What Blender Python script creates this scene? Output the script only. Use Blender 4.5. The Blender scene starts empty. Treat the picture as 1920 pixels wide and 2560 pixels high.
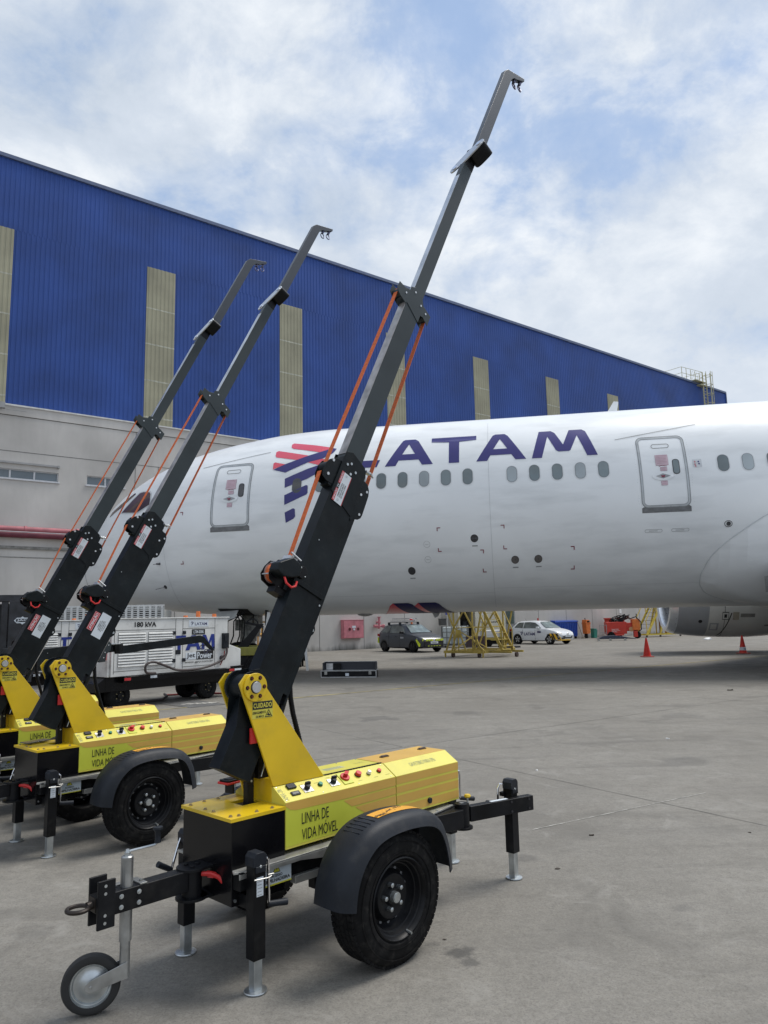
import bpy, bmesh, math, random
from mathutils import Matrix, Vector
R = math.radians
random.seed(4)
scn = bpy.context.scene
COL = scn.collection

# ------------------------------------------------------------------ camera
F, PITCH, ROLL = 1853.2, R(8.26), 0.0209
cd = bpy.data.cameras.new('camera')
cam = bpy.data.objects.new('camera', cd); COL.objects.link(cam)
cd.sensor_fit = 'VERTICAL'; cd.sensor_height = 36.0; cd.lens = 36.0*F/2560.0
cd.clip_start = 0.05; cd.clip_end = 3000
_fw = Vector((0, math.cos(PITCH), math.sin(PITCH)))
_rt0 = Vector((1, 0, 0)); _dn0 = Vector((0, math.sin(PITCH), -math.cos(PITCH)))
_c, _s = math.cos(-ROLL), math.sin(-ROLL)
_rt = _rt0*_c - _dn0*_s; _dn = _dn0*_c + _rt0*_s
m = Matrix((( _rt.x, -_dn.x, -_fw.x, 0), (_rt.y, -_dn.y, -_fw.y, 0), (_rt.z, -_dn.z, -_fw.z, 1.6), (0, 0, 0, 1)))
cam.matrix_world = m
scn.camera = cam

# ------------------------------------------------------------------ sky, sun, exposure
SUN_EL, SUN_AZ = R(60), R(62)      # azimuth measured from +Y towards +X
SKX, SKY = 8.8, 11.1            # drift of the cloud pattern
w = bpy.data.worlds.new('World'); scn.world = w; w.use_nodes = True
nt = w.node_tree; N = nt.nodes; Lk = nt.links
for n_ in list(N): N.remove(n_)
def nd(t, **k):
    n_ = N.new(t)
    for a_, b_ in k.items(): setattr(n_, a_, b_)
    return n_
out = nd('ShaderNodeOutputWorld'); bg = nd('ShaderNodeBackground'); bg.inputs[1].default_value = 0.11
sky = nd('ShaderNodeTexSky'); sky.sky_type = 'NISHITA'; sky.sun_disc = False
sky.sun_elevation = SUN_EL; sky.sun_rotation = SUN_AZ; sky.air_density = 1.0; sky.dust_density = 1.2; sky.ozone_density = 1.3
tc = nd('ShaderNodeTexCoord'); sep = nd('ShaderNodeSeparateXYZ'); Lk.new(tc.outputs['Generated'], sep.inputs[0])
def mth(op, a_, b_=None, c_=None):
    q = nd('ShaderNodeMath', operation=op)
    for i_, v_ in enumerate((a_, b_, c_)):
        if v_ is None: continue
        if isinstance(v_, (int, float)): q.inputs[i_].default_value = v_
        else: Lk.new(v_, q.inputs[i_])
    return q.outputs[0]
zc = mth('ADD', mth('MAXIMUM', sep.outputs[2], 0.0), 0.45)
px_ = mth('DIVIDE', sep.outputs[0], zc); py_ = mth('DIVIDE', sep.outputs[1], zc)
cmb = nd('ShaderNodeCombineXYZ'); Lk.new(px_, cmb.inputs[0]); Lk.new(py_, cmb.inputs[1]); cmb.inputs[2].default_value = 1.7
def noise(sc, det, rough, dist, off=(0, 0, 0)):
    mp = nd('ShaderNodeMapping'); mp.inputs['Location'].default_value = off; Lk.new(cmb.outputs[0], mp.inputs[0])
    q = nd('ShaderNodeTexNoise'); q.inputs['Scale'].default_value = sc; q.inputs['Detail'].default_value = det
    q.inputs['Roughness'].default_value = rough; q.inputs['Distortion'].default_value = dist
    Lk.new(mp.outputs[0], q.inputs['Vector']); return q.outputs['Fac']
def ramp(x, pts):
    q = nd('ShaderNodeValToRGB'); Lk.new(x, q.inputs[0]); e = q.color_ramp.elements
    e[0].position, e[0].color = pts[0][0], (*pts[0][1], 1) if isinstance(pts[0][1], tuple) else (pts[0][1],)*3+(1,)
    e[1].position, e[1].color = pts[-1][0], (*pts[-1][1], 1) if isinstance(pts[-1][1], tuple) else (pts[-1][1],)*3+(1,)
    for p_, c_ in pts[1:-1]:
        el = e.new(p_); el.color = (*c_, 1) if isinstance(c_, tuple) else (c_, c_, c_, 1)
    return q.outputs[0]
n1 = noise(2.1, 10, 0.56, 0.1, (SKX, SKY, 0)); n2 = noise(6.5, 9, 0.62, 0.2, (1, 7, 3)); n3 = noise(2.4, 6, 0.55, 0.0, (9, 2, 5))
cov = mth('ADD', mth('MULTIPLY', n1, 0.70), mth('MULTIPLY', n2, 0.30))
cl = ramp(cov, [(0.385, 0.26), (0.43, 0.42), (0.465, 0.74), (0.52, 1.0)])
hz = ramp(sep.outputs[2], [(0.0, 1.0), (0.22, 0.85), (0.42, 0.25), (0.65, 0.0)])
clf = mth('MAXIMUM', cl, hz)
shade = ramp(mth('ADD', mth('MULTIPLY', n3, 0.4), mth('MULTIPLY', n2, 0.6)), [(0.32, (3.5, 4.1, 4.9)), (0.5, (4.8, 5.3, 6.0)), (0.64, (6.8, 7.05, 7.3))])
sm = nd('ShaderNodeMix', data_type='RGBA'); Lk.new(ramp(sep.outputs[2], [(0.0, 1.0), (0.2, 0.9), (0.42, 0.30), (0.6, 0.0)]), sm.inputs[0]); Lk.new(shade, sm.inputs[6]); sm.inputs[7].default_value = (4.9, 5.4, 6.1, 1); shade = sm.outputs[2]
hue = nd('ShaderNodeMix', data_type='RGBA'); hue.inputs[0].default_value = 0.75; Lk.new(sky.outputs[0], hue.inputs[6]); hue.inputs[7].default_value = (2.0, 3.3, 5.7, 1)
mx = nd('ShaderNodeMix', data_type='RGBA'); Lk.new(clf, mx.inputs[0]); Lk.new(hue.outputs[2], mx.inputs[6]); Lk.new(shade, mx.inputs[7])
Lk.new(mx.outputs[2], bg.inputs[0]); Lk.new(bg.outputs[0], out.inputs[0])

sl = bpy.data.lights.new('sun', 'SUN'); sl.energy = 2.4; sl.angle = R(25); sl.color = (1.0, 0.96, 0.9)
so = bpy.data.objects.new('sun', sl); COL.objects.link(so)
sd = Vector((math.sin(SUN_AZ)*math.cos(SUN_EL), math.cos(SUN_AZ)*math.cos(SUN_EL), math.sin(SUN_EL)))
so.rotation_euler = sd.to_track_quat('Z', 'Y').to_euler()
scn.view_settings.view_transform = 'Standard'; scn.view_settings.look = 'None'
scn.view_settings.exposure = 0.36; scn.view_settings.gamma = 1
scn.render.engine = 'CYCLES'

# ------------------------------------------------------------------ materials
MATS = {}
def mat(name, col, rough=0.5, metal=0.0, var=0.06, vs=6.0, spec=0.5, coat=0.0, bump=0.0, bs=60.0, dirt=0.0, emit=None, alpha=None, rv=0.08):
    if name in MATS: return MATS[name]
    M_ = bpy.data.materials.new(name); M_.use_nodes = True; t = M_.node_tree; b = t.nodes['Principled BSDF']
    b.inputs['Roughness'].default_value = rough; b.inputs['Metallic'].default_value = metal
    b.inputs['Specular IOR Level'].default_value = spec; b.inputs['Coat Weight'].default_value = coat
    b.inputs['Coat Roughness'].default_value = 0.08
    c = t.nodes.new('ShaderNodeTexCoord'); q = t.nodes.new('ShaderNodeTexNoise'); q.inputs['Scale'].default_value = vs; q.inputs['Detail'].default_value = 6
    t.links.new(c.outputs['Object'], q.inputs['Vector'])
    r = t.nodes.new('ShaderNodeValToRGB'); e = r.color_ramp.elements
    lo = tuple(max(0, x*(1-var*2)) for x in col); hi = tuple(min(1, x*(1+var*2)) for x in col)
    e[0].position = 0.3; e[0].color = (*lo, 1); e[1].position = 0.7; e[1].color = (*hi, 1)
    t.links.new(q.outputs['Fac'], r.inputs[0]); src = r.outputs[0]
    if dirt:
        q2 = t.nodes.new('ShaderNodeTexNoise'); q2.inputs['Scale'].default_value = vs*1.7; q2.inputs['Detail'].default_value = 10; q2.inputs['Roughness'].default_value = 0.7
        t.links.new(c.outputs['Object'], q2.inputs['Vector'])
        r2 = t.nodes.new('ShaderNodeValToRGB'); r2.color_ramp.elements[0].position = 0.52; r2.color_ramp.elements[0].color = (0, 0, 0, 1)
        r2.color_ramp.elements[1].position = 0.72; r2.color_ramp.elements[1].color = (dirt,)*3+(1,)
        t.links.new(q2.outputs['Fac'], r2.inputs[0])
        mm = t.nodes.new('ShaderNodeMix'); mm.data_type = 'RGBA'; mm.inputs[7].default_value = (0.09, 0.08, 0.07, 1) if sum(col) > 0.2 else (0.085, 0.08, 0.072, 1)
        t.links.new(r2.outputs[0], mm.inputs[0]); t.links.new(src, mm.inputs[6]); src = mm.outputs[2]
    t.links.new(src, b.inputs['Base Color'])
    mr = t.nodes.new('ShaderNodeMapRange'); mr.inputs[3].default_value = max(0.02, rough-rv); mr.inputs[4].default_value = min(1, rough+rv)
    t.links.new(q.outputs['Fac'], mr.inputs[0]); t.links.new(mr.outputs[0], b.inputs['Roughness'])
    if bump:
        q3 = t.nodes.new('ShaderNodeTexNoise'); q3.inputs['Scale'].default_value = bs; q3.inputs['Detail'].default_value = 4
        t.links.new(c.outputs['Object'], q3.inputs['Vector'])
        bp = t.nodes.new('ShaderNodeBump'); bp.inputs['Strength'].default_value = bump; bp.inputs['Distance'].default_value = 0.01
        t.links.new(q3.outputs['Fac'], bp.inputs['Height']); t.links.new(bp.outputs[0], b.inputs['Normal'])
    if emit: b.inputs['Emission Color'].default_value = (*emit, 1); b.inputs['Emission Strength'].default_value = 1
    MATS[name] = M_; return M_
yellow = mat('golden yellow paint', (0.68, 0.46, 0.008), 0.38, var=0.06, vs=3, coat=0.25, dirt=0.14)
lemon = mat('lemon yellow vinyl', (0.62, 0.555, 0.075), 0.42, var=0.04, vs=4, dirt=0.10)
lime = mat('lime yellow vinyl', (0.54, 0.57, 0.055), 0.42, var=0.04, vs=4)
orange_v = mat('ochre vinyl', (0.60, 0.365, 0.075), 0.42, var=0.04, vs=4)
black = mat('satin black paint', (0.007, 0.0075, 0.009), 0.38, var=0.25, vs=5, spec=0.2, dirt=0.16)
dark = mat('charcoal powder coat', (0.007, 0.010, 0.012), 0.38, var=0.25, vs=7, spec=0.2, dirt=0.12)
mastgrey = mat('grey green powder coat', (0.030, 0.040, 0.044), 0.4, var=0.12, vs=3, spec=0.35)
rubber = mat('tyre rubber', (0.008, 0.008, 0.0085), 0.8, var=0.2, vs=14, spec=0.15, dirt=0.30, bump=0.15, bs=120)
plastic = mat('black moulded plastic', (0.015, 0.018, 0.024), 0.5, var=0.1, vs=8, spec=0.25, dirt=0.22, bump=0.12, bs=300)
zinc = mat('zinc plated steel', (0.52, 0.55, 0.56), 0.34, 0.85, var=0.12, vs=14)
galv = mat('galvanised sheet', (0.42, 0.42, 0.40), 0.42, 0.7, var=0.15, vs=9)
alu = mat('brushed aluminium', (0.60, 0.61, 0.62), 0.35, 0.8, var=0.08, vs=9)
chrome = mat('chrome', (0.8, 0.8, 0.82), 0.12, 1.0, var=0.02)
red = mat('red plastic', (0.55, 0.02, 0.02), 0.4)
green = mat('green button', (0.01, 0.20, 0.12), 0.4)
whitep = mat('white plastic', (0.75, 0.75, 0.74), 0.4, var=0.02)
white_v = mat('white sticker', (0.62, 0.67, 0.72), 0.45, var=0.03)
black_v = mat('black print', (0.012, 0.012, 0.013), 0.5)
red_v = mat('red print', (0.50, 0.03, 0.035), 0.45)
grey_v = mat('grey print', (0.32, 0.34, 0.34), 0.5)
strap_m = mat('orange webbing strap', (0.62, 0.13, 0.03), 0.75, var=0.12, vs=60, bump=0.3, bs=200)
signo = mat('orange sticker', (0.75, 0.36, 0.03), 0.45)
greyrub = mat('grey rubber', (0.022, 0.022, 0.022), 0.7, var=0.1, bump=0.1)

# ------------------------------------------------------------------ mesh helpers
class MB:
    def __init__(s): s.bm = bmesh.new(); s.M = Matrix.Identity(4)
    def _v(s, p): return s.bm.verts.new(s.M @ Vector(p))
    def face(s, vs, mi=0):
        try: f = s.bm.faces.new(vs); f.material_index = mi; return f
        except ValueError: return None
    def poly(s, pts, mi=0): return s.face([s._v(p) for p in pts], mi)
    def hexa(s, P8, mi=0):
        v = [s._v(p) for p in P8]
        for q in ((3,2,1,0),(4,5,6,7),(0,1,5,4),(1,2,6,5),(2,3,7,6),(3,0,4,7)): s.face([v[i] for i in q], mi)
    def box(s, x0, x1, y0, y1, z0, z1, mi=0):
        s.hexa([(x0,y0,z0),(x1,y0,z0),(x1,y1,z0),(x0,y1,z0),(x0,y0,z1),(x1,y0,z1),(x1,y1,z1),(x0,y1,z1)], mi)
    def prism(s, pts, ax, a, b, mi=0, mend=None):
        # pts 2D: ax 'y' -> (x,z); 'x' -> (y,z); 'z' -> (x,y)
        mk = {'y': lambda p, h: (p[0], h, p[1]), 'x': lambda p, h: (h, p[0], p[1]), 'z': lambda p, h: (p[0], p[1], h)}[ax]
        A_ = [s._v(mk(p, a)) for p in pts]; B_ = [s._v(mk(p, b)) for p in pts]; n_ = len(pts)
        s.face(A_, mi if mend is None else mend); s.face(B_[::-1], mi if mend is None else mend)
        for i in range(n_):
            j = (i+1) % n_; s.face([A_[i], B_[i], B_[j], A_[j]], mi)
    def cyl(s, p0, p1, r0, r1=None, n=16, mi=0, cap=True):
        r1 = r0 if r1 is None else r1; p0 = Vector(p0); p1 = Vector(p1); d = (p1-p0).normalized()
        a = d.orthogonal().normalized(); b = d.cross(a)
        A_ = [s._v(p0+(a*math.cos(t)+b*math.sin(t))*r0) for t in [2*math.pi*i/n for i in range(n)]]
        B_ = [s._v(p1+(a*math.cos(t)+b*math.sin(t))*r1) for t in [2*math.pi*i/n for i in range(n)]]
        for i in range(n): s.face([A_[i], A_[(i+1) % n], B_[(i+1) % n], B_[i]], mi)
        if cap: s.face(A_[::-1], mi); s.face(B_, mi)
    def bar(s, p0, p1, w_=0.03, h_=None, mi=0):
        h_ = w_ if h_ is None else h_; p0 = Vector(p0); p1 = Vector(p1); d = (p1-p0).normalized()
        up = Vector((0, 0, 1)) if abs(d.z) < 0.95 else Vector((0, 1, 0))
        a = d.cross(up).normalized()*w_/2; b = a.cross(d).normalized()*h_/2
        s.hexa([p0-a-b, p0+a-b, p0+a+b, p0-a+b, p1-a-b, p1+a-b, p1+a+b, p1-a+b], mi)
    def tube(s, path, r, n=8, mi=0, close=False, sm=0):
        P_ = [Vector(p) for p in path]; rings = []; a = None
        if sm:
            Q = P_; P_ = []
            for i in range(len(Q)-1):
                p0, p1, p2, p3 = Q[max(i-1, 0)], Q[i], Q[i+1], Q[min(i+2, len(Q)-1)]
                for k_ in range(sm): t = k_/sm; P_.append(0.5*((2*p1)+(p2-p0)*t+(2*p0-5*p1+4*p2-p3)*t*t+(3*p1-p0-3*p2+p3)*t**3))
            P_.append(Q[-1])
        k = len(P_)
        for i, p in enumerate(P_):
            if close: d = (P_[(i+1) % k]-P_[i-1]).normalized()
            else: d = (P_[min(i+1, k-1)]-P_[max(i-1, 0)]).normalized()
            a = d.orthogonal().normalized() if a is None else (a-d*a.dot(d)).normalized(); b = d.cross(a)
            rings.append([s._v(p+(a*math.cos(2*math.pi*j/n)+b*math.sin(2*math.pi*j/n))*r) for j in range(n)])
        for i in range(k if close else k-1):
            A_, B_ = rings[i], rings[(i+1) % k]
            for j in range(n): s.face([A_[j], A_[(j+1) % n], B_[(j+1) % n], B_[j]], mi)
        if not close: s.face(rings[0][::-1], mi); s.face(rings[-1], mi)
    def lathe(s, prof, o, ax, n=32, mi=0, mis=None, close=False):
        o = Vector(o); d = Vector(ax).normalized(); a = d.orthogonal().normalized(); b = d.cross(a); rings = []
        for (r, h) in prof:
            rings.append([s._v(o+d*h+(a*math.cos(2*math.pi*j/n)+b*math.sin(2*math.pi*j/n))*max(r, 1e-4)) for j in range(n)])
        k = len(prof)
        for i in range(k if close else k-1):
            A_, B_ = rings[i], rings[(i+1) % k]
            for j in range(n): s.face([A_[j], A_[(j+1) % n], B_[(j+1) % n], B_[j]], mis[i] if mis else mi)
    def bolt(s, p, d, r=0.008, h=0.006, mi=0): s.cyl(Vector(p), Vector(p)+Vector(d)*h, r, r, 6, mi)
    def geo(s, V_, F_, fn, mi=0):
        v = [s._v(fn(p[0], p[1])) for p in V_]
        for f in F_: s.face([v[i] for i in f], mi)
    def build(s, name, mats, parent=None, loc=None, rot=None, bevel=0, seg=2, smooth=35, weld=False):
        if weld: bmesh.ops.remove_doubles(s.bm, verts=s.bm.verts, dist=1e-4)
        bmesh.ops.recalc_face_normals(s.bm, faces=s.bm.faces)
        if smooth:
            th = R(smooth)
            for f in s.bm.faces: f.smooth = True
            for e in s.bm.edges:
                if len(e.link_faces) != 2 or e.calc_face_angle(0) > th: e.smooth = False
        me = bpy.data.meshes.new(name); s.bm.to_mesh(me); s.bm.free()
        for m_ in (mats if isinstance(mats, (list, tuple)) else [mats]): me.materials.append(m_)
        o = bpy.data.objects.new(name, me); COL.objects.link(o)
        if parent: o.parent = parent
        if loc is not None: o.location = loc
        if rot is not None: o.rotation_euler = rot
        if bevel:
            b = o.modifiers.new('bevel', 'BEVEL'); b.width = bevel; b.segments = seg; b.limit_method = 'ANGLE'; b.angle_limit = R(40); b.harden_normals = True
        return o
def tag(o, label=None, cat=None, group=None, kind=None):
    if label: o['label'] = label
    if cat: o['category'] = cat
    if group: o['group'] = group
    if kind: o['kind'] = kind
    return o
def empty(name, loc, rz=0):
    o = bpy.data.objects.new(name, None); COL.objects.link(o); o.location = loc; o.rotation_euler = (0, 0, rz); o.empty_display_size = 0.1; return o
def copy_tree(o, parent=None):
    c = o.copy(); COL.objects.link(c); c.parent = parent
    for ch in list(o.children): copy_tree(ch, c)
    return c
_tc = {}
def curve_geo(splines):
    cu = bpy.data.curves.new('c', 'CURVE'); cu.dimensions = '2D'; cu.fill_mode = 'FRONT'
    for pts in splines:
        sp = cu.splines.new('POLY'); sp.points.add(len(pts)-1); sp.use_cyclic_u = True
        for i, p in enumerate(pts): sp.points[i].co = (p[0], p[1], 0, 1)
    return _to(cu)
def _to(cu):
    o = bpy.data.objects.new('c', cu); COL.objects.link(o)
    bpy.context.view_layer.update()
    ev = o.evaluated_get(bpy.context.evaluated_depsgraph_get()); me = ev.to_mesh()
    V_ = [(v.co.x, v.co.y) for v in me.vertices]; F_ = [tuple(p.vertices) for p in me.polygons]
    ev.to_mesh_clear(); bpy.data.objects.remove(o); bpy.data.curves.remove(cu); return V_, F_
def text_geo(s, bold=0.0, space=1.0):
    k = (s, bold, space)
    if k in _tc: return _tc[k]
    cu = bpy.data.curves.new('t', 'FONT'); cu.body = s; cu.size = 1; cu.fill_mode = 'FRONT'; cu.offset = bold; cu.space_character = space; cu.resolution_u = 3
    V_, F_ = _to(cu); x0 = min(p[0] for p in V_); x1 = max(p[0] for p in V_); y0 = min(p[1] for p in V_); y1 = max(p[1] for p in V_)
    V_ = [((p[0]-x0)/(x1-x0), (p[1]-y0)/(y1-y0)) for p in V_]; _tc[k] = (V_, F_); return _tc[k]
def put_text(mb, s, fn, x0, x1, y0, y1, mi=0, bold=0.0, space=1.0):
    V_, F_ = text_geo(s, bold, space); mb.geo([(x0+p[0]*(x1-x0), y0+p[1]*(y1-y0)) for p in V_], F_, fn, mi)
def rrect(x0, x1, y0, y1, r, n=5):
    o = []
    for cx, cy, a0 in ((x1-r, y1-r, 0), (x0+r, y1-r, 90), (x0+r, y0+r, 180), (x1-r, y0+r, 270)):
        for i in range(n+1):
            a = R(a0+90*i/n); o.append((cx+r*math.cos(a), cy+r*math.sin(a)))
    return o
def circ(cx, cy, r, n=16, ry=None): return [(cx+r*math.cos(2*math.pi*i/n), cy+(ry or r)*math.sin(2*math.pi*i/n)) for i in range(n)]
# ------------------------------------------------------------------ apron
def apron_mat():
    M_ = bpy.data.materials.new('apron concrete'); M_.use_nodes = True; t = M_.node_tree; b = t.nodes['Principled BSDF']
    def n_(ty, **k):
        q = t.nodes.new(ty)
        for a_, v_ in k.items(): setattr(q, a_, v_)
        return q
    L_ = t.links.new; c = n_('ShaderNodeTexCoord')
    def noi(sc, det=8, ro=0.6, dist=0, st=(1, 1, 1), off=(0, 0, 0)):
        mp = n_('ShaderNodeMapping'); mp.inputs['Scale'].default_value = st; mp.inputs['Location'].default_value = off; L_(c.outputs['Object'], mp.inputs[0])
        q = n_('ShaderNodeTexNoise'); q.inputs['Scale'].default_value = sc; q.inputs['Detail'].default_value = det; q.inputs['Roughness'].default_value = ro; q.inputs['Distortion'].default_value = dist
        L_(mp.outputs[0], q.inputs['Vector']); return q.outputs['Fac']
    def rp(x, p0, c0, p1, c1):
        q = n_('ShaderNodeValToRGB'); e = q.color_ramp.elements; e[0].position = p0; e[1].position = p1
        e[0].color = (*c0, 1) if isinstance(c0, tuple) else (c0, c0, c0, 1); e[1].color = (*c1, 1) if isinstance(c1, tuple) else (c1, c1, c1, 1)
        L_(x, q.inputs[0]); return q.outputs[0]
    def mix(f, a_, b_, mode='MIX'):
        q = n_('ShaderNodeMix', data_type='RGBA', blend_type=mode)
        if isinstance(f, float): q.inputs[0].default_value = f
        else: L_(f, q.inputs[0])
        for i_, v_ in ((6, a_), (7, b_)):
            if isinstance(v_, tuple): q.inputs[i_].default_value = (*v_, 1)
            else: L_(v_, q.inputs[i_])
        return q.outputs[2]
    base = rp(noi(0.5, 8), 0.35, (0.232, 0.215, 0.183), 0.65, (0.345, 0.325, 0.283))
    col = mix(rp(noi(4.0, 12, 0.78), 0.42, 0.0, 0.62, 0.55), base, (0.165, 0.153, 0.131))
    col = mix(rp(noi(13, 9, 0.85), 0.46, 0.0, 0.60, 0.60), col, (0.16, 0.15, 0.13))
    col = mix(rp(noi(38, 6, 0.85), 0.40, 0.0, 0.62, 0.45), col, (0.42, 0.40, 0.36))
    col = mix(rp(noi(95, 3, 0.8), 0.50, 0.0, 0.66, 0.55), col, (0.08, 0.076, 0.07))
    col = mix(rp(noi(1.1, 9, 0.62, 0.6, (1, 1, 1), (4, 8, 1)), 0.54, 0.0, 0.70, 0.60), col, (0.13, 0.122, 0.107))
    col = mix(rp(noi(0.9, 7, 0.66, 0.3, (0.6, 3.2, 1), (1, 3, 0)), 0.53, 0.0, 0.70, 0.55), col, (0.14, 0.131, 0.115))
    col = mix(rp(noi(2.6, 9, 0.7, 0.8, (1, 1, 1), (7, 1, 4)), 0.56, 0.0, 0.68, 0.5), col, (0.40, 0.385, 0.35))
    col = mix(rp(noi(0.22, 5, 0.6, 0.4, (1, 1, 1), (2, 9, 4)), 0.48, 0.0, 0.68, 0.40), col, (0.17, 0.155, 0.13))
    # soaked in oil spots: round-ish, ragged by noise
    for (cx, cy, rr_, st_) in ((0.32, 3.86, 0.085, 0.75), (0.36, 3.75, 0.06, 0.6), (0.20, 3.95, 0.04, 0.4), (0.9, 5.25, 0.10, 0.35), (-0.4, 2.95, 0.10, 0.35), (1.6, 4.35, 0.07, 0.3), (3.2, 8.4, 0.35, 0.35), (-0.2, 12.5, 0.5, 0.4), (1.3, 13.0, 0.3, 0.3), (6.0, 17.0, 0.6, 0.35), (4.6, 12.0, 0.45, 0.25), (-1.9, 4.2, 0.12, 0.3)):
        ad = n_('ShaderNodeVectorMath', operation='SUBTRACT'); L_(c.outputs['Object'], ad.inputs[0]); ad.inputs[1].default_value = (cx, cy, 0)
        ln = n_('ShaderNodeVectorMath', operation='LENGTH'); L_(ad.outputs[0], ln.inputs[0])
        nn = noi(1.1/rr_, 5, 0.6); ma = n_('ShaderNodeMath', operation='MULTIPLY_ADD'); L_(nn, ma.inputs[0]); ma.inputs[1].default_value = rr_*2.6; L_(ln.outputs['Value'], ma.inputs[2])
        col = mix(rp(ma.outputs[0], min(1, rr_*1.75), (st_, st_, st_), min(1, rr_*2.35), 0.0), col, (0.06, 0.058, 0.056))
    L_(col, b.inputs['Base Color'])
    L_(rp(noi(2.0, 6), 0.3, 0.62, 0.7, 0.9), b.inputs['Roughness']); b.inputs['Specular IOR Level'].default_value = 0.35
    bp = n_('ShaderNodeBump'); bp.inputs['Strength'].default_value = 0.25; bp.inputs['Distance'].default_value = 0.008
    L_(noi(45, 10, 0.75), bp.inputs['Height']); L_(bp.outputs[0], b.inputs['Normal']); return M_
g = MB(); g.poly([(-400, -120, 0), (400, -120, 0), (400, 600, 0), (-400, 600, 0)]); tag(g.build('apron', apron_mat(), smooth=0), kind='structure')
joint_m = mat('joint sealant', (0.15, 0.142, 0.127), 0.8, var=0.3, vs=3)
ja = Vector((0.82, 0.572, 0)); jb = Vector((0.572, -0.82, 0)); jo = Vector((1.95, 7.35, 0))
g = MB(); JO = Vector((-1.28, 9.05, 0)) + ja*0.9
def strip(mb, p, d, L0, L1, w_, z=0.004, seg=1, wob=0.0, mi=0):
    s_ = Vector((-d.y, d.x, 0)); pr_ = None; k = seg
    for i in range(k+1):
        tt = L0+(L1-L0)*i/k; o = s_*(random.uniform(-wob, wob)); ww = w_*(1 if not wob else random.uniform(0.55, 1.3))
        a_ = mb._v(p+d*tt+o-s_*ww/2+Vector((0, 0, z))); b_ = mb._v(p+d*tt+o+s_*ww/2+Vector((0, 0, z)))
        if pr_: mb.face([pr_[0], a_, b_, pr_[1]], mi)
        pr_ = (a_, b_)
q0 = Vector((0.81, 8.8, 0)); r0 = Vector((0.75, 10.09, 0))
for k in range(-2, 6): strip(g, q0+ja*7.5*k, jb, -40, 14, 0.011, seg=160, wob=0.006, z=0.002)
for k in range(-7, 1): strip(g, r0+jb*7.5*k, ja, -30, 45, 0.011, seg=160, wob=0.006, z=0.003)
tag(g.build('expansion_joint', joint_m, smooth=0), kind='structure')
yl = mat('worn yellow line paint', (0.26, 0.22, 0.10), 0.8, var=0.25, vs=3)
g = MB(); strip(g, Vector((-1.85, 16.15, 0)), Vector((5.11, 3.72, 0)).normalized(), -8, 40, 0.10, z=0.0045, seg=90, wob=0.012)
tag(g.build('painted_line', yl, smooth=0), kind='structure')
g = MB(); strip(g, Vector((1.16, 5.96, 0)), Vector((1.64, 0.98, 0)).normalized(), -0.1, 1.95, 0.009, z=0.003, seg=60, wob=0.002)
tag(g.build('chalk_line', mat('faded chalk', (0.38, 0.37, 0.34), 0.9, var=0.3, vs=12), smooth=0), kind='structure')
def blob(mb, cx, cy, r, z, sq=1.0, n=18, mi=0, ang=0.0, jag=0.35):
    pts = []
    for i in range(n):
        a = 2*math.pi*i/n; q = r*random.uniform(1-jag, 1+jag); x, y = q*math.cos(a), q*sq*math.sin(a)
        pts.append((cx+x*math.cos(ang)-y*math.sin(ang), cy+x*math.sin(ang)+y*math.cos(ang), z))
    mb.poly(pts, mi)
g = MB(); g.prism([(-4.63, 15.41), (-3.8, 14.6), (-3.2, 15.1), (-4.0, 15.95)], 'z', -0.02, 0.006)
tag(g.build('floor_patch', mat('dark asphalt patch', (0.10, 0.10, 0.098), 0.8, var=0.2, vs=4), smooth=0), kind='structure')
g = MB()
for k in range(5): g.prism([(-4.15+k*0.13, 15.2+0.03*k), (-4.08+k*0.13, 15.15+0.03*k), (-3.95+k*0.13, 15.35+0.03*k), (-4.02+k*0.13, 15.40+0.03*k)], 'z', 0.006, 0.011)
tag(g.build('patch_marking', mat('faded chalk', (0.36, 0.35, 0.33)), smooth=0), kind='structure')

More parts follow.
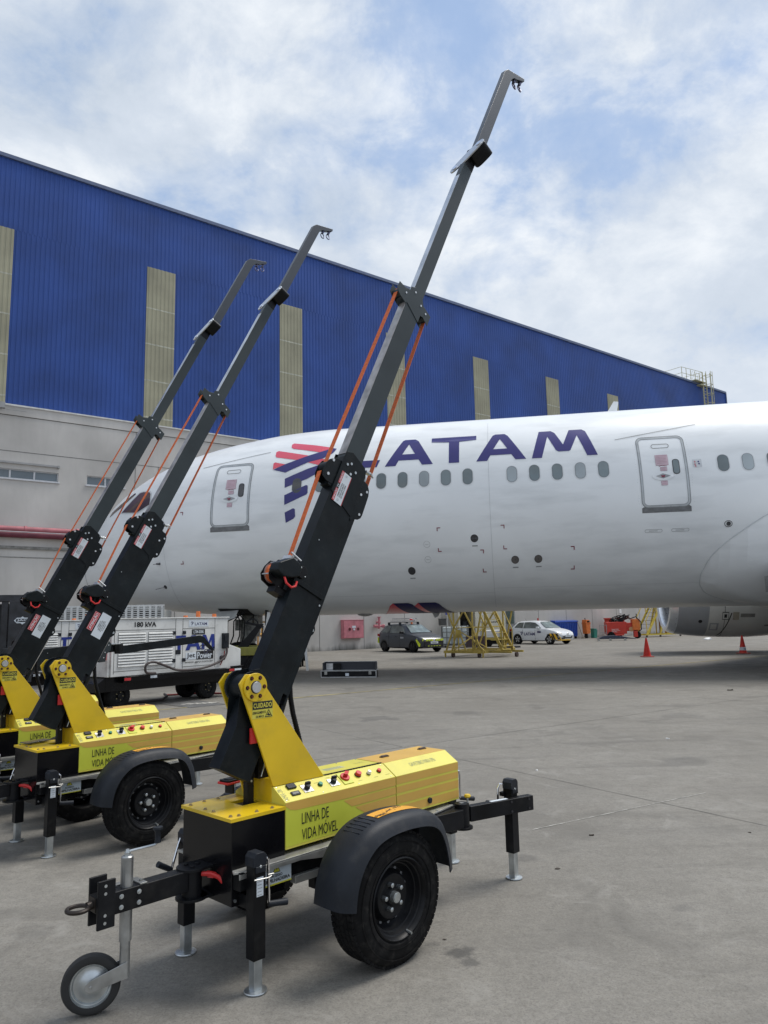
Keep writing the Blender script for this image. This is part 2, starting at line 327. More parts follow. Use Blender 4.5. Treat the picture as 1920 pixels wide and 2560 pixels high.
# ------------------------------------------------------------------ hangar
P0 = (-2.8, 41.3, 0); HA = R(37.8)
hb = tag(empty('hangar', P0, HA), 'huge blue corrugated hangar with beige translucent strips and a concrete lower wall', 'hangar')
blue_m = mat('blue corrugated cladding', (0.022, 0.064, 0.255), 0.5, var=0.12, vs=0.35, spec=0.35)
beige_m = mat('beige translucent sheet', (0.30, 0.285, 0.20), 0.6, var=0.10, vs=0.6)
lap_m = mat('pale sheet lap', (0.42, 0.41, 0.33), 0.6, var=0.15, vs=5)
def conc_mat(name, c0, c1, grime):
    M_ = mat(name, c0, 0.85, var=0.09, vs=0.35, bump=0.12, bs=14); t = M_.node_tree; b = t.nodes['Principled BSDF']
    src = b.inputs['Base Color'].links[0].from_socket
    c = t.nodes.new('ShaderNodeTexCoord'); s_ = t.nodes.new('ShaderNodeSeparateXYZ'); t.links.new(c.outputs['Object'], s_.inputs[0])
    mp = t.nodes.new('ShaderNodeMapping'); mp.inputs['Scale'].default_value = (1.4, 1.4, 0.25); t.links.new(c.outputs['Object'], mp.inputs[0])
    q = t.nodes.new('ShaderNodeTexNoise'); q.inputs['Scale'].default_value = 1.0; q.inputs['Detail'].default_value = 9; q.inputs['Roughness'].default_value = 0.65; t.links.new(mp.outputs[0], q.inputs['Vector'])
    r = t.nodes.new('ShaderNodeValToRGB'); r.color_ramp.elements[0].position = 0.45; r.color_ramp.elements[0].color = (0, 0, 0, 1); r.color_ramp.elements[1].position = 0.75; r.color_ramp.elements[1].color = (0.5,)*3+(1,)
    t.links.new(q.outputs['Fac'], r.inputs[0])
    mx_ = t.nodes.new('ShaderNodeMix'); mx_.data_type = 'RGBA'; mx_.inputs[7].default_value = (*c1, 1); t.links.new(r.outputs[0], mx_.inputs[0]); t.links.new(src, mx_.inputs[6])
    # damp grime along the foot of the wall
    a = t.nodes.new('ShaderNodeMath'); a.operation = 'MULTIPLY_ADD'; a.inputs[1].default_value = 1.1; a.inputs[2].default_value = -0.28; t.links.new(q.outputs['Fac'], a.inputs[0])
    d = t.nodes.new('ShaderNodeMath'); d.operation = 'SUBTRACT'; t.links.new(a.outputs[0], d.inputs[0]); t.links.new(s_.outputs[2], d.inputs[1])
    e = t.nodes.new('ShaderNodeMath'); e.operation = 'MULTIPLY'; e.use_clamp = True; e.inputs[1].default_value = 3.0*grime; t.links.new(d.outputs[0], e.inputs[0])
    m2 = t.nodes.new('ShaderNodeMix'); m2.data_type = 'RGBA'; m2.inputs[7].default_value = (0.10, 0.098, 0.085, 1); t.links.new(e.outputs[0], m2.inputs[0]); t.links.new(mx_.outputs[2], m2.inputs[6])
    t.links.new(m2.outputs[2], b.inputs['Base Color']); return M_
wall_m = conc_mat('rendered concrete wall', (0.50, 0.48, 0.455), (0.37, 0.355, 0.335), 0.8)
T0, T1 = -60.0, 45.4; ZA, ZS, ZC, ZT = 11.05, 16.27, 19.15, 22.5
strips_t = [(-17.0+7.47*k-1.45, -17.0+7.47*k) for k in range(-2, 7)]
def corr(mb, a, b, z0, z1, pitch=0.205, dep=0.017, off=0.0):
    n_ = max(1, round((b-a)/pitch)); p = (b-a)/n_; pts = []
    for i in range(n_):
        x = a+i*p; pts += [(x, 0), (x+p*0.42, 0), (x+p*0.5, -dep), (x+p*0.92, -dep)]
    pts.append((b, 0)); lo = [mb._v((x, y+off, z0)) for x, y in pts]; hi = [mb._v((x, y+off, z1)) for x, y in pts]
    for i in range(len(pts)-1): mb.face([lo[i], lo[i+1], hi[i+1], hi[i]])
c = MB(); edges = [T0]
for a_, b_ in strips_t: edges += [a_, b_]
edges.append(T1)
for i in range(0, len(edges), 2):
    corr(c, edges[i], edges[i+1], ZA, ZS, off=-0.012); corr(c, edges[i], edges[i+1], ZS-0.12, ZC, off=0.0)
corr(c, T0, T1, ZC, ZT)
c.box(T0, T1, 0.06, 0.1, ZA, ZT); c.box(T1-0.1, T1, -0.05, 40, 0, ZT)
c.build('cladding', blue_m, hb, smooth=0)
for a_, b_ in strips_t:
    c = MB(); corr(c, a_, b_, ZA, ZC, pitch=0.21, off=-0.03)
    nz = ZA+0.45
    o = c.build('translucent_strip', beige_m, hb, smooth=0)
    while nz < ZC-0.5:
        l = MB(); corr(l, a_, b_, nz-0.035, nz+0.035, pitch=0.21, off=-0.036); l.build('sheet_lap', lap_m, o, smooth=0); nz += 1.84
c = MB(); c.box(T0, T1+0.05, -0.12, 0.25, ZT-0.05, ZT+0.12); c.box(T1, T1+0.06, -0.12, 0.1, ZA, ZT-0.05); c.build('roof_trim', mat('grey blue trim', (0.10, 0.13, 0.22), 0.5), hb, smooth=0)
c = MB(); c.box(T0, T1, 0.1, 40, ZT-0.6, ZT-0.3); c.build('roof', mat('roof sheet', (0.4, 0.4, 0.4), 0.6), hb, smooth=0)
# concrete wall, leaving real window openings
wins = [(-19.6, -14.78, 7.85, 8.27, 3), (-13.57, -11.9, 7.86, 8.29, 2), (-10.2, -8.9, 7.86, 8.29, 2)]
c = MB(); xs = sorted({T0, T1, *[v for w_ in wins for v in w_[:2]]})
for i in range(len(xs)-1):
    a_, b_ = xs[i], xs[i+1]; wv = [w_ for w_ in wins if w_[0] <= a_+1e-6 and w_[1] >= b_-1e-6]
    if wv: c.box(a_, b_, -0.32, 0.0, 0, wv[0][2]); c.box(a_, b_, -0.32, 0.0, wv[0][3], 10.58)
    else: c.box(a_, b_, -0.32, 0.0, 0, 10.58)
c.build('concrete_wall', wall_m, hb, smooth=0, weld=True)
c = MB(); c.box(T0, T1, -0.36, 0.0, 10.60, 11.0); c.build('parapet', wall_m, hb, smooth=0)
c = MB(); c.box(T0, T1, -0.42, 0.02, 11.0, 11.06); c.build('coping', mat('pale metal coping', (0.62, 0.62, 0.60), 0.5), hb, smooth=0)
c = MB()
c.box(T0, T1, -0.335, -0.31, 10.575, 10.60)
for x0_, x1_ in ((T0, -9.35), (-9.35, T1)): c.box(x0_, x1_, -0.326, -0.315, 9.02, 9.045)
for x in [-26.5, -19.5-4.0, -11.4, -10.3, -9.35] + [-4.2+2.95*k for k in range(17)]:
    z1_ = 11.0 if x == -11.4 else 9.02 if x < -9 else 10.57
    c.box(x-0.012, x+0.012, -0.327, -0.316, 0.02, z1_)
c.build('panel_joint', mat('dark joint', (0.13, 0.128, 0.12), 0.8), hb, smooth=0)
c = MB(); c.box(T0, -12, -0.40, -0.318, 4.86, 4.98); c.box(T0, 10, -0.34, -0.318, 4.5, 4.53); c.build('wall_ledge', mat('dirty ledge', (0.22, 0.215, 0.20), 0.8, var=0.2), hb, smooth=0)
glass_m = mat('window glass', (0.10, 0.13, 0.15), 0.08, var=0.1, vs=1, spec=0.9)
frame_m = mat('pale window frame', (0.55, 0.56, 0.58), 0.5)
for a_, b_, z0_, z1_, n_ in wins:
    f = MB(); f.box(a_, b_, -0.24, -0.16, z0_, z0_+0.05); f.box(a_, b_, -0.24, -0.16, z1_-0.04, z1_); f.box(a_-0.06, b_+0.06, -0.38, -0.2, z0_-0.05, z0_+0.005)
    n_ = n_ if b_-a_ < 3 else 5
    for i in range(n_+1): x = a_+(b_-a_)*i/n_; f.box(max(a_, x-0.035), min(b_, x+0.035), -0.25, -0.15, z0_+0.05, z1_-0.04)
    fo = f.build('window', frame_m, hb, smooth=0)
    p = MB(); p.box(a_+0.02, b_-0.02, -0.2, -0.185, z0_+0.03, z1_-0.03); p.build('pane', glass_m, fo, smooth=0)
    if a_ < -15:
        s_ = MB(); s_.box(a_, b_, -0.42, -0.34, z1_+0.22, z1_+0.3); s_.box(b_-0.06, b_+0.02, -0.44, -0.32, z1_+0.2, z1_+0.31); s_.build('blind_rail', mat('grey rail', (0.3, 0.3, 0.3), 0.5), fo, smooth=0)
c = MB(); c.cyl((T0, -0.52, 5.68), (-9.5, -0.52, 5.68), 0.12, n=16); c.cyl((T0, -0.55, 5.44), (-9.5, -0.55, 5.44), 0.13, n=16, mi=1); c.cyl((T0, -0.70, 5.55), (-9.5, -0.70, 5.55), 0.02, n=8, mi=2)  # thin pale tube draws in the highlight along the middle of the band
for k in range(5): c.cyl((-18.2+2.1*k, -0.52, 5.68), (-18.1+2.1*k, -0.52, 5.68), 0.15, n=16)
for k in range(8): c.box(-40+4*k, -39.92+4*k, -0.66, -0.32, 5.5, 5.56)
c.build('fire_pipe', [mat('faded red pipe paint', (0.40, 0.13, 0.15), 0.55, var=0.12, vs=2, dirt=0.3), mat('dull maroon pipe paint', (0.16, 0.03, 0.05), 0.55, var=0.15, vs=2), mat('pale band highlight', (0.45, 0.43, 0.45), 0.5)], hb)
# roof access ladder with cage
lad_m = mat('yellow galvanised ladder', (0.44, 0.42, 0.26), 0.55, var=0.1)
c = MB()
for x in (40.75, 41.35): c.box(x-0.04, x+0.04, -0.42, -0.34, 14, ZT+1.1)
z = 14.0
while z < ZT+1.0: c.cyl((40.75, -0.38, z), (41.35, -0.38, z), 0.02, n=6); z += 0.3
z = 14.5
while z < ZT+1.1:
    c.tube([(40.75, -0.38, z), (40.7, -0.75, z), (40.9, -1.08, z), (41.2, -1.08, z), (41.4, -0.75, z), (41.35, -0.38, z)], 0.025, 6); z += 0.87
for x, y in ((40.7, -0.75), (40.9, -1.08), (41.2, -1.08), (41.4, -0.75)): c.box(x-0.02, x+0.02, y-0.02, y+0.02, 14.5, ZT+1.05)
for z in (ZT+0.55, ZT+1.1):
    c.bar((37.7, -0.1, z), (40.75, -0.38, z), 0.03); c.bar((40.75, -0.38, z), (40.75, 1.5, z), 0.03); c.bar((37.7, -0.1, z), (37.7, 1.5, z), 0.03)
for k in range(5): c.box(37.7+k*0.75-0.02, 37.7+k*0.75+0.02, -0.14, -0.1, ZT+0.12, ZT+1.1)
c.box(39.4, 41.3, -0.45, 1.4, ZT+0.12, ZT+0.17); c.box(40.3, 41.3, -0.45, 0.0, ZT-0.2, ZT-0.1)
for k in range(5): c.bar((38.9+k*0.35, -0.2, ZT+0.15), (39.4+k*0.35, -0.2, ZT+1.0), 0.018)
tag(c.build('caged_ladder', lad_m, None, loc=P0, rot=(0, 0, HA), smooth=0), 'pale yellow caged roof ladder at the far end of the blue hangar', 'ladder')
def on_wall(t_, off=-0.32): return (P0[0]+t_*math.cos(HA)-off*math.sin(HA), P0[1]+t_*math.sin(HA)+off*math.cos(HA))
# antenna bracket at the top left of the wall
a = MB(); a.cyl((0, 0, 0), (0, -0.5, 0.0), 0.03); a.cyl((-0.3, -0.5, 0.05), (1.0, -0.5, 0.05), 0.018, n=6); a.cyl((-0.3, -0.5, -0.12), (0.9, -0.5, -0.12), 0.012, n=6); a.box(-0.35, 0.05, -0.6, -0.4, -0.1, 0.15)
x_, y_ = on_wall(-17.2, -0.38); tag(a.build('wall_antenna', mat('grey rail', (0.3, 0.3, 0.3)), None, (x_, y_, 10.8), (0, 0, HA)), 'small grey antenna bracket high on the concrete wall', 'antenna')
# hose cabinet, hydrant, notice
pink = mat('sun faded red paint', (0.50, 0.17, 0.20), 0.55, var=0.1, vs=3, dirt=0.3)
x_, y_ = on_wall(0.8, -0.33); hc = tag(empty('hose_cabinet', (x_, y_, 0.62), HA), 'faded pinkish red fire hose cabinet on the concrete wall', 'cabinet')
c = MB(); c.box(-0.68, 0.68, -0.26, 0, 0, 0.98); c.box(-0.70, 0.70, -0.29, 0.0, 0.98, 1.01); c.build('cabinet_body', pink, hc, bevel=0.006)
for s_ in (-1, 1):
    d = MB(); d.box(min(0, s_*0.66)+0.005, max(0, s_*0.66)-0.005, -0.285, -0.265, 0.02, 0.96); do = d.build('cabinet_door', pink, hc, bevel=0.004)
    h = MB(); h.cyl((s_*0.28, -0.30, 0.5), (s_*0.28, -0.286, 0.5), 0.085, n=20); h.build('porthole', mat('dark red glass', (0.10, 0.01, 0.015), 0.2), do)
h = MB(); h.box(-0.12, 0.12, -0.30, -0.287, 0.56, 0.68); h.box(-0.05, 0.06, -0.31, -0.287, 0.44, 0.53); h.build('notice', white_v, hc, smooth=0)
x_, y_ = on_wall(2.6, -0.33); hy = MB(); hy.cyl((0, 0, 0), (0, -0.3, 0), 0.06); hy.cyl((0, -0.22, -0.35), (0, -0.22, 0.28), 0.065); hy.cyl((-0.28, -0.22, -0.2), (0.28, -0.22, -0.2), 0.055)
for s_ in (-1, 1): hy.cyl((s_*0.22, -0.22, -0.2), (s_*0.22, -0.36, -0.24), 0.09); hy.cyl((s_*0.30, -0.22, -0.2), (s_*0.36, -0.22, -0.2), 0.085)
hy.cyl((0, -0.22, 0.28), (0, -0.22, 0.32), 0.12); tag(hy.build('wall_hydrant', pink, None, (x_, y_, 1.45), (0, 0, HA)), 'faded red twin outlet wall hydrant right of the hose cabinet', 'hydrant')
x_, y_ = on_wall(-2.1, -0.33); c = MB(); c.box(-0.13, 0.13, -0.012, 0, -0.17, 0.17); c.box(-0.08, 0.08, -0.016, -0.012, -0.02, 0.12, 1); tag(c.build('wall_notice', [whitep, red_v], None, (x_, y_, 1.3), (0, 0, HA), smooth=0), 'small white and red notice on the wall left of the hose cabinet', 'sign')
x_, y_ = on_wall(25.8, -0.33); c = MB(); c.box(-0.16, 0.16, -0.012, 0, 0.2, 0.42, 1); c.box(-0.13, 0.13, -0.012, 0, -0.2, 0.12); tag(c.build('wall_sign', [whitep, mat('blue sign', (0.04, 0.2, 0.5))], None, (x_, y_, 1.9), (0, 0, HA), smooth=0), 'small blue over white sign on the wall above the red cart', 'sign')
c = MB(); x_, y_ = on_wall(-2.4, -0.4); c.prism(circ(0, 0, 0.30, 14), 'z', 0, 0.13); c.prism(circ(0, 0, 0.24, 14), 'z', 0.13, 0.22)
tag(c.build('wall_footing', wall_m, None, (x_, y_, 0)), 'low round concrete footing at the base of the wall', 'footing')
# ------------------------------------------------------------------ airliner (local x aft, y away from the camera, z up)
AA = R(-9.9); DC = 23.1
air = tag(empty('airliner', (-math.sin(AA)*DC, math.cos(AA)*DC, 0), AA), 'white wide body airliner with blue and red lettering parked in front of the hangar', 'airplane')
def airliner_mat():
    M_ = mat('white airliner paint', (0.80, 0.82, 0.83), 0.32, var=0.025, vs=0.5, spec=0.4, coat=0.15, rv=0.03); t = M_.node_tree; b = t.nodes['Principled BSDF']
    src = b.inputs['Base Color'].links[0].from_socket; c = t.nodes.new('ShaderNodeTexCoord')
    mp = t.nodes.new('ShaderNodeMapping'); mp.inputs['Scale'].default_value = (0.5, 1, 2.2); t.links.new(c.outputs['Object'], mp.inputs[0])
    q = t.nodes.new('ShaderNodeTexNoise'); q.inputs['Scale'].default_value = 1.3; q.inputs['Detail'].default_value = 8; t.links.new(mp.outputs[0], q.inputs['Vector'])
    r = t.nodes.new('ShaderNodeValToRGB'); r.color_ramp.elements[0].position = 0.5; r.color_ramp.elements[0].color = (0, 0, 0, 1); r.color_ramp.elements[1].position = 0.78; r.color_ramp.elements[1].color = (0.45,)*3+(1,)
    t.links.new(q.outputs['Fac'], r.inputs[0])
    x_ = t.nodes.new('ShaderNodeMix'); x_.data_type = 'RGBA'; x_.inputs[7].default_value = (0.50, 0.52, 0.53, 1); t.links.new(r.outputs[0], x_.inputs[0]); t.links.new(src, x_.inputs[6]); t.links.new(x_.outputs[2], b.inputs['Base Color'])
    return M_
white_a = airliner_mat()
ST = [(-14.86,3.14,3.06,.03),(-14.75,3.42,2.86,.33),(-14.44,3.80,2.66,.64),(-14.0,4.45,2.5,.98),(-13.4,5.2,2.36,1.33),(-12.4,6.07,2.18,1.83),(-11.3,6.68,2.03,2.24),(-10.1,7.10,1.91,2.54),(-8.3,7.47,1.82,2.78),(-6.7,7.66,1.785,2.86),(-5.2,7.72,1.78,2.885),(28,7.72,1.78,2.885),(34,7.72,2.4,2.7),(40,7.6,4.0,1.9),(46,7.3,5.9,.7),(47.5,7.0,6.5,.15)]
def pchip(k, q):
    X = [s_[0] for s_ in ST]; Y = [s_[k] for s_ in ST]; n_ = len(X)
    h = [X[i+1]-X[i] for i in range(n_-1)]; d = [(Y[i+1]-Y[i])/h[i] for i in range(n_-1)]
    i = max(0, min(n_-2, sum(1 for x in X if x <= q)-1))
    def sl(j):
        if j == 0: return d[0]
        if j == n_-1: return d[-1]
        if d[j-1]*d[j] <= 0: return 0
        w1, w2 = 2*h[j]+h[j-1], h[j]+2*h[j-1]; return (w1+w2)/(w1/d[j-1]+w2/d[j])
    s_ = (q-X[i])/h[i]; H = h[i]
    return (1+2*s_)*(1-s_)**2*Y[i]+s_*(1-s_)**2*H*sl(i)+s_*s_*(3-2*s_)*Y[i+1]+s_*s_*(s_-1)*H*sl(i+1)
def fsec(t): return pchip(1, t), pchip(2, t), pchip(3, t)
def fpt(t, a, off=0.0, side=-1):          # a = angle from the top, towards the near side
    zt, zb, hw = fsec(t); c, r = (zt+zb)/2, (zt-zb)/2
    return Vector((t, side*(hw+off)*math.sin(a), c+(r+off)*math.cos(a)))
def fskin(t, z, off=0.006):
    zt, zb, hw = fsec(t); c, r = (zt+zb)/2, (zt-zb)/2
    q = max(-1, min(1, (z-c)/r)); return fpt(t, math.acos(q), off)
c = MB(); ts = [-14.86, -14.83, -14.79, -14.75, -14.68, -14.58, -14.44] + [-14.3+0.2*i for i in range(46)] + [-5+1.0*i for i in range(53)]
NR = 72; rings = [[c._v(fpt(t, 2*math.pi*j/NR, 0, -1)) for j in range(NR)] for t in ts]
for i in range(len(ts)-1):
    for j in range(NR): c.face([rings[i][j], rings[i][(j+1) % NR], rings[i+1][(j+1) % NR], rings[i+1][j]])
c.face(rings[0]); c.face(rings[-1][::-1]); c.build('fuselage', white_a, air, smooth=40)
def decal(name, splines, material, off=0.006, parent=None, dt=0.25, dz=0.08, mb=None, mi=0, fin=True):
    V_, F_ = curve_geo(splines); bm = bmesh.new(); vv = [bm.verts.new((p[0], 0, p[1])) for p in V_]
    for f in F_:
        try: bm.faces.new([vv[i] for i in f])
        except ValueError: pass
    for ax, st_, lo, hi in ((0, dt, min(p[0] for p in V_), max(p[0] for p in V_)), (2, dz, min(p[1] for p in V_), max(p[1] for p in V_))):
        x = (int(lo/st_)+1)*st_
        while x < hi:
            no = Vector((1, 0, 0)) if ax == 0 else Vector((0, 0, 1)); bmesh.ops.bisect_plane(bm, geom=bm.verts[:]+bm.edges[:]+bm.faces[:], plane_co=no*x, plane_no=no); x += st_
    bm.verts.ensure_lookup_table(); own = mb is None; mb = mb or MB(); mp_ = {}
    for v in bm.verts: mp_[v] = mb._v(fskin(v.co.x, v.co.z, off))
    for f in bm.faces: mb.face([mp_[v] for v in f.verts], mi)
    bm.free()
    return mb.build(name, material, parent or air, smooth=60) if own and fin else mb
navy = mat('indigo livery paint', (0.020, 0.016, 0.15), 0.3, var=0.04, vs=1, coat=0.25)
coral = mat('coral livery paint', (0.70, 0.075, 0.12), 0.25, var=0.04, vs=1, coat=0.5)
crim = mat('crimson livery paint', (0.75, 0.04, 0.08), 0.4, var=0.04, vs=1, coat=0.5)
LET = {'L': [[(-4.55,6.79),(-4.26,6.79),(-4.428,6.14),(-3.666,6.14),(-3.752,5.916),(-4.767,5.916)]],
'A1': [[(-3.518,5.916),(-3.045,6.755),(-2.981,6.79),(-2.683,6.79),(-2.588,6.72),(-2.142,5.916),(-2.452,5.916),(-2.551,6.086),(-3.128,6.086),(-3.211,5.916)],[(-2.855,6.62),(-2.664,6.28),(-3.035,6.28)]],
'T': [[(-2.20,6.785),(-0.917,6.785),(-0.917,6.64),(-1.403,6.605),(-1.40,5.916),(-1.69,5.916),(-1.695,6.605),(-2.2,6.64)]],
'A2': [[(-0.921,5.916),(-0.448,6.75),(-0.375,6.787),(-0.115,6.787),(-0.028,6.71),(0.45,5.916),(0.157,5.916),(0.05,6.087),(-0.528,6.085),(-0.623,5.916)],[(-0.252,6.613),(-0.054,6.277),(-0.444,6.277)]],
'M': [[(0.604,5.916),(0.845,6.785),(1.177,6.785),(1.273,6.71),(1.473,6.299),(1.672,6.78),(2.02,6.78),(2.112,6.71),(2.364,5.916),(2.085,5.916),(1.871,6.589),(1.663,6.12),(1.62,6.085),(1.335,6.085),(1.265,6.134),(1.066,6.6),(0.875,5.916)]]}
for k in ('L', 'A1', 'T', 'A2', 'M'): decal('logo_letter', LET[k], navy)
EM = [([(-6.461,6.791),(-6.481,6.91),(-6.43,6.955),(-5.687,6.803),(-5.136,6.666),(-5.074,6.626),(-5.517,6.536),(-6.384,6.736)], coral),
([(-6.895,6.511),(-6.908,6.66),(-6.84,6.691),(-5.832,6.44),(-6.144,6.308),(-6.847,6.454)], coral),([(-6.884,6.041),(-6.901,6.25),(-6.854,6.28),(-6.523,6.193)], coral),([(-5.83,6.206),(-5.411,6.3),(-5.215,6.253),(-5.485,6.094)], coral),
([(-6.863,6.027),(-6.523,6.193),(-5.832,6.44),(-5.134,6.652),(-5.018,6.622),(-5.103,6.475),(-5.403,6.299),(-5.83,6.206),(-6.48,5.913)], navy),
([(-6.448,5.433),(-6.467,5.716),(-5.801,5.992),(-5.344,6.132),(-5.184,5.992),(-5.803,5.666)], navy),([(-6.435,4.919),(-6.445,5.206),(-5.807,5.48),(-5.755,5.458),(-5.748,5.247),(-5.781,5.195)], navy),
([(-6.396,4.402),(-6.423,4.697),(-6.17,4.811),(-6.119,4.787),(-6.11,4.578),(-6.158,4.511)], navy)]
em = MB()
for p_, m_ in EM: decal('', [p_], None, mb=em, mi=0 if m_ is coral else 1, off=0.006 if m_ is coral else 0.009)
em.build('tail_emblem', [coral, navy], air, smooth=60).name = 'emblem'
# belly ribbon: folds under the keel
em = MB()
def belly(pts, mi, off):      # pts in (t, angle from bottom in degrees, near side positive)
    V_, F_ = curve_geo([pts]); bm = bmesh.new(); vv = [bm.verts.new((p[0], 0, p[1])) for p in V_]
    for f in F_: bm.faces.new([vv[i] for i in f])
    x = -30
    while x < 30:
        bmesh.ops.bisect_plane(bm, geom=bm.verts[:]+bm.edges[:]+bm.faces[:], plane_co=(0, 0, x), plane_no=(0, 0, 1)); x += 2
    mp_ = {v: em._v(fpt(v.co.x, math.pi-R(v.co.z), off)) for v in bm.verts}
    for f in bm.faces: em.face([mp_[v] for v in f.verts], mi)
    bm.free()
belly([(-4.15, -6), (-3.72, 22.5), (-3.6, 25.8), (-3.2, 6), (-3.5, -6)], 0, 0.006); belly([(-3.6, 25.8), (-3.14, 25.8), (-3.03, 24), (-2.5, -4), (-2.95, -6), (-3.25, 6)], 1, 0.009)
belly([(-3.0, 21), (-2.85, 25.8), (-2.45, 6), (-2.8, 6)], 0, 0.006); belly([(-2.85, 25.8), (-2.34, 25.8), (-2.24, 24), (-1.75, -4), (-2.2, -6), (-2.55, 6)], 1, 0.009)
em.build('belly_ribbon', [crim, mat('dark indigo livery paint', (0.010, 0.010, 0.09), 0.45, spec=0.2)], air, smooth=60)
# windows
rim_m = mat('window surround', (0.68, 0.70, 0.71), 0.3, 0.0, var=0.03); cabin_glass = mat('cabin window glass', (0.13, 0.165, 0.175), 0.06, var=0.2, vs=0.8, spec=0.9)
shade_m = mat('lowered blind', (0.30, 0.34, 0.36), 0.15, var=0.15, vs=0.8, spec=0.8)
darkg = mat('dark glass', (0.02, 0.022, 0.03), 0.05, spec=0.9)
wt = [-6.086, -5.40, -4.80, -4.20, -3.605, -2.995, -2.385, -1.775, -1.17, 0.04, 0.647, 1.257, 1.865, 2.47] + [5.5+0.608*k for k in range(24)]
for k, t_ in enumerate(wt):
    d = MB(); decal('', [rrect(t_-0.160, t_+0.160, 5.48-0.252, 5.48+0.252, 0.154, 7)], None, mb=d, mi=0, off=0.005)
    decal('', [rrect(t_-0.139, t_+0.139, 5.48-0.232, 5.48+0.234, 0.135, 7)], None, mb=d, mi=1, off=0.007)  # dark inner ring paints in the shadow of the window recess
    wo = d.build('cabin_window', [rim_m, mat('window recess shadow', (0.05, 0.055, 0.06), 0.5)], air, smooth=60)
    d = MB(); decal('', [rrect(t_-0.13, t_+0.13, 5.48-0.225, 5.48+0.225, 0.127, 7)], None, mb=d, mi=0, off=0.009)
    d.build('pane', darkg if k == 0 else cabin_glass if k % 3 else shade_m, wo, smooth=60)
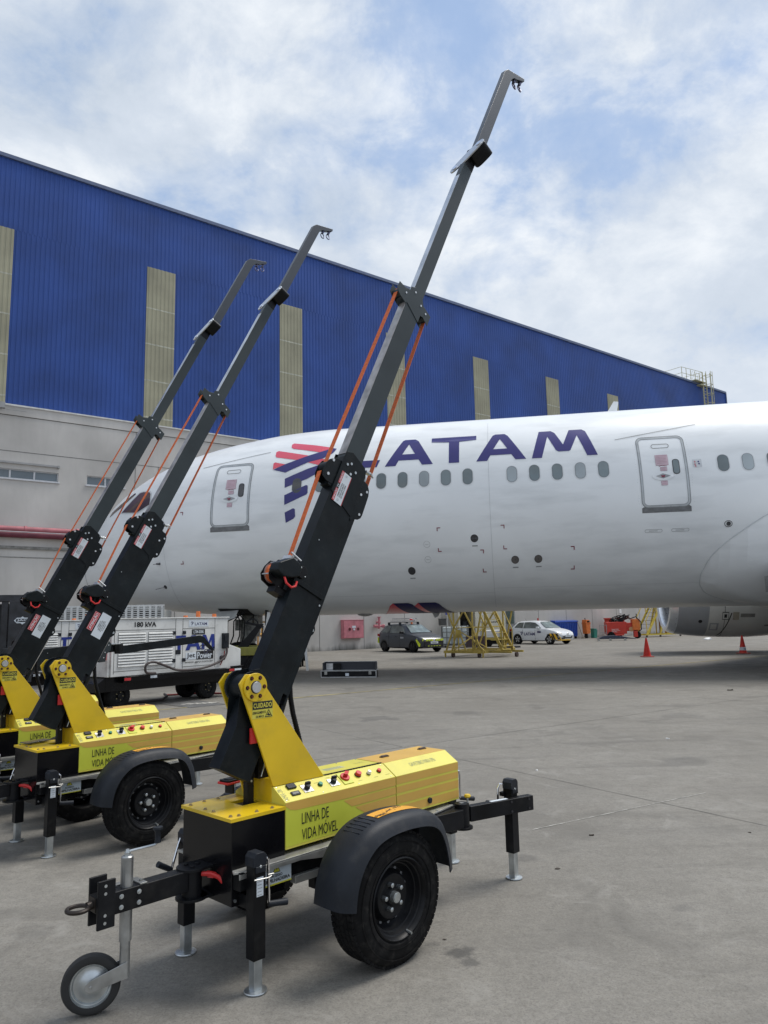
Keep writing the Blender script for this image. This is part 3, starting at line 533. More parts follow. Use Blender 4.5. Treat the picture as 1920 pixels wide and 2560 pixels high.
# doors
def door(x0, x1, z0, z1, zc, skew=0.0, dark_win=False):
    s_ = lambda pts: [(x+skew*(z-z0), z) for x, z in pts]
    d = MB(); decal('', [s_(rrect(x0, x1, z0, z1, 0.17)), s_(rrect(x0+0.018, x1-0.018, z0+0.018, z1-0.018, 0.155))], None, mb=d, off=0.007, mi=0)
    decal('', [s_(rrect(x0+0.018, x1-0.018, z0+0.018, z1-0.018, 0.155)), s_(rrect(x0+0.062, x1-0.062, z0+0.062, z1-0.062, 0.12))], None, mb=d, off=0.006, mi=1)
    decal('', [s_(rrect(x0+0.062, x1-0.062, z0+0.062, z1-0.062, 0.12)), s_(rrect(x0+0.072, x1-0.072, z0+0.072, z1-0.072, 0.11))], None, mb=d, off=0.008, mi=0)
    do = d.build('cabin_door', [mat('door outline', (0.20, 0.21, 0.215), 0.4), mat('door surround metal', (0.42, 0.44, 0.45), 0.3, 0.5)], air, smooth=60)
    xc = (x0+x1)/2+skew*0.9; w_ = (x1-x0)
    d = MB(); decal('', [rrect(xc+0.235, xc+0.415, 5.24, 5.66, 0.075)], None, mb=d, off=0.006); decal('', [rrect(xc+0.252, xc+0.398, 5.258, 5.642, 0.065)], None, mb=d, off=0.010, mi=1)
    d.build('door_window', [mat('window rubber', (0.03, 0.03, 0.032), 0.5), darkg if dark_win else cabin_glass], do, smooth=60)
    d = MB(); decal('', [rrect(xc-0.24, xc+0.22, zc+0.80, zc+0.93, 0.064), rrect(xc-0.225, xc+0.205, zc+0.815, zc+0.915, 0.05)], None, mb=d, off=0.009); d.build('vent_flap', mat('door outline', (0, 0, 0)), do, smooth=60)
    d = MB(); decal('', [circ(xc-0.03, 5.20, 0.27, 20, 0.115)], None, mb=d, off=0.012, mi=0); decal('', [[(xc-0.22, 5.20), (xc-0.08, 5.25), (xc-0.03, 5.27), (xc+0.02, 5.25), (xc+0.17, 5.20), (xc+0.02, 5.15), (xc-0.03, 5.13), (xc-0.08, 5.15)]], None, mb=d, off=0.02, mi=1)
    decal('', [[(xc-0.09, 5.215), (xc+0.03, 5.215), (xc+0.0, 5.165), (xc-0.06, 5.165)]], None, mb=d, off=0.028, mi=2); d.build('door_handle', [white_a, mat('handle grey', (0.28, 0.29, 0.30), 0.4), mat('maroon mark', (0.22, 0.02, 0.05), 0.5)], do, smooth=60)
    d = MB()
    pinkv = mat('pale pink placard', (0.58, 0.44, 0.49), 0.5); pk = mat('dusty pink line', (0.36, 0.16, 0.21), 0.5)
    for (a_, b_, e_, f_) in ((xc-0.18, xc+0.14, 5.50, 5.80), (xc-0.08, xc+0.09, 5.34, 5.45), (xc-0.09, xc+0.07, 4.95, 5.07)):
        decal('', [[(a_, e_), (b_, e_), (b_, f_), (a_, f_)]], None, mb=d, off=0.008, mi=1); decal('', [[(a_+0.006, e_+0.006), (b_-0.006, e_+0.006), (b_-0.006, f_-0.006), (a_+0.006, f_-0.006)]], None, mb=d, off=0.011, mi=0)
        z = f_-0.03
        while z > e_+0.02: decal('', [[(a_+0.03, z-0.004), (b_-0.03, z-0.004), (b_-0.03, z+0.004), (a_+0.03, z+0.004)]], None, mb=d, off=0.014, mi=1); z -= 0.042
    decal('', [[(xc-0.11, 5.465), (xc-0.02, 5.49), (xc+0.09, 5.465), (xc+0.09, 5.478), (xc-0.02, 5.505), (xc-0.11, 5.478)]], None, mb=d, off=0.010, mi=1)
    d.build('placard', [pinkv, pk], do, smooth=60)
    d = MB(); decal('', [[(x0-0.0, z0-0.125), (x1, z0-0.125), (x1, z0-0.0), (x1-0.05, z0+0.04), (x0+0.05, z0+0.03), (x0, z0-0.0)]], None, mb=d, off=0.004); d.build('door_sill', mat('scuffed sill metal', (0.17, 0.175, 0.18), 0.4, 0.3, var=0.1, vs=8), do, smooth=60)
    l = MB(); decal('', [[(x0-0.52, z1-0.03), (x1+0.42, z1+0.33), (x1+0.42, z1+0.345), (x0-0.52, z1-0.015)]], None, mb=l, off=0.008, dt=0.15); l.build('rain_gutter', mat('door outline', (0, 0, 0)), air, smooth=60)
    r_ = MB()
    for i in range(26):
        z = z0+0.05+i*0.072
        for x in (x0-0.07, x1+0.07):
            if random.random() < 0.6: decal('', [circ(x+random.uniform(-.008, .008)+skew*(z-z0), z, 0.006, 5)], None, mb=r_, off=0.007)
    r_.build('rivet_marks', mat('pale rivet', (0.40, 0.41, 0.42)), do, smooth=0)
door(-8.74, -7.51, 4.36, 6.33, 5.2, 0.0, True); door(3.38, 4.615, 4.36, 6.37, 5.2)
for x_ in (3.65, 4.32):
    d = MB(); decal('', [rrect(x_-0.22, x_+0.22, 3.73, 3.81, 0.035), rrect(x_-0.212, x_+0.212, 3.738, 3.802, 0.028)], None, mb=d, off=0.007); decal('', [[(x_-0.12, 3.763), (x_+0.1, 3.763), (x_+0.1, 3.775), (x_-0.12, 3.775)]], None, mb=d, off=0.007); d.build('service_panel', mat('panel line', (0.30, 0.31, 0.31)), air, smooth=60)
d = MB(); decal('', [rrect(4.74, 4.97, 5.40, 5.62, 0.02)], None, mb=d, off=0.006, mi=0)
for x_, z_, k in ((4.80, 5.55, 1), (4.89, 5.55, 2), (4.80, 5.48, 1), (4.90, 5.49, 2), (4.81, 5.43, 1)): decal('', [circ(x_, z_, 0.022, 10)], None, mb=d, off=0.010, mi=k)
d.build('static_port', [mat('pale patch', (0.60, 0.62, 0.64)), pink, navy], air, smooth=60)
# circular outlets, inspection covers, corner marks, panel lines
for k, (x_, z_) in enumerate([(-1.054, 3.76), (-2.867, 2.949), (0.023, 3.156), (0.647, 3.159)]):
    d = MB(); decal('', [circ(x_, z_, 0.105, 24)], None, mb=d, off=0.006, mi=1); decal('', [circ(x_, z_, 0.095, 24)], None, mb=d, off=0.010, mi=0); decal('', [circ(x_, z_, 0.012, 8)], None, mb=d, off=0.013, mi=1)
    decal('', [[(x_-0.07, z_-0.215), (x_+0.08, z_-0.215), (x_+0.08, z_-0.185), (x_-0.07, z_-0.185)]], None, mb=d, off=0.006, mi=2)
    d.build('pressure_port', [mat('dark outlet' if k < 2 else 'brown outlet', (0.045, 0.045, 0.048) if k < 2 else (0.12, 0.11, 0.105), 0.4), mat('outlet rim', (0.02, 0.02, 0.02)), grey_v], air, smooth=60)
for x_, z_ in ((-2.375, 3.649), (-2.377, 3.239)):
    d = MB(); decal('', [circ(x_, z_, 0.09, 22), circ(x_, z_, 0.084, 22)], None, mb=d, off=0.007); decal('', [[(x_-0.05, z_-0.003), (x_+0.05, z_-0.003), (x_+0.05, z_+0.004), (x_-0.05, z_+0.004)]], None, mb=d, off=0.008); d.build('inspection_cover', mat('panel line', (0, 0, 0)), air, smooth=60)
mar = mat('maroon mark', (0, 0, 0)); d = MB()
for x_, z_, sx, sz in ((-2.075, 4.09, 1, -1), (-2.075, 3.435, 1, 1), (-0.815, 3.455, -1, -1), (-0.875, 2.85, 1, 1), (-0.225, 4.09, -1, -1), (-0.28, 3.44, 1, 1), (1.615, 3.46, -1, -1), (1.61, 2.855, -1, 1), (-9.66, 4.9, -1, -1), (-9.73, 3.36, -1, 1)):
    decal('', [[(x_, z_), (x_+sx*0.10, z_), (x_+sx*0.10, z_+sz*0.022), (x_+sx*0.022, z_+sz*0.022), (x_+sx*0.022, z_+sz*0.10), (x_, z_+sz*0.10)][::1 if sx*sz > 0 else -1]], None, mb=d, off=0.007)
d.build('corner_mark', mar, air, smooth=60)
d = MB()
for x_ in (-0.59, -10.35, 8.8): 
    V_ = [(x_-0.004, 1.9), (x_+0.004, 1.9), (x_+0.004, 7.3), (x_-0.004, 7.3)]; decal('', [V_], None, mb=d, off=0.004)
for a_, b_, z_ in ((-0.59, 9, 2.42), (-6.2, -0.6, 2.3)): decal('', [[(a_, z_-0.002), (b_, z_-0.002), (b_, z_+0.002), (a_, z_+0.002)]], None, mb=d, off=0.004)
d.build('skin_joint', mat('faint panel line', (0.48, 0.50, 0.51)), air, smooth=60)
d = MB(); p_ = fskin(-10.58, 3.40, 0.0); d.cyl(p_, p_+Vector((-0.02, -0.12, 0)), 0.03); d.cyl(p_+Vector((0, -0.12, 0)), p_+Vector((-0.13, -0.12, -0.01)), 0.010); decal('', [circ(-10.56, 3.41, 0.03, 14)], None, mb=d, off=0.005); d.build('pitot_probe', mat('probe metal', (0.12, 0.12, 0.13), 0.3, 0.7), air)
d = MB(); p_ = fskin(-10.6, 2.72, 0.0); decal('', [circ(-10.58, 2.73, 0.055, 16)], None, mb=d, off=0.005); d.bar(p_+Vector((0, -0.03, 0)), p_+Vector((-0.26, -0.09, -0.06)), 0.016); d.build('angle_vane', mat('probe metal', (0, 0, 0)), air)
d = MB(); decal('', [circ(5.506, 3.879, 0.10, 18, 0.085), circ(5.506, 3.879, 0.085, 18, 0.07)], None, mb=d, off=0.006); decal('', [circ(5.51, 3.88, 0.055, 14)], None, mb=d, off=0.009); d.build('drain_fitting', mat('probe metal', (0, 0, 0)), air, smooth=60)
d = MB(); decal('', [[(-13.715, 3.46), (-13.70, 3.46), (-13.69, 2.8), (-13.705, 2.8)]], None, mb=d, off=0.006); d.build('radome_seam', mat('panel line', (0, 0, 0)), air, smooth=60)
# cockpit glazing
ck = mat('cockpit glass', (0.10, 0.065, 0.06), 0.04, var=0.25, vs=1.5, spec=1.0); fr = mat('cockpit frame', (0.55, 0.57, 0.58), 0.4)
d = MB(); decal('', [[(-12.2, 5.07), (-11.58, 5.74), (-11.38, 5.76), (-11.07, 5.72), (-10.97, 5.62), (-10.92, 5.37), (-10.91, 5.22), (-11.35, 5.01), (-11.5, 4.99)]], None, mb=d, off=0.006, mi=1, dt=0.1); decal('', [[(-12.12, 5.10), (-11.54, 5.70), (-11.376, 5.717), (-11.10, 5.68), (-11.02, 5.60), (-10.97, 5.37), (-10.96, 5.24), (-11.36, 5.05), (-11.48, 5.03)]], None, mb=d, off=0.011, mi=0, dt=0.1)
d.build('side_cockpit_window', [ck, fr], air, smooth=60).name = 'cockpit_window'
d = MB(); decal('', [[(-12.75, 5.02), (-12.25, 5.29), (-11.74, 5.70), (-11.82, 5.76), (-12.3, 5.46), (-12.7, 5.2)]], None, mb=d, off=0.008, dt=0.1); d.build('cockpit_window', ck, air, smooth=60)
# wing to body fairing
FA = [(4.895, 40.5, 43.5), (4.92, 37, 46.5), (4.98, 34, 49.8), (5.09, 30, 55.1), (5.3, 26, 60.4), (5.56, 22, 65.1), (5.97, 17, 70.9), (6.47, 13, 77), (7.3, 10, 84), (8.5, 8, 91), (12, 6, 99), (22, 6, 99), (24, 25, 80)]
d = MB(); prev = None
for i, (t_, a0, a1) in enumerate(FA):
    k = 28; row = []
    blg = 0.02 + 0.30*min(1, max(0, (t_-4.88)/3.2))**0.8
    for j in range(k+1):
        a_ = a0+(a1-a0)*j/k; ef = min(1.0, (a1-a_)/22.0, (a_-a0)/12.0 if a0 > 9 else 1.0); off = 0.012+blg*ef
        row.append((a_, off, t_))
    if prev:
        R0 = [d._v(fpt(t2, math.pi-R(a_), o_)) for a_, o_, t2 in prev]; R1 = [d._v(fpt(t2, math.pi-R(a_), o_)) for a_, o_, t2 in row]
        for j in range(k): d.face([R0[j], R1[j], R1[j+1], R0[j+1]])
        R0 = [d._v(fpt(t2, math.pi-R(a_), o_, 1)) for a_, o_, t2 in prev]; R1 = [d._v(fpt(t2, math.pi-R(a_), o_, 1)) for a_, o_, t2 in row]
        for j in range(k): d.face([R0[j+1], R1[j+1], R1[j], R0[j]])
    prev = row
d.build('wing_fairing', white_a, air, smooth=60)
d = MB(); path = [fpt(t_, math.pi-R(a1), 0.012) for t_, a0, a1 in FA[:-1]]+[]; d.tube([fpt(t_, math.pi-R(a0), 0.008) for t_, a0, a1 in FA[6:0:-1]]+path, 0.012, 6, sm=4); d.build('fairing_seal', mat('pale seal', (0.55, 0.57, 0.58), 0.35), air)
def wing(side):
    d = MB(); secs = [(2.6, 6.35, 11.5, 2.42, 1.15), (3.4, 6.9, 11.0, 2.55, 1.0), (9.8, 11.2, 8.0, 3.35, 0.75), (20, 18.2, 4.2, 4.6, 0.4), (29, 25.5, 1.6, 5.9, 0.14)]
    prof = [(0, 0), (0.015, 0.22), (0.06, 0.42), (0.2, 0.56), (0.4, 0.55), (0.7, 0.3), (1, 0), (0.7, -0.22), (0.4, -0.42), (0.2, -0.44), (0.06, -0.34), (0.015, -0.18)]
    rr = [[d._v((le+ch*px, side*y, z+th*pz-0.03*ch*px)) for px, pz in prof] for y, le, ch, z, th in secs]; n_ = len(prof)
    for i in range(len(secs)-1):
        for j in range(n_): d.face([rr[i][j], rr[i][(j+1) % n_], rr[i+1][(j+1) % n_], rr[i+1][j]])
    d.face(rr[-1]); d.build('wing', white_a, air, smooth=50)
wing(-1); wing(1)
d = MB(); q = fpt(6.36, math.pi-R(68), 0.25); d.box(6.30, 6.42, q.y-0.02, q.y+0.3, 2.10, 2.50); d.build('leading_edge_seal', mat('bare metal', (0.45, 0.45, 0.45), 0.25, 0.9), air)
# engines: lathe with polished lip
nac = mat('grey nacelle paint', (0.62, 0.63, 0.61), 0.35, var=0.05, vs=1.2, coat=0.2); nacd = mat('mid grey nacelle paint', (0.33, 0.35, 0.38), 0.35, var=0.05, vs=1.2, coat=0.2); lip = mat('polished inlet lip', (0.85, 0.88, 0.92), 0.3, 0.8, var=0.03)
def engine(side):
    e = empty('engine_frame', (0, 0, 0)); bpy.data.objects.remove(e)
    O_ = (6.05, side*9.75, 2.52); d = MB()
    d.lathe([(1.42, 0.36), (1.40, 0.2), (1.44, 0.06), (1.52, -0.0), (1.60, 0.03), (1.67, 0.14), (1.73, 0.32)], O_, (1, 0, -0.03), 64); lp = d.build('inlet_lip', lip, air)
    lp.name = 'engine'; 
    d = MB(); d.lathe([(1.73, 0.32), (1.79, 0.8), (1.83, 1.45)], O_, (1, 0, -0.03), 64); d.build('inlet_cowl', nacd, lp)
    d = MB(); d.lathe([(1.83, 1.45), (1.85, 2.3), (1.83, 3.2), (1.72, 4.4), (1.5, 5.2), (1.46, 5.2), (1.4, 4.6)], O_, (1, 0, -0.03), 64, mi=0); d.build('fan_cowl', nac, lp)
    d = MB(); d.lathe([(1.42, 0.36), (1.40, 0.7), (1.43, 1.5)], O_, (1, 0, -0.03), 48); d.lathe([(1.43, 1.5), (0.45, 1.45), (0.0, 1.0)], O_, (1, 0, -0.03), 40, mi=1)
    for i in range(18):
        a = 2*math.pi*i/18; b = a+0.22; P_ = lambda r, an, h: (O_[0]+h, O_[1]+r*math.sin(an), O_[2]+r*math.cos(an)); d.poly([P_(0.45, a, 1.3), P_(1.41, a, 1.25), P_(1.41, b, 1.42), P_(0.45, b, 1.42)], 1)
    d.build('fan', [mat('acoustic liner', (0.3, 0.31, 0.32), 0.5), mat('titanium fan', (0.08, 0.08, 0.09), 0.3, 0.7)], lp)
    d = MB(); d.lathe([(1.0, 4.2), (0.95, 5.4), (0.7, 6.6), (0.66, 6.6), (0.4, 6.4), (0.1, 7.4)], O_, (1, 0, -0.03), 40); d.build('exhaust', mat('exhaust metal', (0.2, 0.19, 0.18), 0.35, 0.8), lp)
    d = MB(); d.prism([(8.0, 4.2), (9.5, 4.35), (16, 4.1), (14, 3.2), (9, 3.4)], 'y', O_[1]-0.22, O_[1]+0.22); d.build('pylon', white_a, lp, bevel=0.05)
    if side > 0:
        def E(x, a, o=0.006, r=None):    # a = degrees below horizontal on the near side
            prof = [(0.32, 1.73), (0.8, 1.79), (1.45, 1.83), (2.3, 1.85), (3.2, 1.83), (4.4, 1.72), (5.2, 1.5)]; h = x-O_[0]
            for (h0, r0_), (h1, r1_) in zip(prof, prof[1:]):
                if h <= h1: break
            rr = r0_+(r1_-r0_)*(h-h0)/(h1-h0)+o; return Vector((x, O_[1]-rr*math.cos(R(a)), O_[2]-0.03*h-rr*math.sin(R(a))))
        def patch(mb, x0, x1, a0, a1, mi, o=0.008, n_=8, sk=0.0):
            rows = [[mb._v(E(x+sk*(a0+(a1-a0)*j/n_-a0), a0+(a1-a0)*j/n_, o)) for x in (x0, (x0+x1)/2, x1)] for j in range(n_+1)]
            for j in range(n_):
                for i in range(2): mb.face([rows[j][i], rows[j][i+1], rows[j+1][i+1], rows[j+1][i]], mi)
        d = MB(); patch(d, 8.27, 8.31, 28, 75, 0, sk=-0.008, n_=16); patch(d, 8.04, 8.055, 5, 90, 0, n_=20, o=0.006)
        patch(d, 7.95, 8.19, 27, 38, 0, o=0.007); patch(d, 7.965, 8.175, 28, 37, 1, o=0.010); patch(d, 8.02, 8.12, 30, 35, 0, o=0.013); patch(d, 8.34, 8.57, 27, 38, 2); patch(d, 8.62, 9.15, 29, 34, 3)
        patch(d, 7.52, 7.85, 44, 58, 4, o=0.007); patch(d, 7.56, 7.78, 46, 56, 1, o=0.010); patch(d, 9.55, 10.2, 47, 49.5, 3, o=0.008)
        for a_, b_ in ((9.85, 9.86), (10.18, 10.19)): patch(d, a_, b_, 26, 44, 3)
        patch(d, 10.4, 10.415, 0, 70, 3); d.build('cowl_marking', [black_v, nac, mat('beige label', (0.36, 0.33, 0.27)), mat('faded label', (0.22, 0.22, 0.21)), nacd], lp, smooth=60)
        d = MB(); p_ = E(7.16, 42, 0.0); q_ = E(7.16, 42, 0.02); d.cyl(p_, q_, 0.075, n=14); d.build('vent_hole', black_v, lp)
engine(1); engine(-1)
# tail
for s_ in (-1, 1):
    d = MB(); d.hexa([(40, s_*1.2, 6.4), (45.5, s_*0.6, 6.5), (47.5, s_*9.5, 7.4), (45.6, s_*9.5, 7.4), (40, s_*1.2, 6.75), (45.5, s_*0.6, 6.6), (47.5, s_*9.5, 7.47), (45.6, s_*9.5, 7.5)]); d.build('tailplane', white_a, air, bevel=0.03)
d = MB(); d.prism([(36, 7.6), (44.6, 7.3), (47.3, 16.5), (44.8, 16.5), (38.5, 8.6)], 'y', -0.2, 0.2); d.build('fin', navy, air, bevel=0.05)
# nose gear bay, doors, strut and wheels
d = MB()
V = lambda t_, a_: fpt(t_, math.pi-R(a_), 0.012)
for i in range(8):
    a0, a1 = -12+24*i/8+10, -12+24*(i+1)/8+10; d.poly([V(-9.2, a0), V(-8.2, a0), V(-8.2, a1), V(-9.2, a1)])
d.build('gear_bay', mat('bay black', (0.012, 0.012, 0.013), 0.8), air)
d = MB(); d.hexa([(-9.35, -0.75, 1.95), (-8.5, -0.85, 2.15), (-8.5, -0.81, 2.15), (-9.35, -0.71, 1.95), (-9.35, -1.0, 1.55), (-8.6, -1.08, 1.75), (-8.6, -1.05, 1.75), (-9.35, -0.97, 1.55)]); d.build('gear_door', mat('gear door paint', (0.45, 0.46, 0.45), 0.4), air, bevel=0.01)
d = MB(); d.cyl((-8.6, 0, 2.6), (-8.75, 0, 0.75), 0.11); d.box(-8.5, -8.2, -0.3, 0.1, 1.15, 1.5); d.box(-8.55, -8.25, -0.42, -0.2, 0.95, 1.35); d.box(-8.3, -8.15, -0.2, 0.2, 1.4, 1.85); d.cyl((-8.75, -0.35, 0.5), (-8.75, 0.35, 0.5), 0.07); d.cyl((-8.75, 0, 0.75), (-8.75, 0, 0.45), 0.08); d.bar((-8.7, 0, 1.4), (-8.1, 0, 2.2), 0.09); d.bar((-8.62, -0.1, 1.2), (-8.5, -0.12, 0.75), 0.06)
d.box(-8.6, -8.35, -0.2, 0.2, 1.0, 1.9); d.box(-8.95, -8.75, -0.15, 0.15, 1.35, 1.7); d.cyl((-8.45, -0.3, 1.35), (-8.45, 0.3, 1.35), 0.09); st = d.build('nose_gear', mat('grimy gear metal', (0.17, 0.17, 0.155), 0.5, 0.2, var=0.35, vs=9), air)
for y_ in (-0.36, 0.36):
    d = MB(); d.lathe([(0.28, -0.15), (0.44, -0.15), (0.5, -0.08), (0.5, 0.08), (0.44, 0.15), (0.28, 0.15)], (-8.75, y_, 0.5), (0, 1, 0), 32); d.lathe([(0.28, -0.12), (0.1, -0.08), (0.0, -0.08)], (-8.75, y_, 0.5), (0, 1, 0), 24, mi=1); d.lathe([(0.28, 0.12), (0.1, 0.08), (0.0, 0.08)], (-8.75, y_, 0.5), (0, 1, 0), 24, mi=1); d.build('nose_wheel', [rubber, galv], st)
d = MB()
for k, (x0_, x1_) in enumerate(((-8.55, -8.35), (-8.45, -8.7), (-8.62, -8.5), (-8.35, -8.9))):
    d.tube([(x0_, -0.75, 2.2), (x0_-0.02, -0.85, 1.9), (x1_, -0.9, 1.65), (x1_-0.05, -0.8, 1.2), (x1_-0.2, -0.9, 0.7)], 0.022, 6)
d.build('power_cable', black, air)
# small blade aerials, belly drain mast
d = MB(); d.prism([(2.9, 7.6), (3.28, 7.6), (3.38, 8.1), (3.24, 8.12)], 'y', -0.02, 0.02); d.build('blade_aerial', white_a, air, bevel=0.006)
for x_ in (-5.0, -2.6):
    d = MB(); d.prism([(x_, 1.82), (x_+0.28, 1.82), (x_+0.2, 1.66), (x_+0.1, 1.62)], 'y', -0.02, 0.02) if x_ > -3 else d.lathe([(0.25, 0), (0.22, -0.05), (0.1, -0.08), (0, -0.09)], (x_+0.3, 0, 1.80), (0, 0, 1), 20); d.build('belly_aerial', mat('aerial grey', (0.35, 0.35, 0.34)), air)
mg = mat('grimy gear metal', (0, 0, 0))
for s_ in (-1, 1):       # main gear under the wings
    d = MB(); d.cyl((13.5, s_*4.9, 3), (13.5, s_*4.9, 0.7), 0.17); d.bar((12.8, s_*4.9, 0.65), (14.2, s_*4.9, 0.65), 0.2); g_ = d.build('main_gear', mg, air)
    for x_ in (12.8, 14.2):
        for y_ in (-0.55, 0.55):
            d = MB(); d.lathe([(0.35, -0.22), (0.6, -0.22), (0.68, -0.12), (0.68, 0.12), (0.6, 0.22), (0.35, 0.22)], (x_, s_*4.9+y_, 0.68), (0, 1, 0), 28); d.lathe([(0.35, -0.15), (0.0, -0.1)], (x_, s_*4.9+y_, 0.68), (0, 1, 0), 24); d.build('main_wheel', rubber, g_)
# ------------------------------------------------------------------ mobile lifeline mast trailer (x = rear, y = away from the camera side, z up)
def ysurf(y, o=0.0008): return lambda a, b: (a, y-o, b)          # (x,z) on a near side plane
def make_wheel(root, yo, s):
    # s=-1 near side wheel (outer face towards -y)
    w_ = MB(); cx, cz = 0.07, 0.298; Rr = 0.298
    prof = [(0.182, -0.012), (0.195, 0.0), (0.235, 0.004), (0.268, -0.004), (0.284, -0.016), (0.292, -0.03), (0.298, -0.045), (0.298, -0.135), (0.292, -0.155), (0.284, -0.168), (0.268, -0.178), (0.235, -0.182), (0.195, -0.178), (0.182, -0.165)]
    w_.lathe(prof, (cx, yo, cz), (0, s, 0), 72)
    n_ = 64
    for k in range(n_):                                             # tread blocks
        a = 2*math.pi*k/n_
        for h0, h1, da in ((-0.05, -0.022, 0.0), (-0.075, -0.056, 0.03), (-0.105, -0.082, 0.0), (-0.13, -0.112, 0.03), (-0.162, -0.136, 0.0)):
            aa = a+da; e = 0.078 if h0 > -0.03 or h1 < -0.13 else 0.084
            q = [(cx+r_*math.cos(t_), yo+s*h, cz+r_*math.sin(t_)) for r_ in (0.288, 0.3003 if abs(h0+h1+0.18) < 0.12 else 0.2945) for (t_, h) in ((aa, h0), (aa+e, h0), (aa+e, h1), (aa, h1))]
            w_.hexa(q)
    for r_ in (0.212, 0.258): w_.lathe([(r_-0.0015, 0.0015), (r_-0.0015, 0.005), (r_+0.0015, 0.005), (r_+0.0015, 0.0015)], (cx, yo, cz), (0, s, 0), 64)
    wo = w_.build('wheel', rubber, root)
    r = MB(); r.lathe([(0.184, -0.168), (0.184, -0.004), (0.178, 0.0), (0.172, -0.006), (0.166, -0.022), (0.160, -0.026), (0.152, -0.048), (0.146, -0.05), (0.140, -0.078), (0.128, -0.090), (0.118, -0.088), (0.108, -0.070), (0.098, -0.058), (0.085, -0.056), (0.060, -0.066), (0.045, -0.064), (0.036, -0.05), (0.0, -0.05)], (cx, yo, cz), (0, s, 0), 64)
    ro = r.build('rim', black, wo)
    r = MB()
    for k in range(14):
        a = 2*math.pi*(k+0.5)/14; r.cyl((cx+0.120*math.cos(a), yo+s*-0.0875, cz+0.120*math.sin(a)), (cx+0.120*math.cos(a), yo+s*-0.092, cz+0.120*math.sin(a)), 0.0085, n=10, mi=0)
    r.build('vent_slot', mat('slot light', (0.16, 0.165, 0.17), 0.6), wo)
    h = MB(); h.cyl((cx, yo-s*0.055, cz), (cx, yo-s*0.026, cz), 0.0265, 0.024, 24); h.cyl((cx, yo-s*0.026, cz), (cx, yo-s*0.0235, cz), 0.019, 0.019, 24)
    for k in range(5):
        a = 2*math.pi*k/5+1.57+0.25; q = (cx+0.056*math.cos(a), cz+0.056*math.sin(a)); h.cyl((q[0], yo-s*0.066, q[1]), (q[0], yo-s*0.040, q[1]), 0.0115, 0.0105, 6); h.cyl((q[0], yo-s*0.040, q[1]), (q[0], yo-s*0.037, q[1]), 0.0105, 0.005, 12)
    h.build('hub_nuts', zinc, wo)
    v = MB(); a = -1.25; v.cyl((cx+0.166*math.cos(a), yo-s*0.02, cz+0.166*math.sin(a)), (cx+0.172*math.cos(a), yo+s*0.012, cz+0.172*math.sin(a)), 0.006, n=8); v.build('valve', zinc, wo)
def arc_path():
    return [(-0.305, 0.335), (-0.288, 0.43), (-0.243, 0.525), (-0.168, 0.602), (-0.078, 0.646), (0.05, 0.664), (0.20, 0.660), (0.31, 0.637), (0.385, 0.587), (0.433, 0.50), (0.458, 0.40), (0.465, 0.345)]
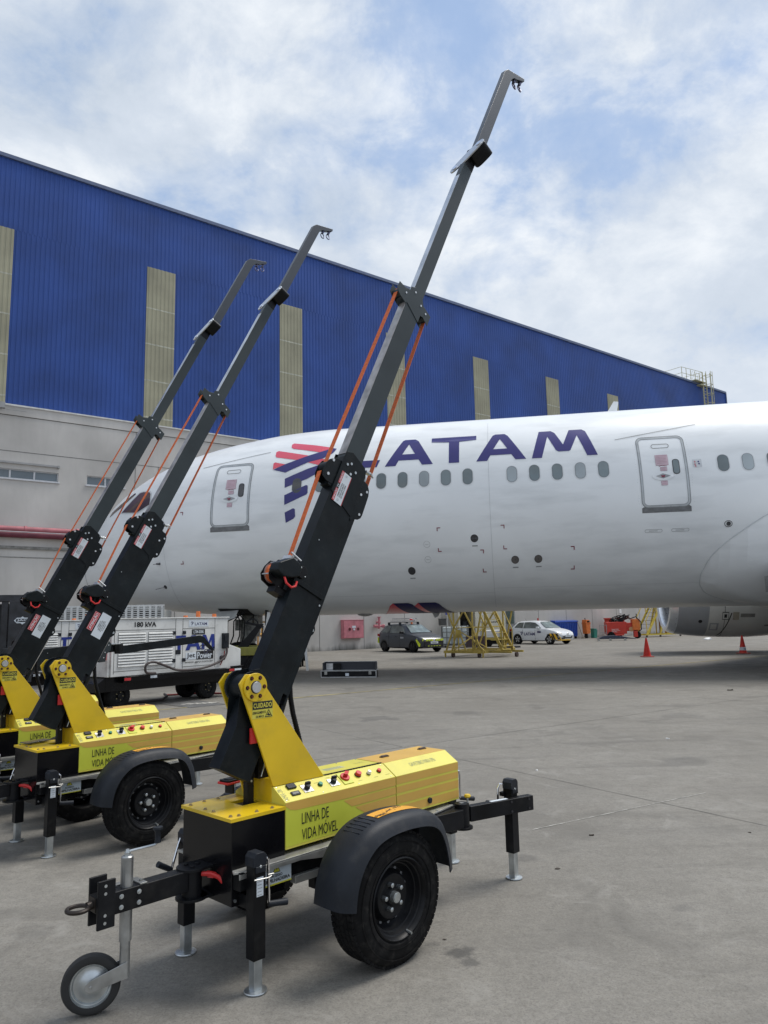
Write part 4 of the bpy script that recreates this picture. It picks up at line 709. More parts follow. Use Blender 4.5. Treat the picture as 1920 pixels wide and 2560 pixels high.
def make_mudguard(root, s):
    P_ = arc_path(); m_ = MB(); n_ = len(P_); Pf = []
    for i in range(n_-1):                                            # Catmull-Rom refinement
        p0, p1, p2, p3 = P_[max(i-1, 0)], P_[i], P_[i+1], P_[min(i+2, n_-1)]
        for k in range(4):
            t = k/4; Pf.append(tuple(0.5*((2*p1[j])+(-p0[j]+p2[j])*t+(2*p0[j]-5*p1[j]+4*p2[j]-p3[j])*t*t+(-p0[j]+3*p1[j]-3*p2[j]+p3[j])*t**3) for j in (0, 1)))
    Pf.append(P_[-1]); cs = [(0.42, 0.0), (0.425, 0.004), (0.50, 0.010), (0.575, 0.008), (0.60, 0.0), (0.618, -0.018), (0.632, -0.045), (0.640, -0.060), (0.632, -0.060), (0.622, -0.042), (0.608, -0.02), (0.592, -0.008), (0.572, -0.001), (0.50, 0.0), (0.43, -0.006), (0.42, -0.010)]
    rings = []
    for i, (x, z) in enumerate(Pf):
        a_, b_ = Pf[max(i-1, 0)], Pf[min(i+1, len(Pf)-1)]; d = Vector((b_[0]-a_[0], b_[1]-a_[1])).normalized(); nx, nz = -d.y, d.x
        if nz < 0 and i in range(8, len(Pf)-8): nx, nz = -nx, -nz
        rings.append([m_._v((x+nx*h, s*y, z+nz*h)) for y, h in cs])
    for i in range(len(rings)-1):
        for j in range(len(cs)): m_.face([rings[i][j], rings[i][(j+1) % len(cs)], rings[i+1][(j+1) % len(cs)], rings[i+1][j]])
    m_.face(rings[0]); m_.face(rings[-1])
    mo = m_.build('mudguard', plastic, root, smooth=50)
    r_ = MB()
    for k in range(5):
        i = 13+k; (x, z), (x2, z2) = Pf[i], Pf[i+1]; r_.bar((x, s*0.452, z+0.0095), (x, s*0.565, z+0.0105), 0.005, 0.003)
    r_.build('mould_rib', plastic, mo)
    if s < 0:
        k = MB(); idx = [18, 19, 20, 21, 22, 23, 24, 25, 26, 27, 28]; row = []
        for i in idx:
            x, z = Pf[i]; row.append([k._v((x, -0.475, z+0.0105)), k._v((x, -0.50, z+0.0115)), k._v((x, -0.555, z+0.0112))])
        for a_, b_ in zip(row, row[1:]):
            for j in (0, 1): k.face([a_[j], b_[j], b_[j+1], a_[j+1]])
        k.build('no_step_sticker', signo, mo, smooth=60)
        k = MB(); zt = lambda x: 0.662+0.0128-0.35*(x-0.10)**2*0.6
        fn = lambda a, b: (a, b, max(zt(a), 0)+0.0012)
        put_text(k, 'PISE', fn, -0.015, 0.055, -0.55, -0.528, bold=0.02); put_text(k, 'NÃO', fn, 0.145, 0.20, -0.505, -0.483, bold=0.02)
        V_, F_ = curve_geo([circ(0.095, -0.515, 0.042, 24, 0.028), circ(0.095, -0.515, 0.038, 24, 0.0245)]); k.geo(V_, F_, fn)
        k.bar((0.065, -0.532, zt(0.07)+0.002), (0.125, -0.498, zt(0.12)+0.002), 0.004, 0.001); k.box(0.075, 0.115, -0.52, -0.512, zt(0.1)+0.001, zt(0.1)+0.0018); k.build('sticker_print', black_v, mo, smooth=0)
def make_jack(root, x, y, top, out_bot, name='jack', crank=None, cpath=None):
    j = MB(); j.box(x-0.032, x+0.032, y-0.03, y+0.03, out_bot, top-0.02); jo_ = j.build(name, black, root, bevel=0.003)
    j = MB(); j.box(x-0.022, x+0.022, y-0.021, y+0.021, 0.012, out_bot+0.02); j.build('inner_leg', zinc, jo_, bevel=0.003)
    j = MB(); j.lathe([(0.0, 0.0), (0.048, 0.0), (0.052, 0.006), (0.050, 0.010), (0.03, 0.013), (0.0, 0.014)], (x, y, 0.0), (0, 0, 1), 28); j.build('foot', zinc, jo_)
    j = MB(); j.prism([(x-0.036, top-0.03), (x+0.036, top-0.03), (x+0.036, top+0.012), (x+0.02, top+0.028), (x-0.022, top+0.028), (x-0.036, top+0.01)], 'y', y-0.034, y+0.034); j.box(x-0.026, x+0.028, y-0.038, y+0.038, top-0.055, top-0.028); j.bolt((x, y-0.034, top-0.03), (0, -1, 0), 0.007, 0.005, 1); j.build('gear_head', [plastic, zinc], jo_, bevel=0.003)
    if crank:
        dx, dy = crank; j = MB(); j.tube([(x, y, top), (x+dx*0.045, y+dy*0.045, top+0.0), (x+dx*0.062, y+dy*0.062, top-0.015), (x+dx*0.066, y+dy*0.066, top-0.2)], 0.0065, 8); co = j.build('crank', chrome, jo_)
        j = MB(); j.cyl((x+dx*0.064, y+dy*0.064, top-0.205), (x+dx*0.16, y+dy*0.16, top-0.212), 0.013, 0.015, 12); j.build('crank_grip', plastic, co)
        j = MB(); j.tube([(x-0.034, y-0.036, top-0.08), (x+0.04, y-0.04, top-0.085), (x+0.06, y-0.04, top-0.08), (x+0.06, y-0.05, top-0.07), (x+0.03, y-0.05, top-0.068)], 0.003, 6); j.build('crank_clip', galv, jo_)
        if cpath: pass
        j = MB(); j.box(x-0.018, x+0.018, y-0.0312, y-0.030, top-0.155, top-0.075)
        for q in range(5): j.box(x-0.014, x+0.012-0.004*(q % 2), y-0.0318, y-0.0312, top-0.15+q*0.014, top-0.147+q*0.014, 1)
        j.build('data_label', [white_v, grey_v], jo_, smooth=0)
    if cpath:
        j = MB(); j.tube(cpath[:-1], 0.0065, 8); j.build('crank', chrome, jo_); j = MB(); j.cyl(cpath[-2], cpath[-1], 0.013, 0.015, 12); j.build('crank_grip', plastic, jo_)
    return jo_
def make_mast(root, ext=0.0, low_sticker=False, th=27.0, retract=False):
    # mast frame: X = across (towards the rear), Z = along the mast, origin on the pivot pin
    YM = Matrix.Translation((0, -0.03, 0)) @ Matrix.Diagonal((1, 0.53, 1, 1))
    def MY():
        k = MB(); k.M = YM; return k
    m_ = MY(); m_.box(0.011, 0.205, -0.085, 0.085, -0.405, 1.42)
    m_.box(0.205, 0.238, -0.078, -0.066, 0.05, 1.20); m_.box(0.205, 0.238, 0.060, 0.072, 0.05, 1.20); m_.box(0.236, 0.246, -0.08, 0.075, 0.0, 1.18)
    for y0, y1 in ((-0.0895, -0.0855), (0.0855, 0.0895)):
        m_.prism([(-0.055, 0.02), (-0.03, 0.075), (0.012, 0.10), (0.13, 0.075), (0.155, -0.02), (0.12, -0.16), (0.012, -0.2), (-0.05, -0.03)], 'y', y0, y1)
    m_.box(0.005, 0.228, -0.104, -0.086, 0.592, 0.618); m_.box(0.0, 0.011, -0.10, 0.09, 0.592, 0.618)
    m_.M = Matrix.Identity(4); m_.cyl((0, -0.100, 0), (0, 0.059, 0), 0.060, n=32); m_.cyl((0, -0.092, 0), (0, -0.080, 0), 0.074, n=32); m_.cyl((0, 0.02, 0), (0, 0.035, 0), 0.078, n=32); m_.M = YM
    cp = [(0.011, 1.18), (0.205, 1.12), (0.205, 1.40), (0.18, 1.445), (0.06, 1.475), (0.011, 1.45)]
    m_.prism(cp, 'y', -0.0935, -0.0855); m_.prism(cp, 'y', 0.0855, 0.0915)
    m_.prism([(0.236, 0.48), (0.236, 0.37), (0.262, 0.39), (0.276, 0.415), (0.278, 0.44), (0.262, 0.465)], 'y', -0.03, -0.014)
    mo = m_.build('mast', dark, root, loc=(-0.412, 0, 1.286), rot=(0, R(th), 0), bevel=0.004)
    def part(mb, name, mats, bevel=0.0, smooth=35, rot=None, loc=None): return mb.build(name, mats, mo, bevel=bevel, smooth=smooth, rot=rot, loc=loc)
    d = MB()
    for v_, u_ in ((0.075, 1.405), (0.125, 1.375), (0.095, 1.345), (0.05, 1.385)): d.cyl((v_, -0.079, u_), (v_, -0.0825, u_), 0.008, n=12)
    d.bolt((0.022, -0.0755, 0.66), (0, -1, 0), 0.006, 0.004); d.bolt((0.06, -0.0755, 0.88), (0, -1, 0), 0.004, 0.003); d.bolt((0.225, -0.071, 0.56), (0, -1, 0), 0.006, 0.004); d.bolt((0.258, -0.046, 0.43), (0, -1, 0), 0.011, 0.004)
    part(d, 'mast_bolt', zinc)
    fp = [(-0.085, 1.30), (-0.072, 1.34), (-0.035, 1.375), (0.011, 1.385), (0.011, 1.22), (-0.04, 1.215), (-0.075, 1.225), (-0.085, 1.25)]
    d = MY(); d.prism(fp, 'y', -0.075, -0.068); d.prism(fp, 'y', 0.049, 0.055)
    d.cyl((-0.045, -0.068, 1.30), (-0.045, 0.049, 1.30), 0.038, n=20); d.box(-0.02, 0.011, -0.07, 0.055, 1.205, 1.23); part(d, 'front_pulley_block', dark, 0.002)
    d = MY()
    for v_, u_ in ((-0.045, 1.352), (-0.045, 1.258)): d.cyl((v_, -0.075, u_), (v_, -0.0805, u_), 0.009, n=12)
    part(d, 'pulley_bolt', alu)
    d = MY()
    for y0, y1 in ((-0.086, -0.079), (0.050, 0.056)): d.prism([(0.200, 1.12), (0.218, 1.10), (0.235, 1.125), (0.262, 1.135), (0.280, 1.155), (0.285, 1.18), (0.280, 1.31), (0.268, 1.345), (0.245, 1.37), (0.200, 1.375)], 'y', y0, y1)
    d.cyl((0.25, -0.079, 1.30), (0.25, 0.05, 1.30), 0.030, n=20); d.cyl((0.25, -0.079, 1.18), (0.25, 0.05, 1.18), 0.026, n=20); part(d, 'rear_pulley_block', dark, 0.002)
    d = MY()
    for v_, u_ in ((0.256, 1.325), (0.260, 1.17), (0.222, 1.285)): d.cyl((v_, -0.086, u_), (v_, -0.0915, u_), 0.008, n=12)
    part(d, 'pulley_bolt', alu)
    d = MB(); d.cyl((0.195, -0.075, 1.43), (0.225, -0.075, 1.435), 0.012, n=10); d.cyl((0.215, -0.078, 1.445), (0.262, -0.078, 1.43), 0.0045, n=8); d.tube([(0.22, -0.07, 1.45), (0.25, -0.07, 1.455), (0.262, -0.075, 1.435), (0.24, -0.075, 1.42)], 0.0022, 5); part(d, 'locking_pin', zinc)
    # second section
    L2 = 2.79 if not retract else 1.58
    d = MY(); d.box(0.022, 0.158, -0.066, 0.066, 1.0, L2); sp_ = [(0.012, L2-0.10), (0.012, L2+0.03), (0.05, L2+0.055), (0.13, L2+0.04), (0.165, L2-0.02), (0.165, L2-0.16)]
    d.prism(sp_, 'y', -0.0725, -0.0665); d.prism(sp_, 'y', 0.0665, 0.0725)
    part(d, 'second_section', mastgrey, 0.003)
    if not retract: d = MY(); d.box(0.0185, 0.0222, -0.060, 0.060, 1.45, L2-0.10); part(d, 'wear_sheen_strip', mat('stained bare aluminium', (0.42, 0.41, 0.40), 0.45, 0.6, var=0.2, vs=9))
    for p_, nm in (([(0.022, L2-0.12), (-0.05, L2-0.105), (-0.090, L2-0.08), (-0.090, L2-0.02), (-0.035, L2-0.02), (0.022, L2+0.005)], 'top_pulley_block'), ([(0.158, L2-0.10), (0.19, L2-0.09), (0.25, L2-0.115), (0.25, L2-0.03), (0.19, L2-0.015), (0.158, L2-0.01)], 'rear_top_pulley')):
        d = MY(); d.prism(p_, 'y', -0.072, -0.064); d.prism(p_, 'y', 0.052, 0.058); v_ = -0.04 if nm[0] == 't' else 0.215
        d.cyl((v_, -0.064, L2-0.065), (v_, 0.052, L2-0.065), 0.028, n=18); part(d, nm, mastgrey, 0.002)
    d = MY()
    for v_, u_ in ((-0.01, L2-0.05), (0.06, L2+0.02), (0.14, L2-0.03), (0.2, L2-0.05)): d.cyl((v_, -0.073, u_), (v_, -0.0785, u_), 0.007, n=12)
    part(d, 'pulley_bolt', alu)
    E_ = ext if not retract else -2.60; d = MY(); d.box(0.050, 0.148, -0.045, 0.045, L2-0.35, 4.20+E_); part(d, 'third_section', mastgrey, 0.003)
    if not retract: d = MY(); d.box(0.0465, 0.0502, -0.040, 0.040, L2+0.06, 4.05+E_); part(d, 'wear_sheen_strip', mat('pale satin aluminium', (0.55, 0.57, 0.60), 0.3, 0.7, var=0.1, vs=9))  # pale strip paints the sky's reflection on the third section's front face
    o_ = 4.05+E_
    fc_ = Vector((0, -0.044, o_+0.23)); ax = Vector((0, -0.70, 0.714)); tr = Vector((0, 0.714, 0.70)); pts = []; sg = lambda q, e: (abs(q)**e)*(1 if q > 0 else -1)
    hl_ = 0.170 if not retract else 0.085
    for i in range(32):
        a = 2*math.pi*i/32; q_ = fc_+ax*hl_*sg(math.cos(a), 0.8)+tr*0.043*sg(math.sin(a), 0.75); pts.append((q_.y, q_.z))
    d = MB(); d.prism(pts, 'x', 0.050, 0.0615); part(d, 'joint_flange', mat('pale satin aluminium', (0, 0, 0)), 0.002)
    d = MB()
    for q in (-0.72, 0.72): p_ = fc_+ax*hl_*q; d.cyl((0.050, p_.y, p_.z), (0.044, p_.y, p_.z), 0.021, n=16)
    part(d, 'flange_bolt', chrome)
    pts = []
    for i in range(20):
        a = 2*math.pi*i/20; q_ = fc_+ax*(hl_*0.52+hl_*0.47*sg(math.cos(a), 0.7))+tr*0.041*sg(math.sin(a), 0.6); pts.append((q_.y, q_.z))
    d = MB(); d.prism(pts, 'x', 0.0625, 0.175); d.box(0.064, 0.15, -0.056, -0.005, o_+0.14, o_+0.34); part(d, 'fold_joint', black, 0.006)
    d = MB(); d.prism([(0.092, o_+0.22), (0.186, o_+0.30), (0.186, o_+1.42), (0.205, o_+1.475), (0.25, o_+1.515), (0.322, o_+1.595), (0.312, o_+1.62), (0.115, o_+1.47), (0.092, o_+1.42)], 'y', -0.052, -0.008); part(d, 'tip_arm', dark if retract else mat('skylit powder coat', (0.045, 0.054, 0.070), 0.4, var=0.08, vs=3), 0.003)  # raised arms get a lighter coat, with sky light put into its colour
    for k, (v_, u_) in enumerate(((0.232, o_+1.495), (0.298, o_+1.555))):
        d = MB(); d.box(v_-0.010, v_+0.010, -0.04, -0.02, u_-0.03, u_+0.03)
        c_ = Vector((v_+0.016, -0.03, u_-0.055)); d.tube([c_+Vector((0.026*math.cos(2*math.pi*i/16), 0.010*math.sin(2*math.pi*i/16)+0.004*k, 0.034*math.sin(2*math.pi*i/16))) for i in range(16)], 0.0055, 6, close=True); part(d, 'snap_hook', mat('blued steel hook', (0.10, 0.10, 0.16), 0.3, 0.8))
    # winch
    wp = [(-0.125, 0.62), (-0.105, 0.665), (-0.02, 0.70), (0.0, 0.66), (0.0, 0.55), (-0.03, 0.53), (-0.11, 0.545), (-0.13, 0.575)]
    d = MB(); d.prism(wp, 'y', 0.038, 0.043); d.prism(wp, 'y', -0.032, -0.027); d.box(-0.06, 0.011, -0.04, 0.03, 0.50, 0.535); d.box(-0.02, 0.011, -0.05, 0.03, 0.535, 0.69)
    for v_, u_ in ((-0.10, 0.655), (-0.12, 0.575), (-0.04, 0.54)): d.cyl((v_, -0.032, u_), (v_, 0.04, u_), 0.004, n=8, mi=1)
    part(d, 'winch', [black, alu], 0.001)
    d = MB(); d.cyl((-0.062, -0.027, 0.61), (-0.062, 0.036, 0.61), 0.050, n=28); d.build('strap_reel', strap_m, mo)
    d = MB(); d.cyl((-0.062, 0.032, 0.61), (-0.062, 0.0375, 0.61), 0.058, n=28); d.build('reel_flange', alu, mo)
    d = MB(); d.prism([(-0.142, 0.625), (-0.075, 0.69), (-0.015, 0.685), (0.008, 0.655), (0.004, 0.615), (-0.030, 0.592), (-0.085, 0.570), (-0.140, 0.580)], 'y', -0.112, -0.034); part(d, 'motor_housing', dark, 0.008)
    d = MB(); d.cyl((0.026, -0.100, 0.655), (0.026, -0.076, 0.655), 0.033, n=28); d.bolt((0.004, -0.100, 0.672), (0, -1, 0), 0.004, 0.003, 1); d.bolt((0.048, -0.100, 0.640), (0, -1, 0), 0.004, 0.003, 1); part(d, 'gear_cover', [black, zinc], 0.003)
    d = MB(); d.cyl((-0.07, -0.065, 0.728), (0.0, -0.078, 0.712), 0.0055, n=8); d.box(-0.065, -0.01, -0.06, 0.0, 0.69, 0.715); part(d, 'strap_guide', [alu])
    d = MB(); d.tube([(-0.075, -0.10, 0.575), (-0.06, -0.116, 0.545), (-0.02, -0.116, 0.540), (0.005, -0.110, 0.56), (0.010, -0.10, 0.59)], 0.006, 8); part(d, 'winch_cable', red)
    def strapp(a, b, name='strap'):
        k = MB(); wd = 0.017; A_, B_ = Vector(a), Vector(b); dd = (B_-A_).normalized(); nn = Vector((0, 1, 0)).cross(dd).normalized()*0.0018; Y = Vector((0, wd, 0)); k.hexa([A_-Y-nn, A_+Y-nn, A_+Y+nn, A_-Y+nn, B_-Y-nn, B_+Y-nn, B_+Y+nn, B_-Y+nn]); part(k, name, strap_m, smooth=0)
    if not retract:
        strapp((-0.045, -0.03, 0.70), (-0.078, -0.03, 1.26)); strapp((-0.064, -0.03, 1.33), (-0.062, -0.03, L2-0.045)); strapp((0.272, -0.03, 1.35), (0.238, -0.03, L2-0.08))
    d = MB(); d.cyl((0.256, -0.036, 0.43), (0.252, -0.036, 0.05), 0.009, n=12); part(d, 'strut_rod', chrome); d = MB(); d.cyl((0.252, -0.036, 0.05), (0.268, -0.036, -0.12), 0.018, n=14); part(d, 'strut_body', black)
    # stickers
    def st(mb, x0, x1, z0, z1, mi, o=0.0006): mb.poly([(x0, -0.0797-o, z0), (x1, -0.0797-o, z0), (x1, -0.0797-o, z1), (x0, -0.0797-o, z1)], mi)
    d = MB(); d.box(0.034, 0.114, -0.0802, -0.0797, 1.135, 1.33, 0); st(d, 0.034, 0.052, 1.135, 1.215, 1, 0.0009); st(d, 0.034, 0.052, 1.25, 1.33, 1, 0.0009); st(d, 0.034, 0.052, 1.215, 1.25, 2, 0.0009); st(d, 0.110, 0.114, 1.135, 1.33, 1, 0.0009)
    fz2 = lambda a, b: (b, -0.0811, a)
    put_text(d, 'ATENÇÃO', fz2, 1.140, 1.211, 0.0490, 0.0365, 0, 0.03); put_text(d, 'ATENÇÃO', fz2, 1.254, 1.326, 0.0490, 0.0365, 0, 0.03); put_text(d, 'TT', fz2, 1.222, 1.243, 0.0485, 0.0375, 0, 0.03)
    for i, t_ in enumerate(('PERMITIDO PARA', 'DOIS USUARIOS', 'DE 100KG CADA')): put_text(d, t_, fz2, 1.175, 1.262, 0.070+i*0.0135, 0.0605+i*0.0135, 2, 0.01)
    for i in range(2): d.tube([(0.075, -0.0808, 1.148+i*0.16), (0.082, -0.0808, 1.155+i*0.16), (0.075, -0.0808, 1.162+i*0.16), (0.068, -0.0808, 1.155+i*0.16)], 0.0008, 4, 3, close=True)
    part(d, 'load_sticker', [white_v, red_v, black_v, grey_v], smooth=0)
    if low_sticker:
        fz3 = lambda a, b: (b, -0.0770, a); d = MB(); d.box(0.030, 0.078, -0.0758, -0.0752, 0.352, 0.505, 1); d.box(0.088, 0.172, -0.0758, -0.0752, 0.325, 0.525, 0)
        d.prism([(0.033, 0.355), (0.075, 0.355), (0.075, 0.502), (0.033, 0.502)], 'y', -0.0762, -0.0758, 0); d.prism([(0.035, 0.357), (0.073, 0.357), (0.073, 0.500), (0.035, 0.500)], 'y', -0.0766, -0.0762, 1)
        put_text(d, 'ATENÇÃO', fz3, 0.362, 0.495, 0.069, 0.037, 0, 0.03)
        for i, (t_, a_, b_) in enumerate((('SOMENTE', 0.40, 0.455), ('MOVIMENTAR', 0.385, 0.465), ('MASTRO COM', 0.385, 0.465), ('EQUIPAMENTO', 0.38, 0.47), ('PATOLADO', 0.395, 0.45))): put_text(d, t_, fz3, a_, b_, 0.112+i*0.0125, 0.1035+i*0.0125, 2, 0.01)
        part(d, 'warning_sticker', [white_v, red_v, black_v], smooth=0)
    return mo
def make_trailer(label, low_sticker=False, th=27.0, ext=0.0, retract=False, lite=False):
    t = empty('lifeline_mast_trailer', (0, 0, 0)); tag(t, label, 'trailer', 'yellow lifeline mast trailers parked in a row')
    # chassis
    c = MB(); c.box(-0.36, -0.29, -0.205, 0.205, 0.39, 0.49); c.box(-0.36, 0.98, -0.215, -0.155, 0.40, 0.492); c.box(-0.36, 0.98, 0.155, 0.215, 0.40, 0.492); c.box(0.90, 0.98, -0.2, 0.2, 0.40, 0.492)
    c.prism([(0.60, -0.26), (0.93, -0.31), (1.0, -0.27), (1.0, -0.16), (0.60, -0.16)], 'z', 0.385, 0.488); c.prism([(0.60, 0.26), (0.93, 0.31), (1.0, 0.27), (1.0, 0.16), (0.60, 0.16)], 'z', 0.385, 0.488)
    c.box(0.04, 0.10, -0.50, 0.50, 0.272, 0.322); c.box(-0.12, 0.2, -0.21, -0.16, 0.30, 0.41); c.box(-0.12, 0.2, 0.16, 0.21, 0.30, 0.41)
    for s in (-1, 1): c.box(-0.595, -0.47, s*0.205, s*0.262, 0.42, 0.50); c.box(-0.56, -0.49, min(s*0.2, s*0.26), max(s*0.2, s*0.26), 0.34, 0.40)
    c.build('chassis', black, t, bevel=0.004)
    c = MB(); c.prism([(-0.298, -0.262), (0.70, -0.262), (0.95, -0.222), (0.95, 0.222), (0.70, 0.262), (-0.298, 0.262)], 'z', 0.4925, 0.5015); c.prism([(-0.615, -0.240), (-0.57, -0.262), (-0.298, -0.262), (-0.298, -0.209), (-0.60, -0.209)], 'z', 0.4925, 0.5015); c.box(-0.60, -0.298, 0.209, 0.262, 0.4925, 0.5015); c.prism([(-0.598, 0.47), (-0.598, 0.4925), (0.70, 0.4925), (-0.10, 0.455), (-0.25, 0.475)], 'y', -0.262, -0.258)
    c.build('deck_plate', galv, t, bevel=0.001)
    c = MB(); 
    for x_ in (-0.46, 0.62, 0.78): c.bolt((x_, -0.24, 0.5015), (0, 0, 1), 0.008, 0.006)
    for z_ in (0.37, 0.43): c.bolt((-0.585, -0.2080, z_), (0, -1, 0), 0.007, 0.006); c.bolt((-0.47, -0.2080, z_), (0, -1, 0), 0.007, 0.006)
    c.build('deck_bolt', zinc, t)
    c = MB(); c.box(-0.602, -0.3005, -0.2075, 0.2075, 0.345, 0.706); c.build('winch_box', mat('gloss black panel', (0.005, 0.005, 0.006), 0.2, var=0.2, vs=3, spec=0.22, coat=0.05), t, bevel=0.003)
    # lid with slot
    c = MB(); X0, X1, Y0, Y1 = -0.611, -0.299, -0.2125, 0.2125; sx0, sx1, sy0, sy1 = -0.425, -0.315, -0.035, 0.075
    for a in ((X0, sx0, Y0, Y1), (sx1, X1, Y0, Y1), (sx0, sx1, Y0, sy0), (sx0, sx1, sy1, Y1)): c.box(a[0], a[1], a[2], a[3], 0.7065, 0.7215)
    bmesh.ops.remove_doubles(c.bm, verts=c.bm.verts, dist=1e-5); c.build('lid', yellow, t, bevel=0.0)
    c = MB(); c.box(sx0-0.005, sx1+0.005, sy0-0.005, sy1+0.005, 0.7062, 0.7075); c.build('lid_slot', black_v, t, smooth=0)
    c = MB()
    for x_, y_ in ((-0.585, -0.17), (-0.585, -0.03), (-0.585, 0.04), (-0.585, 0.17), (-0.50, 0.185), (-0.42, 0.185), (-0.55, -0.185), (-0.45, -0.185), (-0.36, -0.185)): c.cyl((x_, y_, 0.7215), (x_, y_, 0.7235), 0.010, n=14); c.bolt((x_, y_, 0.7235), (0, 0, 1), 0.0072, 0.006)
    c.build('lid_bolt', mat('bronze bolt', (0.40, 0.33, 0.22), 0.35, 0.8), t)
    # console
    prof = [(-0.2088, 0.5205), (0.2088, 0.5205), (0.2088, 0.7367), (0.1108, 0.7961), (-0.1108, 0.7961), (-0.2088, 0.7367)]
    for nm, x0, x1, x2 in (('control_cabinet', -0.2987, 0.4715, 1), ('rear_box', 0.4765, 1.023, 0)):
        c = MB(); c.prism(prof, 'x', x0, x1, mi=0, mend=0); bo = c.build(nm, lemon, t, bevel=0.003, smooth=0)
        if x2: cab = bo
        else: rb = bo
    c = MB(); c.box(0.4715, 0.4765, -0.200, 0.200, 0.53, 0.73); c.build('cabinet_seam', black_v, t, smooth=0)
    S_ = ysurf(-0.2088, 0.0008); c = MB()
    def pq(pts, mi, o=0.0008): c.poly([(x, -0.2088-o, z) for x, z in pts], mi)
    pq([(-0.2985, 0.533), (0.32, 0.533), (0.32, 0.545), (0.075, 0.685), (-0.2985, 0.73)], 1, 0.0007)
    pq([(-0.2985, 0.7345), (0.471, 0.7345), (0.471, 0.690), (0.060, 0.688), (-0.235, 0.693), (-0.268, 0.700), (-0.2985, 0.72)], 0, 0.0014)
    pq([(0.080, 0.678), (0.471, 0.681), (0.471, 0.645), (0.137, 0.641)], 0, 0.0014); pq([(0.162, 0.632), (0.471, 0.635), (0.471, 0.533), (0.31, 0.533), (0.227, 0.594)], 0, 0.0014)
    for a_, b_ in ((0.573, 0.584),): pq([(0.25, a_), (0.471, a_+0.002), (0.471, b_+0.002), (0.25, b_)], 2, 0.002)
    put_text(c, 'LINHA DE', ysurf(-0.2088, 0.0024), -0.199, -0.024, 0.620, 0.672, 3, 0.0); put_text(c, 'VIDA MÓVEL', ysurf(-0.2088, 0.0024), -0.199, 0.036, 0.545, 0.6105, 3, 0.0)
    c.build('side_livery', [orange_v, lime, lemon, black_v], cab, smooth=0)
    c = MB()
    for a_, b_ in ((0.7345, 0.693), (0.680, 0.6455), (0.632, 0.588), (0.575, 0.532)): pq([(0.478, a_), (1.0215, a_), (1.0215, b_), (0.478, b_)], 0)
    c.prism([(0.478, -0.109), (1.0215, -0.109), (1.0215, 0.109), (0.478, 0.109)], 'z', 0.7962, 0.7968, 0)
    c.build('box_livery', [orange_v], rb, smooth=0)
    c = MB(); c.cyl((0.749, -0.2090, 0.562), (0.749, -0.2150, 0.562), 0.016, n=18); c.prism([(0.738, 0.575), (0.760, 0.575), (0.764, 0.562), (0.757, 0.545), (0.741, 0.545), (0.735, 0.562)], 'y', -0.2215, -0.2150); c.build('box_lock', plastic, rb, bevel=0.002)
    c = MB(); c.box(0.585, 0.645, 0.005, 0.028, 0.797, 0.803); c.box(0.92, 0.98, 0.005, 0.028, 0.797, 0.803); c.box(0.592, 0.64, 0.008, 0.025, 0.803, 0.807); c.box(0.927, 0.975, 0.008, 0.025, 0.803, 0.807); c.build('hinge', mat('brown hinge', (0.08, 0.06, 0.05), 0.5), rb, smooth=0)
    # slope plane mapping: s across 0..1 (bottom..top)
    def sp(x, s, o=0.0): return (x, -0.2088+0.098*s-0.518*o, 0.7367+0.0594*s+0.855*o)
    c = MB(); f = lambda a, b: sp(a, b, 0.0012)
    put_text(c, 'GAVETEIRO PARA EPIs', f, 0.645, 0.865, 0.40, 0.66, 0, 0.0); c.build('box_lettering', mat('faded green print', (0.30, 0.31, 0.13)), rb, smooth=0)
    c = MB(); f2 = lambda a, b: sp(-0.262-b*0.03, a, 0.0012); put_text(c, 'AMX-7R', f2, 0.10, 0.82, 0.1, 1.0, 0, 0.0)
    for x_, s0_ in ((-0.155, .78), (-0.06, .70), (0.03, .85), (0.21, .25), (0.33, .25), (0.42, .25)): c.box(x_, x_+0.03, *(lambda p, q: (p[1], q[1], p[2]+0.001, p[2]+0.0015))(sp(0, s0_, 0), sp(0, s0_+0.03, 0)))
    c.build('panel_lettering', mat('faded green print', (0, 0, 0)), cab, smooth=0)
    up = Vector((0, -0.518, 0.855))
    def knob(x, s, r, h, mats, name, extra=None, n=20):
        k = MB(); p = Vector(sp(x, s)); k.cyl(p, p+up*0.004, r*1.15, r*1.15, n, 1); k.cyl(p+up*0.004, p+up*h, r, r*0.96, n, 0)
        if extra: extra(k, p)
        return k.build(name, mats, cab, bevel=0.001)
    def plate(x0, x1, s0, s1, h, m_, name, m2=None):
        k = MB(); P_ = [sp(x0, s0, 0.0005), sp(x1, s0, 0.0005), sp(x1, s1, 0.0005), sp(x0, s1, 0.0005)]; k.hexa(P_+[tuple(Vector(q)+up*h) for q in P_]); return k.build(name, m_, cab, bevel=0.0012)
    plate(-0.231, -0.179, 0.66, 0.92, 0.010, plastic, 'power_socket'); plate(-0.234, -0.182, 0.26, 0.48, 0.006, plastic, 'display'); plate(-0.227, -0.190, 0.31, 0.43, 0.0072, mat('lcd grey', (0.22, 0.22, 0.2), 0.2), 'display_glass')
    for x_ in (-0.123, 0.054):
        plate(x_-0.030, x_+0.030, 0.28, 0.74, 0.003, mat('steel plate', (0.5, 0.5, 0.5), 0.3, 0.9), 'switch_plate')
        knob(x_, 0.52, 0.014, 0.022, [plastic, plastic], 'rotary_switch', lambda k, p: k.hexa([tuple(p+Vector(q)) for q in ((-0.018, 0, 0.016), (-0.010, -0.006, 0.014), (0.020, -0.008, 0.018), (0.010, 0.006, 0.022), (-0.018, -0.008, 0.036), (-0.010, -0.012, 0.032), (0.018, -0.012, 0.032), (0.010, -0.004, 0.036))]))
